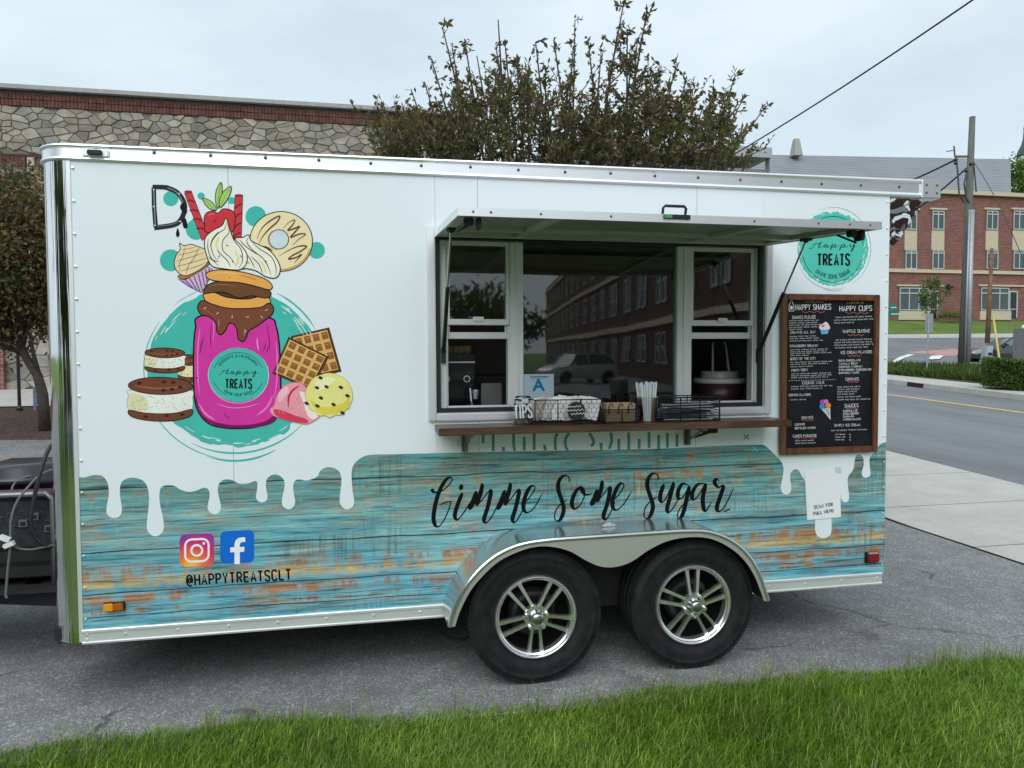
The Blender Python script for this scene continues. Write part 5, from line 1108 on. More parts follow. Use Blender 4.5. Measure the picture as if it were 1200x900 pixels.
MCV = lambda x, y, h: P(900+x/4.2857, 330+y/4.2857, -.0155-h)
d = Decal(MCV, .0012, .00006)
CH = (226, 228, 226); PK = (206, 100, 112); rnd = random.Random(21)
def scrib(x0, y, x1, h, dy=-.03):                 # unreadable chalk lines: word-like runs of little strokes
    x = x0
    while x < x1:
        wl2 = rnd.uniform(14, 38); pts = []; xe = min(x1, x+wl2); k = max(3, int((xe-x)/3.0))
        for i in range(k+1): pts.append((x+(xe-x)*i/k, y+dy*(x+(xe-x)*i/k-x0)+(h/2 if i % 2 else -h/2)*rnd.uniform(.5, 1.)))
        d.line(pts, 1.7, CH, smooth=False); x = xe+rnd.uniform(5, 8)
def head(t, x0, y, x1, h, c=CH, dy=-3):
    d = Decal(MCV, .0012, .00006); d.sfont(t, x0, y, x1, y+dy, h*.92, max(1.5, h*.105), c, gap=.42); d.build('chalk_words', mn)
head('HAPPY SHAKES', 140, 143, 316, 30); head('HAPPY CUPS', 360, 149, 522, 28)
d.line([(106, 148), (106, 120), (112, 108), (112, 98), (124, 98), (124, 108), (130, 120), (130, 148), (106, 148)], 3, CH, smooth=False); d.fill([(112, 125), (118, 120), (124, 125), (124, 140), (112, 140)], CH, smooth=False); d.line([(118, 98), (121, 88)], 2.5, CH, smooth=False)
d.build('bottle_drawing', mn); d = Decal(MCV, .0012, .00006)
for x0, x1, y in ((172, 285, 152), (390, 505, 157), (400, 480, 268), (402, 465, 372), (400, 455, 502), (388, 455, 636), (168, 228, 694), (130, 240, 784)): d = Decal(MCV, .0012, .00006); d.line([(x0+(x1-x0)*i/6, y+(4 if i % 2 else -3)) for i in range(7)], 2.4, PK, n=4); d.build('chalk_underline', mn)
for x0, y0, n_ in ((190, 106, 11), (400, 112, 10)):
    d = Decal(MCV, .0012, .00006)
    for i in range(n_): d.line([(x0+i*8.5, y0), (x0+i*8.5+rnd.uniform(-5, 5), y0-rnd.uniform(8, 20))], 1.8, (176, 172, 92), smooth=False)
    tag(d.build('chalk_burst', mn), kind='stuff')
d = Decal(MCV, .0012, .00006)
head('SHAKES PLEASE', 122, 188, 240, 17); head('CRAVING ALL DAY', 114, 262, 238, 14); head('STRAWBERRY DREAMIN', 110, 330, 250, 13); head('QUEEN OF THE CITY', 112, 394, 240, 13); head('FRUITY TOOTY', 118, 452, 200, 13); head('COOKIE MILK', 172, 516, 282, 15); head('COFFEE FLAVORS', 106, 576, 214, 12); head('DRINKS', 170, 690, 226, 13); head('COFFEE', 136, 724, 186, 11); head('BOTTLED WATER', 136, 742, 238, 11); head('CAKES PARADISE', 126, 782, 244, 14)
head('WAFFLE SUNDAE', 376, 258, 512, 17, dy=-4); head('ICE CREAM FLAVORS', 366, 364, 522, 15, dy=-5); head('TOPPINGS', 388, 498, 456, 15); head('SAUCES', 386, 632, 454, 18); head('SIMPLY ICE CREAM', 334, 728, 462, 13)
for i, t in enumerate(('RICH CHOCOLATE', 'VANILLA BEAN', 'COOKIES N CREAM', 'STRAWBERRY CHEESECAKE', 'BIRTHDAY CAKE')): head(t, 356, 402+i*15.5, 356+len(t)*7.8, 10)
for i, t in enumerate(('CHOCOLATE', 'STRAWBERRY', 'CARAMEL', 'MARSHMALLOW')): head(t, 378, 655+i*14, 378+len(t)*8, 10)
d = Decal(MCV, .0012, .00003)
for y, x1 in ((198, 256), (209, 252), (220, 258), (231, 250), (241, 170)): scrib(106, y, x1, 6)
for y, x1 in ((276, 240), (287, 262), (299, 276)): scrib(110, y, x1, 6)
for y, x1 in ((343, 300), (353, 292), (362, 318), (372, 205)): scrib(112, y, x1, 6)
for y, x1 in ((406, 322), (416, 300), (428, 226)): scrib(112, y, x1, 6)
for y, x1 in ((464, 315), (474, 322), (484, 300)): scrib(116, y, x1, 6)
for y, x1 in ((528, 322), (540, 270)): scrib(116, y, x1, 7)
scrib(114, 594, 190, 7); scrib(136, 800, 230, 7); scrib(136, 813, 240, 7)
for y, x0, x1 in ((180, 340, 520), (194, 332, 528), (208, 332, 430), (294, 340, 520), (307, 332, 522), (320, 332, 528), (333, 336, 500)): scrib(x0, y, x1, 8)
for y, x1 in ((530, 462), (542, 456), (554, 446), (566, 440), (580, 466), (594, 512)): scrib(348, y, x1, 8)
scrib(316, 748, 500, 7)
for y in (768, 782, 795): scrib(338, y, 388, 7); scrib(408, y, 416, 8)
d.line([(105+i*12, 498-i*.25) for i in range(20)], .1, CH, smooth=False)
for i in range(20): d.line([(105+i*12, 497-i*.25), (111+i*12, 497-i*.25)], 1.6, CH, smooth=False)
tag(d.build('chalk_small_lines', mn), kind='stuff'); d = Decal(MCV, .0012, .00006)
d.fill([(262, 238), (306, 238), (300, 262), (268, 264)], (120, 176, 220), smooth=False); d.fill([(260, 238), (262, 216), (274, 212), (290, 202), (304, 214), (310, 238)], (232, 214, 226)); d.ell(276, 222, 8, 7, (206, 110, 140)); d.line([(268, 250), (300, 247)], 3, (70, 120, 190), smooth=False); d.ell(262, 214, 4, 4, (190, 40, 60))
d.build('sundae_drawing', mn); d = Decal(MCV, .0012, .00006)
d.fill([(268, 640), (312, 632), (314, 694)], (222, 222, 220), smooth=False)
for k in range(4): d.line([(274+k*9, 642-k), (308+k*1.5, 690-k*10)], 1.4, (60, 60, 64), smooth=False); d.line([(306-k*8, 637), (304-k*5, 676-k*9)], 1.4, (60, 60, 64), smooth=False)
d.ell(274, 606, 14, 14, (166, 84, 168)); d.ell(302, 622, 14, 14, (232, 140, 60)); d.ell(272, 628, 14, 13, (60, 140, 206)); d.ell(292, 602, 11, 11, (206, 120, 190))
d.build('cone_drawing', mn)
# --- paper sign below it (its square code is left out)
n_p = [P(943, 553, -.004), P(984, 549.5, -.004), P(985.5, 606, -.004), P(946, 609.5, -.004)]
ps = MB().prism(n_p, (0, .0015, 0)).build('paper_sign', mat('white_paper', (.84, .85, .86), .5, var=.02), at=None)
tag(ps, 'white paper sign with black text taped below the menu board', 'paper sign')
d = Decal(lambda x, y, h: P(x, y, -.0042-h), .0008); d.sfont('SCAN FOR', 954.5, 596.4, 976.0, 592.8, 3.8, .72, (14, 14, 16), .6); d.sfont('FULL MENU', 953.8, 603.8, 976.6, 600.0, 3.8, .72, (14, 14, 16), .6); d.build('sign_text', ps)
MB().prism([P(979, 547.8, -.0062), P(986, 547.2, -.0062), P(986.4, 553.6, -.0062), P(979.6, 554, -.0062)], (0, .0004, 0)).build('tape', mat('clear_tape', (.60, .64, .66), .25), ps)
# --- grade card inside the window
a, b, c, d_ = [P(x, y, .035) for x, y in ((613.5, 438.5), (649, 438.2), (649, 466), (613.5, 466))]
gc = MB().prism([a, b, c, d_], (0, .002, 0)).build('grade_card', mat('pale_blue_card', (.42, .55, .62), .45, var=.03)); tag(gc, 'pale blue card with a large letter A in the window', 'card')
d = Decal(lambda x, y, h: P(x, y, .0345-h), .0005); d.text('A', 623.5, 458.0, 639, 457.6, 13.5, (18, 122, 160), offset=.03); d.line([(621, 441.6), (643, 441.4)], .9, (60, 70, 80), smooth=False); d.line([(622.5, 443.4), (640, 443.2)], .5, (110, 120, 128), smooth=False); d.build('card_print', gc)
# --- tip jar
M_JG = bpy.data.materials.new('jar_glass'); M_JG.use_nodes = True; t = M_JG.node_tree; t.nodes.clear()
a1 = t.nodes.new('ShaderNodeBsdfTransparent'); a1.inputs[0].default_value = (.86, .89, .88, 1); a2 = t.nodes.new('ShaderNodeBsdfGlossy'); a2.inputs['Roughness'].default_value = .03; a3 = t.nodes.new('ShaderNodeFresnel'); a3.inputs[0].default_value = 1.55; a4 = t.nodes.new('ShaderNodeMixShader'); a5 = t.nodes.new('ShaderNodeOutputMaterial')
a6 = t.nodes.new('ShaderNodeTexNoise'); a6.inputs['Scale'].default_value = 25; a7 = t.nodes.new('ShaderNodeBump'); a7.inputs['Strength'].default_value = .08; t.links.new(a6.outputs[0], a7.inputs['Height']); t.links.new(a7.outputs[0], a2.inputs['Normal'])
t.links.new(a3.outputs[0], a4.inputs[0]); t.links.new(a1.outputs[0], a4.inputs[1]); t.links.new(a2.outputs[0], a4.inputs[2]); t.links.new(a4.outputs[0], a5.inputs[0])
yj = -.13
jc = P(613, 480, yj).x; tj = thing('tip_jar', 'clear glass clamp-lid jar lettered TIPS on the shelf', 'jar', (jc, yj, SZ))
hj = P(613, 469, yj).z-SZ
MB().lathe([(0, .001), (.044, .001), (.05, .006), (.051, hj*.55), (.049, hj*.8), (.042, hj*.93), (.042, hj)], (jc, yj, SZ), 'z', 28).build('glass_body', M_JG, tj, smooth=True)
MB().lathe([(0, hj+.022), (.035, hj+.022), (.043, hj+.012), (.043, hj+.001), (.0, hj+.001)], (jc, yj, SZ), 'z', 28).build('lid', M_JG, tj, smooth=True)
MB().lathe([(.0425, hj-.014), (.0455, hj-.014), (.0455, hj-.004), (.0425, hj-.004)], (jc, yj, SZ), 'z', 28, True).tube([(jc-.046, yj, SZ+hj-.01), (jc-.052, yj-.01, SZ+hj+.01), (jc-.02, yj-.045, SZ+hj+.012), (jc+.02, yj-.045, SZ+hj+.012), (jc+.052, yj-.01, SZ+hj+.01)], .0022, 6).box(jc-.018, jc+.018, yj-.052, yj-.046, SZ+hj-.014, SZ+hj+.014, bev=.003).build('wire_clamp', M_TRIM, tj)
m = MB(); rnd = random.Random(8)
for i in range(7): M = Matrix.Translation((jc+rnd.uniform(-.012, .012), yj+rnd.uniform(-.012, .012), SZ+.008+i*.006)) @ Matrix.Rotation(rnd.uniform(0, 3), 4, 'Z') @ Matrix.Rotation(rnd.uniform(-.4, .4), 4, 'X'); m.box(-.03, .03, -.013, .013, -.001, .001, M)
m.build('banknotes', mat('banknote_green', (.28, .32, .25), .8, var=.3, vscale=60), tj)
d = Decal(lambda x, y, h: P(x, y, yj-.053-h), .0006); d.sfont('TIPS', 603, 490.5, 623.5, 489.3, 15.5, 1.7, (226, 229, 229), .5); d.build('lettering', tj)
# --- wire baskets
M_WIRE = mat('black_wire', (.012, .012, .012), .45, .3)
def basket(x0, x1, z1, y0, y1, pattern, name, label):
    t_ = thing(name, label, 'basket', ((x0+x1)/2, (y0+y1)/2, SZ)); z0 = SZ+.002; r = .0032
    m = MB()
    for z in (z0+r, z1):
        for a, b in (((x0, y0), (x1, y0)), ((x1, y0), (x1, y1)), ((x1, y1), (x0, y1)), ((x0, y1), (x0, y0))): m.tube([(*a, z), (*b, z)], r, 6)
    k = 3 if x1-x0 > .3 else 2
    for i in range(k+1): x = lerp(x0, x1, i/k); m.tube([(x, y0, z0), (x, y0, z1)], r, 6); m.tube([(x, y1, z0), (x, y1, z1)], r, 6)
    m.build('frame', M_WIRE, t_, smooth=True)
    m = MB()
    if pattern == 'hex':
        s_ = .0155; rows = int((z1-z0)/(s_*1.5))+2
        for j in range(rows):
            for i in range(int((x1-x0)/(s_*1.732))+2):
                cx = x0+(i+(.5 if j % 2 else 0))*s_*1.732; cz = z0+j*s_*1.5
                ps_ = [(cx+s_*math.sin(R_(60*k2)), cz+s_*math.cos(R_(60*k2))) for k2 in range(4)]
                for p, q in zip(ps_[:-1], ps_[1:]):
                    if all(x0 <= e[0] <= x1 and z0 <= e[1] <= z1 for e in (p, q)):
                        m.bar((p[0], y0, p[1]), (q[0], y0, q[1]), .0018); m.bar((p[0], y1, p[1]), (q[0], y1, q[1]), .0018)
    else:
        nz_ = 9
        for j in range(1, nz_):
            z = lerp(z0, z1, j/nz_); m.bar((x0, y0, z), (x1, y0, z), .0024); m.bar((x0, y1, z), (x1, y1, z), .0024); m.bar((x0, y0, z), (x0, y1, z), .0024); m.bar((x1, y0, z), (x1, y1, z), .0024)
    for i in range(1, 12): x = lerp(x0, x1, i/12); m.bar((x, y0, z0), (x, y1, z0), .002)
    m.build('wire_mesh', M_WIRE, t_)
    return t_
def BX(px, y): return P(px, 480, y).x
y0, y1 = -.215, -.05
bk1 = basket(BX(627, y0), BX(706.5, y0), P(665, 468.5, y0).z, y0, y1, 'hex', 'wire_basket', 'black hexagonal wire basket of white packets with a round tag')
cx_ = BX(675, y0); cz_ = P(675, 481.5, y0).z
MB().lathe([(0, y0-.009), (.046, y0-.009), (.047, y0-.006), (.046, y0-.005)], (cx_, 0, cz_), 'y', 28).build('round_tag', mat('tag_black', (.01, .011, .013), .5), bk1)
d = Decal(lambda x, y, h: P(x, y, y0-.009-h), .0006); rnd = random.Random(4)
for k, (x0_, x1_) in enumerate(((666, 681), (665, 684), (669, 686))): d.line([(lerp(x0_, x1_, i/9), 477+k*4.2-i*.12+(1.1 if i % 2 else -1.1)*rnd.uniform(.5, 1)) for i in range(10)], .75, (224, 226, 226), smooth=False)
d.build('tag_lettering', bk1)
rnd = random.Random(17); M_PKT = [mat('packet_white', (.78, .78, .77), .5, var=.04), mat('packet_pinkish', (.70, .55, .53), .5, var=.25, vscale=40)]
for i in range(13):
    fx = (i % 7+.5)/7; lay = i//7; x = lerp(BX(631, y0), BX(703, y0), fx); yk = lerp(y0+.045, y1-.04, lay)
    M = Matrix.Translation((x, yk, SZ+.075+rnd.uniform(0, .012))) @ Matrix.Rotation(rnd.uniform(-.5, .5), 4, 'Z') @ Matrix.Rotation(rnd.uniform(-.35, .35), 4, 'X') @ Matrix.Rotation(rnd.uniform(-.25, .25), 4, 'Y')
    m = MB(); N = 5; rows = []
    for j in range(N+1):
        rows.append([M @ Vector((-.033+.066*k/4, (.010*math.sin(math.pi*k/4)*math.sin(math.pi*j/N))*sg, -.058+.116*j/N+rnd.uniform(-.002, .002))) for sg in (1,) for k in range(5)])
    m.grid(rows); rows2 = [[p-(M.to_3x3() @ Vector((0, .018*math.sin(math.pi*k/4)*math.sin(math.pi*j/N)+.0006, 0))) for k, p in enumerate(r_)] for j, r_ in enumerate(rows)]; m.grid(rows2)
    tag(m.build('paper_packet', M_PKT[0 if i % 4 else 1], at=None, smooth=True), 'white paper packet standing in the hexagonal wire basket', 'packet', 'packets in the hexagonal basket')
by0, by1 = -.20, -.06
bx0, bx1 = BX(709, by0), BX(749, by0)
kb = basket(bx0, bx1, P(725, 480, by0).z, by0, by1, 'lines', 'wire_basket', 'small black wire caddy holding brown paper napkins')
for nm in kb.children:
    pass
m = MB()
for k in range(3): x = lerp(bx0+.02, bx1-.06, k/2); m.tube([(x, by0-.004, SZ+.05), (x, by0-.004, P(725, 476, by0).z), (x+.012, by0, P(725, 472.5, by0).z), (x+.024, by0-.004, P(725, 476, by0).z)], .003, 6)
m.build('wire_loop', M_WIRE, kb, smooth=True)
for k in range(9):
    yk = by0+.02+k*.0125; m = MB().box(bx0+.012+.003*(k % 3), bx1-.014, yk, yk+.0085, SZ+.006, P(725, 473+(k % 3)*.6, by0).z, bev=.0015)
    tag(m.build('paper_napkin', mat('kraft_paper', (.40, .28, .16), .8, var=.08, vscale=30)), 'brown folded paper napkin in the small wire caddy', 'napkin', 'brown napkins in the small caddy')
by0, by1 = -.20, -.04
bx0, bx1 = BX(774.5, by0), BX(843, by0)
b3 = basket(bx0, bx1, P(810, 465.5, by0).z, by0, by1, 'lines', 'wire_basket', 'long black wire basket filled with wrapped cutlery by the window')
m = MB().bar((bx1+.001, by0, SZ+.002), (bx1+.001, by0, P(843, 463, by0).z), .006); m.build('end_post', M_WIRE, b3)
rnd = random.Random(31); MC = [mat('clear_wrap', (.40, .42, .43), .12, var=.4, vscale=60), mat('black_cutlery', (.015, .015, .016), .3)]
for i in range(26):
    z = SZ+.014+.0095*(i % 9)+rnd.uniform(0, .004); yk = lerp(by0+.02, by1-.02, rnd.random()); x0 = bx0+.01+rnd.uniform(0, .05); x1 = bx1-.008-rnd.uniform(0, .03)
    m = MB().bar((x0, yk, z+rnd.uniform(-.004, .004)), (x1, yk+rnd.uniform(-.02, .02), z+rnd.uniform(-.006, .008)), .012, .005)
    tag(m.build('cutlery_pack', MC[i % 2]), 'wrapped black plastic cutlery pack lying in the long wire basket', 'cutlery', 'cutlery in the long wire basket')
# --- straws in a clear cup
yc = -.15; sc0 = BX(758.5, yc); st_h = P(758, 447, yc).z-SZ
cup = MB().lathe([(0, .001), (.043, .001), (.047, .004), (.060, .13), (.062, .132), (.060, .134)], (sc0, yc, SZ), 'z', 28).build('straw_cup', M_JG, smooth=True)
tag(cup, 'clear plastic cup holding the wrapped straws on the shelf', 'cup')
rnd = random.Random(2); M_STRAW = mat('straw_wrapper', (.74, .76, .80), .5, var=.05, vscale=60)
for i in range(34):
    a = rnd.uniform(0, 6.283); k = math.sqrt(rnd.random()); x0, y0_ = sc0+.036*k*math.cos(a), yc+.036*k*math.sin(a); x1, y1_ = sc0+.058*k*math.cos(a)+rnd.uniform(-.006, .006)-.006, yc+.05*k*math.sin(a)
    z1_ = SZ+st_h-rnd.uniform(0, .018)
    m = MB().tube([(x0, y0_, SZ+.004), ((x0+x1)/2, (y0_+y1_)/2, SZ+st_h/2), (x1, y1_, z1_-.006), (x1, y1_, z1_)], [.0042, .0045, .0045, .0052], 6)
    tag(m.build('wrapped_straw', M_STRAW), 'white paper wrapped straw standing in the clear cup', 'straw', 'straws in the cup')
# --- inside: counter, coffee machine, bucket, boxes
ct = tag(MB().box(.3, 4.2, .10, .62, .40, 1.335, bev=.004).build('inside_counter', mat('steel_counter', (.20, .20, .20), .4, .6)), 'grey steel counter inside behind the service windows', 'counter')
def inb(px0, px1, py0, py1, Y): a = P(px0, py0, Y); b = P(px1, py1, Y); return a.x, b.x, b.z, a.z
x0, x1, z0, z1 = inb(500, 557, 415, 467, .28)
cm = thing('coffee_machine', 'black coffee machine with round knobs behind the left window', 'coffee machine', ((x0+x1)/2, .35, 1.335))
MB().box(x0, x1, .30, .58, z0+.10, z1, bev=.006).box(x0, x1, .36, .58, 1.337, z0+.10).build('body', mat('gloss_black', (.008, .008, .012), .2), cm)
MB().box(x0, x1-.01, .27, .299, z0+.105, lerp(z0, z1, .62), bev=.004).build('front_panel', M_BLACK, cm)
MB().box(x0, x1, .285, .2995, lerp(z0, z1, .80), lerp(z0, z1, .83)).build('trim_line', M_TRIM2, cm)
for px in (523, 547):
    q = P(px, 444, .27); MB().lathe([(0, -.02), (.010, -.02), (.013, -.012), (.013, 0)], q, 'y', 16).m(1).lathe([(.014, -.004), (.019, -.004), (.019, 0), (.014, 0)], q, 'y', 16, True).build('knob', [M_BLACK, M_TRIM2], cm)
q = P(551, 455, .25); MB().tube([q, q+Vector((.004, -.01, -.07)), q+Vector((.012, 0, -.10))], .006, 8).lathe([(.012, 0), (.02, .05), (.021, .05)], q+Vector((.03, 0, -.06)), 'z', 12).build('steam_wand', M_TRIM, cm)
rnd = random.Random(6)
for i in range(7):
    cx = lerp(x0+.03, x1-.03, i/6); m = MB().lathe([(0, .0), (.022, 0), (.026, .045), (.024, .045), (.02, .004)], (cx, .38, z1+.002), 'z', 12)
    tag(m.build('paper_cup', mat('tan_cup', (.45, .30, .17), .6), smooth=True), 'tan paper cup standing upside up on the coffee machine', 'cup', 'cups on the coffee machine')
x0, x1, z0, z1 = inb(563, 587, 449, 464, .45); tag(MB().box(x0, x1, .42, .56, 1.337, z1, bev=.004).build('metal_canister', mat('grey_tin', (.30, .30, .29), .4, .5)), 'square grey tin on the counter beside the coffee machine', 'tin')
x0, x1, z0, z1 = inb(545, 600, 396, 470, 1.0); tag(MB().box(x0, x1+.25, 1.0, 1.5, .38, z1-.25, bev=.01).build('fridge', mat('dark_grey_steel', (.06, .06, .06), .4, .3)), 'dark grey fridge standing inside behind the left window', 'fridge')
x0, x1, z0, z1 = inb(822, 876, 446, 466, .35); bc = Vector(((x0+x1)/2, .42, 1.337)); rb_ = (x1-x0)/2
bu = thing('ice_tub', 'dark round tub with a white rim and sticks inside the right window', 'tub', bc)
zr = z1-1.337
MB().lathe([(0, .0), (rb_*.85, 0), (rb_, zr-.02), (rb_*.97, zr-.02)], bc, 'z', 28).build('tub_body', mat('dark_maroon', (.04, .016, .016), .4), bu, smooth=True)
MB().lathe([(rb_*.9, zr-.02), (rb_*1.04, zr-.018), (rb_*1.05, zr+.004), (rb_*.95, zr+.012), (0, zr+.012)], bc, 'z', 28).build('rim', mat('offwhite_plastic', (.55, .55, .54), .4), bu, smooth=True)
MB().lathe([(0, .055), (rb_*.72, .055), (rb_*.75, .05), (rb_*.75, 0.0125)], bc+Vector((0, 0, zr)), 'z', 24).build('inner_tray', mat('grey_plastic', (.35, .35, .34), .4), bu, smooth=True)
for dx in (-.045, .045): MB().tube([bc+Vector((dx*1.2, -.02, zr+.05)), bc+Vector((dx, 0, zr+.2)), bc+Vector((dx*.8, .01, zr+.235))], .007, 8).build('stick', mat('offwhite_plastic', (.55, .55, .54), .4), bu, smooth=True)
wp = tag(MB().box(P(613, 310, 1.9).x, P(702, 310, 1.9).x, 1.86, 1.98, P(640, 322, 1.9).z-.22, 2.45).build('orange_brown_block', mat('orange_brown', (.30, .13, .045), .5, var=.25, vscale=4)), 'orange brown cupboard hanging inside behind the centre pane', 'block')  # plain box giving the orange brown tone behind the pane
# --- generator on the tongue
M_GEN = mat('generator_black', (.016, .016, .018), .35, var=.2); M_GRY = mat('generator_grey', (.22, .225, .23), .35, .6)
def GP(px, py): return P(px, py, .62)
ga, gb = GP(-75, 585), GP(66, 672); gx0, gx1, gz0, gz1 = ga.x, min(gb.x, -.175), .432, ga.z
ge = thing('generator', 'black portable generator with control panel on the trailer tongue', 'generator', ((gx0+gx1)/2, .9, .43))
MB().box(gx0, gx1, .64, 1.35, gz0+.03, gz1, bev=.02).build('body', M_GEN, ge, auto=30)
MB().box(gx0+.02, gx1-.01, .615, .639, gz0+.20, gz1-.03, bev=.004).build('control_panel', mat('panel_dark', (.022, .022, .026), .4, var=.5, vscale=30), ge)
MB().box(gx0+.02, gx1-.01, .60, .638, gz0+.04, gz0+.10, bev=.006).box(gx0+.02, gx1-.01, .61, .638, gz0+.12, gz0+.18, bev=.006).build('lower_housing', M_GEN, ge, auto=30)
MB().box(gx0+.03, lerp(gx0, gx1, .5), .611, .6149, lerp(gz0, gz1, .60), gz1-.045).build('red_stripe', mat('dark_red', (.10, .02, .03), .4), ge)
MB().box(gx0, gx1+.0, .60, .63, gz1+.005, gz1+.035, bev=.008).build('red_rail', mat('dull_rose', (.16, .08, .09), .4), ge)
m = MB(); zb_ = GP(20, 579).z
for yy in (.60, 1.36): m.tube([(gx0-.02, yy, gz0), (gx0-.02, yy, zb_-.03), (gx0+.01, yy, zb_), (gx1-.03, yy, zb_), (gx1, yy, zb_-.03), (gx1, yy, gz0)], .016, 10)
m.build('tubular_frame', M_GRY, ge, smooth=True)
tk = MB(); tk.box(gx0+.05, gx1-.0, .70, 1.3, gz1, gz1+.13, bev=.05); tk.build('fuel_tank', mat('tank_grey', (.045, .047, .05), .25, .3), ge, smooth=True)
rnd = random.Random(9)
for i in range(9):
    px = -5+i*7.5; py = 606+rnd.uniform(-6, 14); q = P(px, py, .615)
    MB().lathe([(0, -.010), (.006, -.010), (.008, -.006), (.008, 0)], q, 'y', 10).m(1).lathe([(.0085, -.003), (.0105, -.003), (.0105, 0), (.0085, 0)], q, 'y', 12, True).build('socket', [M_BLACK, M_GRY], ge)
for px, py in ((41, 605), (28, 613), (58, 619)):
    q = P(px, py, .615); MB().box(q.x-.022, q.x+.022, .602, .6149, q.z-.02, q.z+.02, bev=.003).m(1).box(q.x-.012, q.x+.012, .598, .6018, q.z-.01, q.z+.01).build('outlet_cover', [M_GRY, M_BLACK], ge)
def cable(pts, r, m_, label, Y=.55):
    q = cat_rom([tuple(P(x, y, Y+dy)) for x, y, dy in pts], 8); tag(MB().tube(q, r, 8).build('cable', m_, smooth=True), label, 'cable')
M_CBK = mat('cable_black', (.014, .014, .014), .5); M_CGR = mat('cable_grey', (.12, .12, .12), .5)
cable([(72, 515, .15), (58, 525, .06), (47, 555, 0), (40, 585, -.02), (36, 612, -.03), (42, 630, -.02), (54, 639, 0), (68, 641, .1)], .011, M_CBK, 'thick black cable looping down from the trailer corner')
cable([(68, 548, .1), (48, 556, .05), (32, 572, .02), (20, 588, 0), (13, 610, -.02), (12, 640, -.03), (9, 670, -.04), (7, 697, -.05), (9, 700, -.05)], .0065, M_CGR, 'thin grey cable hanging over the generator front', .5)
cable([(66, 552, .3), (44, 556, .22), (24, 561, .18), (15, 570, .12), (14, 579, .08)], .006, M_CGR, 'thin grey cable curled on top of the generator', .55)
cable([(8, 632, -.03), (20, 642, -.02), (36, 644, 0), (52, 641, .04), (70, 637, .1)], .0065, M_CGR, 'thin grey cable with white plugs crossing the generator', .5)
for x, y, a in ((6, 631, -25), (11, 638, 22)):
    q = P(x, y, .455); M = Matrix.Translation(q) @ Matrix.Rotation(R_(-a), 4, 'Y')
    tag(MB().box(-.024, .024, -.012, .012, -.012, .012, M).box(-.032, -.024, -.005, .005, -.006, .006, M).build('cable_plug', mat('white_plug', (.72, .73, .73), .4)), ('upper' if y < 635 else 'lower')+' white plug hanging at the generator front', 'plug')
# ================================================================== STREET FURNITURE, CARS, PLANTS
def leafmat(name, c, var=.35, rough=.5):
    n = NB(name); v = n.map(); n.col(n.ramp(n.noise(v, 3.5, 3), [(.3, tuple(x*(1-var) for x in c)), (.7, tuple(x*(1+var) for x in c))])); n.set(Roughness=rough); n.b.inputs['Subsurface Weight'].default_value = 0
    tn = n.t.nodes.new('ShaderNodeBsdfTranslucent'); tn.inputs[0].default_value = (c[0]*1.3, c[1]*1.5, c[2]*.9, 1); mxs = n.t.nodes.new('ShaderNodeMixShader'); mxs.inputs[0].default_value = .38
    out = n.t.nodes['Material Output']; n.L(n.b.outputs[0], mxs.inputs[1]); n.L(tn.outputs[0], mxs.inputs[2]); n.L(mxs.outputs[0], out.inputs[0]); return n.m
M_BARK = mat('bark', (.055, .042, .034), .9, var=.35, vscale=12, bump=.6, bscale=40)
LG = leafmat('leaf_dark_green', (.056, .068, .018)); LO = leafmat('leaf_olive', (.145, .128, .042)); LR = leafmat('leaf_bronze', (.145, .078, .042)); LF = leafmat('leaf_fresh', (.12, .19, .04)); LF2 = leafmat('leaf_mid', (.065, .115, .025))
class Leaves:
    def __init__(s): s.v = []; s.f = []; s.mi = []
    def leaf(s, p, d, size, rnd, mi, wid=.42):
        d = d.normalized(); a = Vector((rnd.uniform(-1, 1), rnd.uniform(-1, 1), rnd.uniform(-1, 1))); r = d.cross(a)
        if r.length < 1e-3: r = Vector((1, 0, 0))
        r.normalize(); n_ = r.cross(d)
        b = len(s.v); m = p+d*size*.5
        s.v += [tuple(p), tuple(m+r*size*wid*.5+n_*size*.08), tuple(p+d*size), tuple(m-r*size*wid*.5+n_*size*.08)]
        s.f += [(b, b+1, b+2), (b, b+2, b+3)]; s.mi += [mi, mi]
    def build(s, name, mats, parent):
        me = bpy.data.meshes.new(name); off = woff(parent) if parent else Vector((0, 0, 0))
        me.from_pydata([(v[0]-off.x, v[1]-off.y, v[2]-off.z) for v in s.v], [], s.f)
        for m in mats: me.materials.append(m)
        me.polygons.foreach_set('material_index', s.mi); me.update()
        o = bpy.data.objects.new(name, me); COL.objects.link(o)
        if parent: o.parent = parent
        return o
def rv(rnd, k=1.): return Vector((rnd.gauss(0, k), rnd.gauss(0, k), rnd.gauss(0, k)))
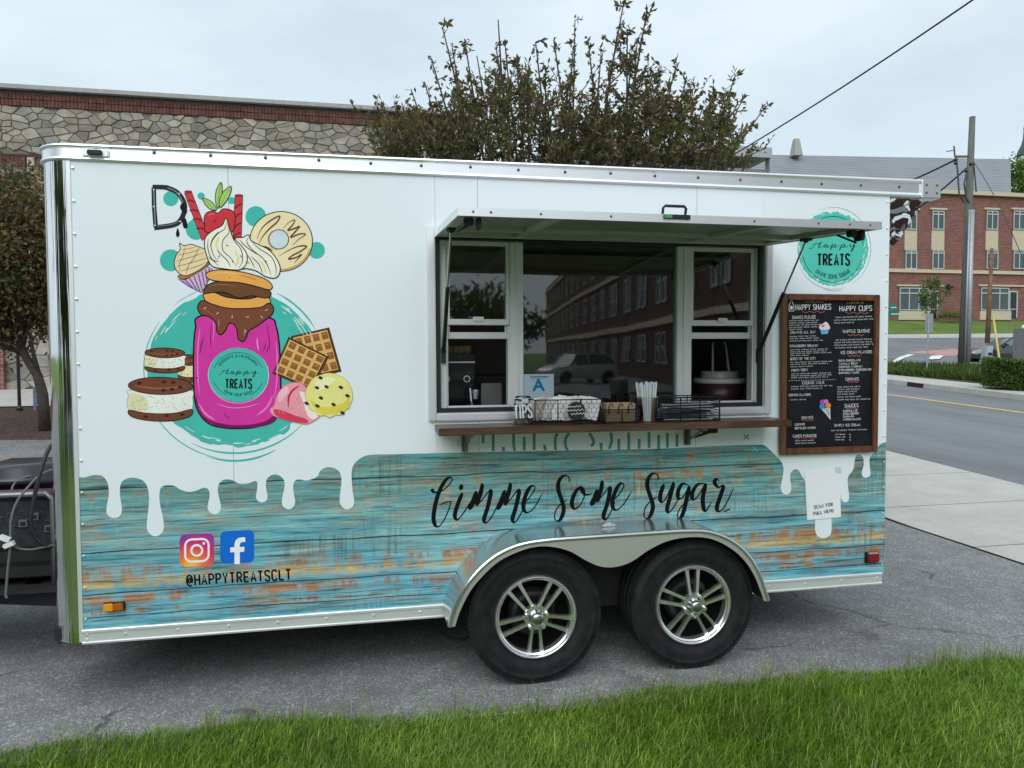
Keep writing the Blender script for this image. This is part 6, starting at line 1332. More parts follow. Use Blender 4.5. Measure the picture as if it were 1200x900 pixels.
# --- the big shrub behind the trailer: guided branches
rnd = random.Random(77)
SD = 8.3
sb_base = Vector((D3(665, 420, SD+.2).x, D3(665, 420, SD+.2).y, 0)); sb_base.z = zt(sb_base.y)
sb = thing('bronze_leaved_shrub', 'tall open shrub with dark green and bronze leaves behind the trailer', 'tree', sb_base)
wood = MB(); lv = Leaves()
tips = [(205, 85, 1), (168, 172, .7), (108, 272, .6), (272, 118, .7), (235, 150, .8), (375, 60, .12), (395, 125, .4), (370, 150, .8), (432, 190, .9), (490, 130, .7), (545, 122, .5), (610, 62, 1), (605, 140, .2), (690, 160, .6), (650, 120, .9), (760, 2, 1.1), (832, 22, .9), (800, 130, .8), (920, 195, 1), (870, 215, 1), (950, 245, .8), (1100, 232, 1), (1120, 310, .9), (1192, 325, .8), (1040, 280, 1), (310, 170, .12), (150, 250, .8), (60, 330, .9), (30, 390, 1), (520, 200, .9), (720, 210, .9), (300, 230, 1), (1000, 330, 1), (460, 240, 1), (590, 230, 1), (680, 270, 1), (770, 90, 1), (780, 200, 1), (240, 300, 1), (850, 300, 1), (940, 350, 1), (350, 290, 1), (130, 350, 1), (1060, 400, .9), (1090, 440, .7)]
roots = [sb_base+Vector((rnd.uniform(-.35, .35), rnd.uniform(-.25, .25), 0)) for _ in range(9)]
def twig(p, d, L, dens, sz, gen=0):
    n_ = max(3, int(L/.045)); q = [p.copy()]; dd = d.normalized()
    for i in range(n_):
        dd = (dd+rv(rnd, .09)+Vector((0, 0, .03))).normalized(); q.append(q[-1]+dd*(L/n_))
        if rnd.random() < dens:
            for _ in range(rnd.choice((2, 2, 3, 4))): lv.leaf(q[-1]+rv(rnd, .006), (dd*.8+rv(rnd, .75)), sz*rnd.uniform(.6, 1.25), rnd, rnd.choices((0, 1, 2), (5, 4, 2.2 if q[-1].z < 4.1 else 5))[0], .45)
    wood.tube(q[::max(1, n_//4)] if len(q[::max(1, n_//4)]) > 1 else [q[0], q[-1]], [.006-.004*i/len(q[::max(1, n_//4)]) for i in range(len(q[::max(1, n_//4)]))], 4, False)
for (zx, zy, dens) in tips:
    dd_ = SD+rnd.uniform(-.9, .9); tp = D3(440+zx/2.609, zy/2.609, dd_); r0 = min(roots, key=lambda r: abs(r.x-lerp(sb_base.x, tp.x, .35))+rnd.uniform(0, .3))
    mid1 = r0.lerp(tp, .35)+Vector((0, 0, .25))+rv(rnd, .08); mid2 = r0.lerp(tp, .7)+Vector((0, 0, .12))+rv(rnd, .06)
    q = [Vector(p) for p in cat_rom([tuple(r0), tuple(mid1), tuple(mid2), tuple(tp)], 12)]
    wood.tube(q[::3]+[q[-1]], [lerp(.032, .004, i/(len(q[::3]))) for i in range(len(q[::3])+1)], 6, False)
    if dens < .2: continue
    for _ in range(4):                                      # spreading side branches
        k0 = rnd.randint(int(len(q)*.42), int(len(q)*.86)); ax = (q[k0]-q[k0-1]).normalized(); sd_ = Vector((rnd.choice((-1, 1))*rnd.uniform(.5, 1.1), rnd.uniform(-.6, .6), rnd.uniform(.1, .8)))
        p0 = q[k0]; Ls = rnd.uniform(.35, .8)*(1.1-.5*k0/len(q)); dirn = (ax*.35+sd_).normalized(); pts = [p0]
        for j in range(6):
            dirn = (dirn+rv(rnd, .1)+Vector((0, 0, .06))).normalized(); pts.append(pts[-1]+dirn*Ls/6)
            if rnd.random() < .8: twig(pts[-1], dirn*.6+rv(rnd, .6), rnd.uniform(.06, .2), .8, .062)
            for _k in range(3): lv.leaf(pts[-1]+rv(rnd, .015), dirn*.5+rv(rnd, .8), .058*rnd.uniform(.6, 1.2), rnd, rnd.choices((0, 1, 2), (3, 4, 4))[0])
        wood.tube(pts, [.009-.001*j for j in range(7)], 4, False)
    for i in range(10, len(q)):
        t = i/len(q); loc = q[i]; ax = (q[i]-q[i-1]).normalized()
        for _ in range(2):
            if rnd.random() < dens*(.85 if t < .55 else .5):
                L = lerp(.55, .07, max(0, min(1, (t-.3)/.5)))*rnd.uniform(.5, 1.2); side = (ax*.45+rv(rnd, .7)); twig(loc, side, L, .85*min(1, dens), .074)
        for _ in range(4): lv.leaf(loc.lerp(q[i-1], rnd.random())+rv(rnd, .012), ax*.5+rv(rnd, .8), .058*rnd.uniform(.6, 1.2), rnd, rnd.choices((0, 1, 2), (3, 4, 4))[0])
# lower mass of foliage, with gaps
for i in range(640):
    zx = rnd.uniform(10, 1090); lim = 330+60*math.sin(zx*.012)+60*abs(zx-560)/560; zy = rnd.uniform(lim, 560)
    p = D3(440+zx/2.609, zy/2.609, SD+rnd.uniform(-.9, 1.1)); twig(p, Vector((rnd.uniform(-.6, .6), rnd.uniform(-.5, .5), rnd.uniform(.1, 1))), rnd.uniform(.25, .5), .9, .076)
for i in range(420):                                       # low unseen foliage, added to keep back light from under the trailer
    p = Vector((sb_base.x+rnd.uniform(-2.6, 2.4), sb_base.y+rnd.uniform(-.9, .9), sb_base.z+rnd.uniform(.05, 2.2))); twig(p, Vector((rnd.uniform(-.8, .8), rnd.uniform(-.8, .8), rnd.uniform(.1, .8))), rnd.uniform(.25, .5), .9, .085)
wood.build('branches', M_BARK, sb, smooth=True); tag(lv.build('foliage', [LG, LO, LR], sb), kind='stuff')
# --- generic tree
def tree(name, label, base, trunk_pts, crown_c, crown_r, nclump, per, lsize, mats, wts, seed, group=None, r0=.09):
    rnd = random.Random(seed); t = thing(name, label, 'tree', base, group); w = MB(); tp = [Vector(p) for p in trunk_pts]
    w.tube(tp, [lerp(r0, r0*.55, i/(len(tp)-1)) for i in range(len(tp))], 10); lf = Leaves(); cc = Vector(crown_c); cr_ = Vector(crown_r)
    for k in range(nclump):
        while True:
            u = Vector((rnd.uniform(-1, 1), rnd.uniform(-1, 1), rnd.uniform(-1, 1)))
            if .25 < u.length < 1: break
        c = cc+Vector((u.x*cr_.x, u.y*cr_.y, u.z*cr_.z)); s0 = tp[-1] if rnd.random() < .6 else tp[-2].lerp(tp[-1], rnd.random())
        md = s0.lerp(c, .5)+rv(rnd, .06*cr_.x)
        w.tube([s0, md, c], [r0*.20, r0*.09, r0*.03], 5, False) if k % 3 == 0 else None
        cs = cr_.x*rnd.uniform(.18, .40); mi = rnd.choices(range(len(mats)), wts)[0]
        for _ in range(per):
            p = c+rv(rnd, .5)*cs; lf.leaf(p, rv(rnd)+Vector((0, 0, -.3)), lsize*rnd.uniform(.6, 1.3), rnd, mi if rnd.random() < .7 else rnd.choices(range(len(mats)), wts)[0], .55)
    w.build('trunk', M_BARK, t, smooth=True); tag(lf.build('crown', mats, t), kind='stuff'); return t
LD = 13.2
tb_ = D3(52, 484, LD); tb_.z = zt(tb_.y)+.03
tree('plum_tree', 'small tree with dark bronze and green leaves left of the trailer', tb_, [tb_, D3(50, 462, LD), D3(44, 440, LD), D3(30, 418, LD), D3(22, 398, LD)], D3(8, 300, LD), (1.55, 1.3, 1.52), 150, 150, .10, [LG, LO, LR], (4, 4, 4), 41, r0=.10)
wd = MB(); wd.tube([D3(30, 418, LD), D3(14, 408, LD), D3(-4, 402, LD), D3(-30, 380, LD)], [.05, .04, .034, .02], 8); wd.tube([D3(46, 442, LD), D3(38, 410, LD), D3(34, 380, LD)], [.05, .035, .025], 8); wd.build('limb', M_BARK, [o for o in bpy.data.objects if o.name.startswith('plum_tree')][0], smooth=True)
# black lamp post and a small blue bin-like bag by the path
q = D3(23, 481, 16.4); q.z = zt(q.y)+.06; q1 = D3(22, 392, 16.4)
tag(MB().tube([q, (q.x, q.y, q1.z)], .035, 10).lathe([(.07, 0), (.07, .05), (.04, .09), (.035, .12)], q, 'z', 12).build('black_post', mat('black_paint', (.012, .012, .012), .4)), 'slim black metal post at the edge of the mulch bed', 'post')
q = D3(41, 478, 16.4); q.z = zt(q.y)+.06; q1 = D3(41, 452, 16.4)
tag(MB().box(q.x-.025, q.x+.025, q.y-.02, q.y+.02, q.z, q1.z-.1).box(q.x-.02, q.x+.16, q.y-.03, q.y-.021, q1.z-.42, q1.z-.05, bev=.003).build('small_bed_sign', mat('grey_blue_sign', (.16, .18, .24), .5)), 'small blue grey sign on a stake beside the tree trunk', 'sign')
# --- utility pole with conduit
PD = 27.
n = NB('pole_wood'); v = n.map((8, 8, .6)); n.col(n.ramp(n.noise(v, 3, 5, .6), [(.3, (.075, .075, .068)), (.6, (.13, .13, .115)), (.8, (.19, .19, .17))])); n.set(Roughness=.9)
pb, pt_ = D3(1127.5, 437, PD), D3(1139.5, 137, PD)
up_ = thing('utility_pole', 'tall weathered wooden utility pole with grey conduit beyond the kerb', 'utility pole', pb)
MB().tube([pb, pb.lerp(pt_, .5), pt_], [.16, .135, .10], 14).build('pole', MATS['pole_wood'], up_, smooth=True)
MB().tube([D3(1133.8, 436, PD-.2), D3(1139, 246, PD-.2)], .085, 10).tube([D3(1130.2, 436, PD-.28), D3(1136.2, 246, PD-.28)], .03, 8).build('conduit', mat('galvanised_grey', (.33, .36, .37), .45, .4), up_, smooth=True)
ar = MB().bar(D3(1138, 183.5, PD), D3(1120, 183.5, PD), .07).bar(D3(1119, 184, PD), D3(1118, 171, PD), .04).bar(D3(1118, 176, PD), D3(1109, 177.5, PD), .03); ar.build('cross_arm', mat('rusty_steel', (.16, .09, .05), .7, .3), up_)
m = MB()
for x, y in ((1120, 187), (1120, 191), (1138, 192), (1132, 200)): m.sphere(D3(x, y, PD-.1), .07, 8, 6)
m.tube([D3(1121, 188, PD-.1), D3(1122.5, 205, PD-.1), D3(1124, 228, PD-.1), D3(1130, 238, PD-.1)], .03, 6).tube([D3(1133, 200, PD-.1), D3(1130, 215, PD-.1), D3(1132, 232, PD-.1), D3(1136, 238, PD-.1)], .03, 6).tube([D3(1141, 190, PD-.1), D3(1143, 212, PD-.1), D3(1144, 225, PD-.1)], .025, 6)
m.build('insulators', mat('dark_insulator', (.03, .03, .032), .4), up_)
M_WIR = mat('wire_black', (.015, .015, .016), .6)
def wire(a, b, r, label, sag=.0):
    a = Vector(a); b = Vector(b); q = [a.lerp(b, i/16)-Vector((0, 0, sag*4*(i/16)*(1-i/16))) for i in range(17)]
    tag(MB().tube(q, r, 6).build('overhead_wire', M_WIR, smooth=True), label, 'wire')
wire(D3(1160, -14, 9.5), D3(770, 231, 17), .0125, 'thick black overhead cable slanting from the top right into the shrub', .12)
wire(D3(1120, 187, PD), D3(990, 236, 40), .035, 'black overhead wire running left from the pole arm', .2)
wire(D3(1136, 194, PD), D3(1050, 262, 30), .03, 'lower black overhead wire leaving the pole to the left', .1)
wire(D3(1141, 190, PD), D3(1215, 345, 20), .012, 'thin overhead wire dropping right from the pole', -.3)
# --- second, farther brown pole with yellow guy guard
a, b = D3(1157, 402, 50), D3(1162.5, 291, 50)
tag(MB().tube([a, b], [.16, .11], 10).build('brown_pole', mat('brown_pole_wood', (.17, .09, .05), .9, var=.4, vscale=3), smooth=True), 'short brown wooden pole in front of the brick building', 'pole')
tag(MB().tube([D3(1171.5, 424, 30), D3(1163.5, 368, 33)], .045, 8).build('guy_guard', mat('yellow_plastic', (.55, .42, .10), .5), smooth=True), 'yellow guy wire guard leaning behind the hedge', 'guy guard')
# --- utility pedestal, cabinet, signs
q = D3(1153.5, 438, 26.5); s_ = 26.5/863
M = Matrix.Translation(q) @ Matrix.Rotation(R_(7), 4, 'Y')
pd = thing('utility_pedestal', 'leaning pale grey utility pedestal between pole and hedge', 'pedestal', q)
MB().box(-4.2*s_, 4.2*s_, -.12, .12, 12*s_, 33*s_, M, bev=.01).box(-3*s_, 3*s_, -.1, .1, 0, 11.6*s_, M).build('housing', mat('pale_grey_paint', (.36, .40, .41), .5), pd)
MB().box(-2*s_, 2.6*s_, -.16, -.1205, 22*s_, 25*s_, M, bev=.01).build('lock_box', M_DARK, pd)
q = D3(1199, 428, 30); s_ = 30/863
ec = thing('electrical_cabinet', 'grey electrical cabinet standing behind the hedge at the right edge', 'cabinet', q)
MB().box(q.x-7*s_, q.x+14*s_, q.y-.3, q.y+.3, q.z-.2, q.z+43*s_, bev=.03).build('body', mat('cabinet_grey', (.19, .19, .195), .5), ec)
MB().box(q.x-5.6*s_, q.x+13*s_, q.y-.32, q.y-.301, q.z+3*s_, q.z+40*s_, bev=.005).build('door', mat('cabinet_grey', (.19, .19, .195), .5), ec)
MB().sphere((q.x-2*s_, q.y-.1, q.z+44*s_), .12, 8, 6).build('vent_cap', mat('white_trim', (.7, .72, .72), .6), ec)
q0, q1, q2 = D3(1086, 434, 27), D3(1088.5, 368, 27), D3(1090, 378, 27); s_ = 27/863
rs = thing('road_sign', 'grey back of a rectangular road sign on a thin post', 'road sign', q0)
MB().tube([q0, q1], .03, 8).build('post', mat('galvanised_grey', (.33, .36, .37), .45, .4), rs)
MB().box(q2.x-5.5*s_, q2.x+5.0*s_, q2.y+.032, q2.y+.04, q2.z-10.5*s_, q2.z+10.5*s_).build('sign_plate', mat('sign_back', (.33, .34, .35), .5, .4), rs)
MB().box(q2.x-5*s_, q2.x+4.6*s_, q2.y+.022, q2.y+.031, q2.z-.02, q2.z+.02).build('sign_bracket', mat('galvanised_grey', (.33, .36, .37), .45, .4), rs)
M_SG = mat('street_sign_green', (.01, .16, .12), .4, var=.06); q = D3(1041, 360, 30); s_ = 30/863
ss = thing('street_name_sign', 'two green street name blades on a post beside the trailer edge', 'street sign', D3(1038, 432, 30))
MB().tube([D3(1038, 432, 30), D3(1038, 352, 30)], .035, 8).build('post', mat('galvanised_grey', (.33, .36, .37), .45, .4), ss)
for y0_, y1_, x1_ in ((357, 362.5, 1053), (364.3, 370.5, 1056.3)):
    a, b = D3(1030, y0_, 30), D3(x1_, y1_, 30); MB().box(a.x, b.x, a.y-.06, a.y-.045, b.z, a.z, bev=.004).build('sign_blade', M_SG, ss)
    d = Decal(lambda x, y, h: D3(x, y, 29.87-h*10), .001); d.line([(1044, (y0_+y1_)/2+.6), (x1_-2.6, (y0_+y1_)/2+.5)], 1.3, (160, 214, 200), smooth=False); d.build('sign_print', ss)
# storm drain mouth in the kerb
a, b = P(1047, 446, 1), P(1065, 453, 1)
ka, kb_ = l_cb[0], l_cb[-1]
kd = (kb_-ka).normalized(); p0 = T(1047, 452.5); p1 = T(1064.5, 454.8); kk = lambda p: ka+kd*((p-ka).dot(kd))
u0, u1 = kk(p0), kk(p1)
dr = MB().prism([u0+Vector((-.05, -.06, -.02)), u1+Vector((-.05, -.06, -.02)), u1+Vector((-.02, -.05, .14)), u0+Vector((-.02, -.05, .14))], (.12, .1, 0))
tag(dr.build('storm_drain', mat('drain_dark', (.012, .011, .010), .9)), 'dark storm drain inlet in the concrete kerb', 'drain')
# --- car
def loft_car(name, label, org, ax, ay, paint, suv=False, group=None, glassm=None):
    """org: ground point under the middle; ax: unit vector to the nose; ay: to the car's left"""
    ax = Vector(ax).normalized(); ay = Vector(ay).normalized(); t = thing(name, label, 'car', org, group); org = Vector(org)
    W3 = lambda x, y, z: org+ax*x+ay*y+Vector((0, 0, z))
    if suv: L2, bz, hz, rz, ws, wr, rr0, rr1 = 2.3, .30, 1.02, 1.68, 1.15, .55, -1.5, -2.15
    else: L2, bz, hz, rz, ws, wr, rr0, rr1 = 2.35, .22, .88, 1.36, .95, .25, -.75, -1.55
    st = [(-L2, bz+.15, hz*.86), (-L2+.12, bz, hz*.98), (-1.6, bz-.03, hz+.03), (-.6, bz-.05, hz), (.6, bz-.05, hz-.02), (1.1, bz-.04, hz-.02), (1.75, bz-.02, hz-.10), (L2-.12, bz, hz-.22), (L2, bz+.15, hz-.32)]
    m = MB(); rows = []
    for x, z0, z1 in st:
        w = .9-(.10 if abs(x) > L2-.2 else .0)-(.05 if abs(x) > L2-.05 else 0); zm = lerp(z0, z1, .62)
        rows.append([W3(x, -w*.86, z1), W3(x, -w, zm), W3(x, -w*.985, lerp(z0, z1, .3)), W3(x, -w*.93, z0), W3(x, w*.93, z0), W3(x, w*.985, lerp(z0, z1, .3)), W3(x, w, zm), W3(x, w*.86, z1), W3(x, -w*.86, z1)])
    m.grid(rows); m.add(rows[0][:8], [tuple(range(8))]); m.add(rows[-1][:8], [tuple(range(7, -1, -1))])
    m.build('body', paint, t, auto=40)
    rf = MB(); rows = [[W3(x, y*s, z) for s, y, z in ((-1, w, z), (-.5, w, z+.03), (.5, w, z+.03), (1, w, z))] for x, w, z in ((wr, .60, rz-.03), ((wr+rr0)/2, .63, rz), (rr0, .60, rz-.04))]
    rf.grid(rows); rf.build('roof', paint, t, smooth=True)
    gl_ = glassm or mat('car_glass', (.10, .15, .15), .06, spec=.9)
    def glz(nm, q): MB().add(q, [tuple(range(len(q)))]).build(nm, gl_, t)
    glz('windscreen', [W3(ws, -.74, hz-.02), W3(ws, .74, hz-.02), W3(wr, .60, rz-.03), W3(wr, -.60, rz-.03)])
    glz('rear_window', [W3(rr1, .74, hz+.02), W3(rr1, -.74, hz+.02), W3(rr0, -.60, rz-.04), W3(rr0, .60, rz-.04)])
    for s in (-1, 1):
        glz('side_window', [W3(ws-.12, s*.775, hz), W3(-.25, s*.775, hz+.01), W3(-.25, s*.625, rz-.05), W3(wr-.05, s*.605, rz-.07)])
        glz('side_window', [W3(-.34, s*.775, hz+.01), W3(rr1+.15, s*.76, hz+.03), W3(rr0+.02, s*.605, rz-.08), W3(-.34, s*.625, rz-.05)])
        pl = MB()
        for a, b in (((ws, .76, hz-.02), (wr, .61, rz-.03)), ((-.295, .775, hz), (-.295, .625, rz-.04)), ((rr1, .75, hz+.02), (rr0, .61, rz-.04))): pl.bar(W3(a[0], s*a[1], a[2]), W3(b[0], s*b[1], b[2]), .06)
        pl.bar(W3(wr, s*.61, rz-.035), W3(rr0, s*.61, rz-.045), .05); pl.build('pillar', paint, t)
        MB().box(-.06, .10, -.09, .09, -.06, .06, Matrix.Translation(W3(ws-.25, s*.93, hz+.06)), bev=.02).build('mirror', paint, t)
        for x in (-1.42, 1.42):
            c = W3(x, s*.80, .325); wh = MB(); R0 = .325
            pr = [(.0, .01), (.06, .0), (.19, .02), (.215, .0), (.25, -.01), (.30, .0), (R0, .03), (R0, .20), (.2, .22)]
            vs = []; N = 24
            for k in range(N):
                a = 2*math.pi*k/N
                for r, h in pr: vs.append(c+ax*(r*math.cos(a))+Vector((0, 0, r*math.sin(a)))+ay*s*(.10-h))
            mm = len(pr); wh.m(1).add(vs, [])
            for k in range(N):
                for i in range(mm-1):
                    wh.cur = 0 if i < 3 else 1
                    wh.f.append((k*mm+i, k*mm+i+1, ((k+1) % N)*mm+i+1, ((k+1) % N)*mm+i)); wh.mi.append(wh.cur)
            for k in range(5):
                a = 2*math.pi*k/5; q = c+ay*s*.102
                wh.m(2).add([q+ax*(r*math.cos(a+da))+Vector((0, 0, r*math.sin(a+da))) for r, da in ((.09, .25), (.18, .42), (.18, .84), (.09, 1.0))], [(0, 1, 2, 3)])
            wh.build('wheel', [mat('car_alloy', (.55, .56, .56), .3, .8), M_RUB, M_BLACK], t, auto=40)
            ac = MB(); ac.add([W3(x, s*.905, .325)]+[W3(x+.385*math.cos(R_(a)), s*.905, .325+.385*math.sin(R_(a))) for a in range(-10, 191, 10)], [(0, i, i+1) for i in range(1, 21)]); ac.build('wheel_arch', M_BLACK, t)
        MB().box(-.08, .08, -.17, .17, -.06, .06, Matrix.Translation(W3(L2-.07, s*.60, hz-.36)), bev=.02).build('headlight', mat('lamp_lens', (.62, .64, .66), .1), t)
        MB().box(-.05, .05, -.2, .2, -.06, .06, Matrix.Translation(W3(-L2+.03, s*.58, hz-.18)), bev=.02).build('tail_light', mat('tail_red', (.30, .01, .015), .2), t)
    MB().box(-.02, .02, -.4, .4, -.05, .05, Matrix.Translation(W3(L2+.0, 0, hz-.5))).build('grille', M_BLACK, t)
    return t
cD = 40.
loft_car('parked_coupe', 'dark grey coupe driving past behind the hedge', D3(1182, 425.2, cD), -CR*1.0+CF*.05, -CF-CR*.05, mat('grey_car_paint', (.055, .05, .047), .25, .5, var=.05, coat=1.))
# ================================================================== ACROSS THE STREET BEHIND THE VIEWER (seen mirrored in panes and polished metal)
rb = thing('brick_school_building', 'long brick building with white windows mirrored in the service window', 'building', (22, -40, 0))
FA = Vector((15.0, -17, 0)); FB = Vector((31.0, -115, 0)); fd = (FB-FA).normalized(); fn = Vector((-fd.y, fd.x, 0)); fn = fn if fn.x < 0 else -fn
M_RB = mat('school_brick', (.085, .038, .03), .9, var=.3, vscale=1.5)
def fq(m, s0, s1, z0, z1, o0, o1): m.add([FA+fd*s+fn*o+Vector((0, 0, z)) for o in (o0, o1) for s, z in ((s0, z0), (s1, z0), (s1, z1), (s0, z1))], [(0, 3, 2, 1), (4, 5, 6, 7), (0, 1, 5, 4), (1, 2, 6, 5), (2, 3, 7, 6), (3, 0, 4, 7)])
Lf = (FB-FA).length
m = MB(); fq(m, 0, Lf, -.05, 12.4, -12, 0); m.build('wall', M_RB, rb)
for z in (3.3, 7.4, 11.6): m = MB(); fq(m, -.1, Lf+.1, z, z+.35, .003, .15); m.build('stone_band', M_STONEW, rb)
for j, (z0, z1) in enumerate(((1.0, 2.9), (4.5, 7.0), (8.5, 11.0))):
    s = 1.6; k = 0
    while s+2.6 < Lf:
        for ds in (0, 1.5):
            m = MB(); fq(m, s+ds, s+ds+1.15, z0, z1, .004, .03); w_ = m.build('window', M_WGLASS, rb)
            m = MB()
            for a0, a1, b0, b1 in ((0, .12, 0, 1), (.88, 1, 0, 1), (.12, .88, 0, .06), (.12, .88, .94, 1), (.12, .88, .47, .53)): fq(m, s+ds+1.15*a0, s+ds+1.15*a1, lerp(z0, z1, b0), lerp(z0, z1, b1), .031, .09)
            m.build('window_frame', mat('dimmed_white_trim', (.38, .39, .38), .6, var=.2), w_)  # white frames given a darker colour to dim their mirror image
        s += 5.2
for i, (x, y, r, h, sd_) in enumerate(((9.5, -56, 3.6, 6.4, 1), (5.5, -52, 3.6, 5.8, 2), (13.2, -62, 3.8, 7.2, 3), (1, -60, 4.5, 7.5, 4), (-9.5, -12, 2.6, 6.5, 5), (-8.5, -4.5, 2.2, 5.6, 6), (-13, -9, 3, 7.5, 7), (-5.5, -19, 2.8, 6.5, 8))):
    tree('street_tree', 'broad green street tree across the street behind the viewer', Vector((x, y, 0)), [(x, y, 0), (x, y, h*.2), (x+.2, y, h*.4)], (x, y, h*.62), (r, r, h*.4), 46, 46, .55, [LG, LF2, LO], (3, 3, 2), 60+i, 'street trees behind the viewer', .22)
hs = thing('brown_house', 'brown clad house across the lawn behind the viewer at left', 'house', (-18, -16, 0))
MB().box(-24, -15.5, -24, -9, 0, 5.2).build('wall', mat('brown_cladding', (.13, .09, .065), .8, var=.2, vscale=1.2), hs)
MB().prism([(-25, -24.5, 5.2), (-14.8, -24.5, 5.2), (-19.8, -24.5, 8.6)], (0, 16, 0)).build('roof', mat('slate_roof', (.07, .07, .075), .7, var=.2, vscale=2), hs)
for y in (-21.5, -17, -12.5): MB().box(-15.49, -15.42, y, y+1.3, 1.2, 3.0).build('window', mat('white_trim', (.7, .72, .72), .6), hs)
ff = thing('garden_fence', 'tan board fence across the street behind the viewer', 'fence', (3, -46, 0))
for i in range(30): MB().box(-6+i*.5, -6+i*.5+.44, -46, -45.96, 0, 2.0).build('fence_board', mat('tan_boards', (.30, .22, .13), .8), ff)
loft_car('white_suv', 'white estate car parked across the street behind the viewer', (13.2, -36, 0), (-.95, .3, 0), (-.3, -.95, 0), mat('white_car_paint', (.62, .64, .64), .25, coat=1.), True)
# ================================================================== PLANTS ON THE RIGHT AND GRASS
# hedge
rnd = random.Random(12)
def leafbox(name, label, corners, h, nleaf, size, mats, wts, cat, taper=0.):
    """corners: 4 ground points (front-left, front-right, back-right, back-left)"""
    a, b, c, d0 = [Vector(p) for p in corners]; t = thing(name, label, cat, a); lf = Leaves(); core = MB()
    k = .93
    ctr = (a+b+c+d0)/4; sh = lambda p: ctr+(p-ctr)*k
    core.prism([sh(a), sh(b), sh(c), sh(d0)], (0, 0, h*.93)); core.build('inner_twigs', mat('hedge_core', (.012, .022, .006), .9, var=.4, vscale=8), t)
    for _ in range(nleaf):
        u, v = rnd.random(), rnd.random(); f = rnd.random()
        if f < .55: p = a.lerp(b, u)+Vector((0, 0, h*v)); nrm = Vector((0, -1, .3))
        elif f < .9: p = a.lerp(b, u).lerp(d0.lerp(c, u), v)+Vector((0, 0, h)); nrm = Vector((0, 0, 1))
        else: p = a.lerp(d0, u)+Vector((0, 0, h*v)); nrm = Vector((-1, 0, .3))
        p += rv(rnd, .022); lf.leaf(p, nrm*.7+rv(rnd, .8), size*rnd.uniform(.6, 1.3), rnd, rnd.choices(range(len(mats)), wts)[0], .6)
    tag(lf.build('leaves', mats, t), kind='stuff'); return t
hD = dB+1.6
h0, h1 = D3(1157, 452.5, hD), D3(1225, 459, hD-1); hb = [Vector((.75, .9, .0)), Vector((.75, .9, .0))]
hh = (D3(1157, 421.5, hD).z-h0.z)
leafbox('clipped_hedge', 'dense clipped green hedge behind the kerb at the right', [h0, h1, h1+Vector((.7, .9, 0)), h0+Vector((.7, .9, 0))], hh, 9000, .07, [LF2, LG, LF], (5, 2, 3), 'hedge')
# strap-leaved border grasses
lf = Leaves()
for _ in range(10500):
    u, v = rnd.random(), rnd.random()
    xa = lerp(1030, 1160, u); p = D3(xa, lerp(440.0, 450.5, u), lerp(dA, dB, (xa-1043)/157)+2.3).lerp(D3(xa, lerp(432, 437, u), lerp(dA, dB, (xa-1043)/157)+4.4), v)
    hh_ = rnd.uniform(.22, .50); dd = Vector((rnd.gauss(0, .45), rnd.gauss(0, .45), 1)); lf.leaf(p-Vector((0, 0, .04)), dd, hh_, rnd, rnd.choices((0, 1, 2), (5, 3, 2))[0], .07)
og = lf.build('border_grass', [LF, LF2, LG], None); tag(og, 'strap leaved green border grass along the kerb', 'grass', kind='stuff')
# young tree on the far lawn and foliage far right
yb_ = D3(1091, 385, 64)
tree('young_tree', 'small young tree on the lawn before the brick building', yb_, [yb_, D3(1091, 372, 64), D3(1092, 352, 64)], D3(1091.5, 347, 64), (1.15, 1.0, 1.75), 34, 26, .24, [LF, LF2, LO], (4, 4, 1), 91, r0=.07)
yb_ = D3(1205, 300, 105)
tree('leafy_tree', 'bright green tree rising behind the grey roof at right', yb_, [yb_, D3(1205, 260, 105), D3(1206, 230, 105)], D3(1208, 212, 105), (3.4, 3, 4.2), 60, 60, .55, [LF, LF2], (4, 2), 92, r0=.3)
lf = Leaves()
for k in range(5):
    c = BP(1104+k*7.5, 371.5, 1.2)
    for _ in range(160): lf.leaf(c+Vector((rnd.gauss(0, .25), rnd.gauss(0, .2), abs(rnd.gauss(0, .22)))), rv(rnd), .2, rnd, rnd.choices((0, 1), (3, 2))[0], .6)
tag(lf.build('foundation_shrubs', [leafmat('leaf_yellowish', (.16, .17, .03)), LF2], None), 'low yellowish shrubs at the foot of the brick building', 'shrubs', kind='stuff')
# --- grass verge in front: real blades
rnd = random.Random(1234)
gv_, gf, gm_ = [], [], []
def blade(x, y, h, w, lean, az, mi):
    b = len(gv_); ca, sa = math.cos(az), math.sin(az); px, py = -sa*w/2, ca*w/2
    for k, (t_, ww) in enumerate(((0, 1.), (.45, .85), (.8, .5))):
        bx, by = x+ca*lean*t_*t_, y+sa*lean*t_*t_; z = -.014+h*(t_-.18*t_*t_*min(1, lean/h))
        gv_.extend([(bx+px*ww, by+py*ww, z), (bx-px*ww, by-py*ww, z)])
    gv_.append((x+ca*lean, y+sa*lean, -.014+h*(1-.22*min(1, lean/h))))
    gf.extend([(b, b+1, b+3, b+2), (b+2, b+3, b+5, b+4), (b+4, b+5, b+6)]); gm_.extend([mi]*3)
def edge_y(x): return -.40-.022*x+.03*math.sin(x*2.3)+.02*math.sin(x*7.1+1)+.012*math.sin(x*19)
N = 0
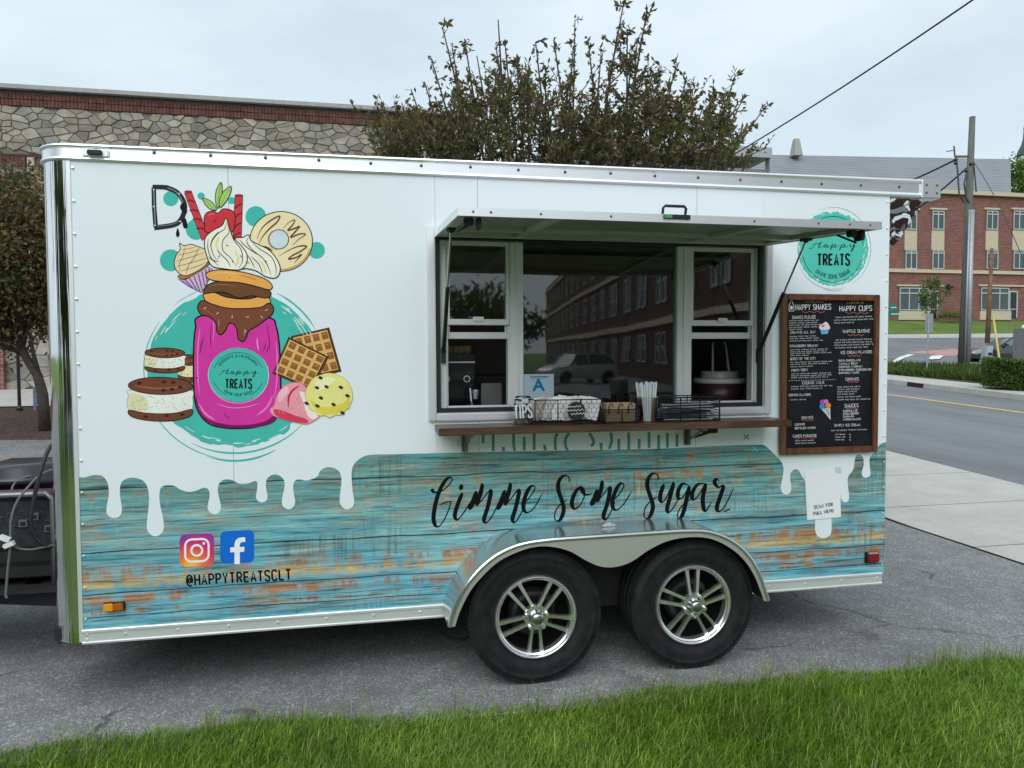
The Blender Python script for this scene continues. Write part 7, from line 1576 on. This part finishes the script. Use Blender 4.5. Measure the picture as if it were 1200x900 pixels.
while N < 88000:
    x = rnd.uniform(-1.0, 5.9); e = edge_y(x); y = e+.05*rnd.random()**3-rnd.random()**1.15*1.25
    if y < -.52-.235*(x+.2)-.35: continue
    k = math.sin(x*3.1+y*2)+math.sin(x*1.3-y*4.1); n_edge = min(1, (e-y)/.12)
    h = rnd.uniform(.035, .085)*(1+.18*k)*(.75+.25*n_edge)
    if rnd.random() < .03: h *= 1.7
    blade(x, y+rnd.gauss(0, .008), h, rnd.uniform(.0026, .0052), h*rnd.uniform(.15, 1.1), rnd.gauss(-.6+.5*math.sin(x*1.7+y), 1.3), rnd.choices((0, 1, 2, 3), (5, 4+1.5*k if k > -2.4 else .6, 2-.6*k if k < 2.6 else .5, .9 if (e-y) < .06 or k > 1.5 else .3))[0]); N += 1
for cx, n_ in [(.72, 46), (4.35, 90), (4.65, 70), (5.0, 70), (5.3, 50), (.2, 24)]+[(rnd.uniform(-.6, 5.8), rnd.randint(6, 26)) for _ in range(40)]:       # taller stray tufts along the edge
    for _ in range(n_): x = cx+rnd.gauss(0, .07); blade(x, edge_y(x)-abs(rnd.gauss(0, .03))+.03*rnd.random()+(.05 if 4.2 < cx < 5.1 else 0)*rnd.random(), rnd.uniform(.06, .17), .0035, rnd.uniform(.02, .10), rnd.uniform(0, 6.283), rnd.choice((0, 1, 3)))
for _ in range(5200):                                     # dry thatch and clippings along the asphalt edge
    x = rnd.uniform(-1, 5.9); y = edge_y(x)+rnd.gauss(.012, .035); blade(x, y, rnd.uniform(.006, .022), .003, rnd.uniform(.02, .05), rnd.uniform(0, 6.283), rnd.choices((3, 4, 1), (3, 4, 1))[0])
for _ in range(700):                                      # broad weed leaves
    x = rnd.uniform(-1, 5.9); y = edge_y(x)-rnd.random()**1.3*.9
    if y > -.87-.235*(x+.2): blade(x, y, rnd.uniform(.03, .055), rnd.uniform(.008, .014), rnd.uniform(.02, .05), rnd.uniform(0, 6.283), 1)
me = bpy.data.meshes.new('grass_verge'); me.from_pydata(gv_, [], gf)
GM = [leafmat('grass_green', (.185, .295, .022), .3), leafmat('grass_mid', (.10, .19, .014), .3), leafmat('grass_light', (.31, .42, .07), .25), leafmat('grass_dry', (.36, .33, .16), .2), leafmat('grass_thatch', (.17, .13, .075), .3)]
for m in GM: me.materials.append(m)
me.polygons.foreach_set('material_index', gm_); me.update()
go = bpy.data.objects.new('grass_verge', me); COL.objects.link(go); tag(go, 'lush green grass verge along the bottom of the picture', 'grass', kind='stuff')
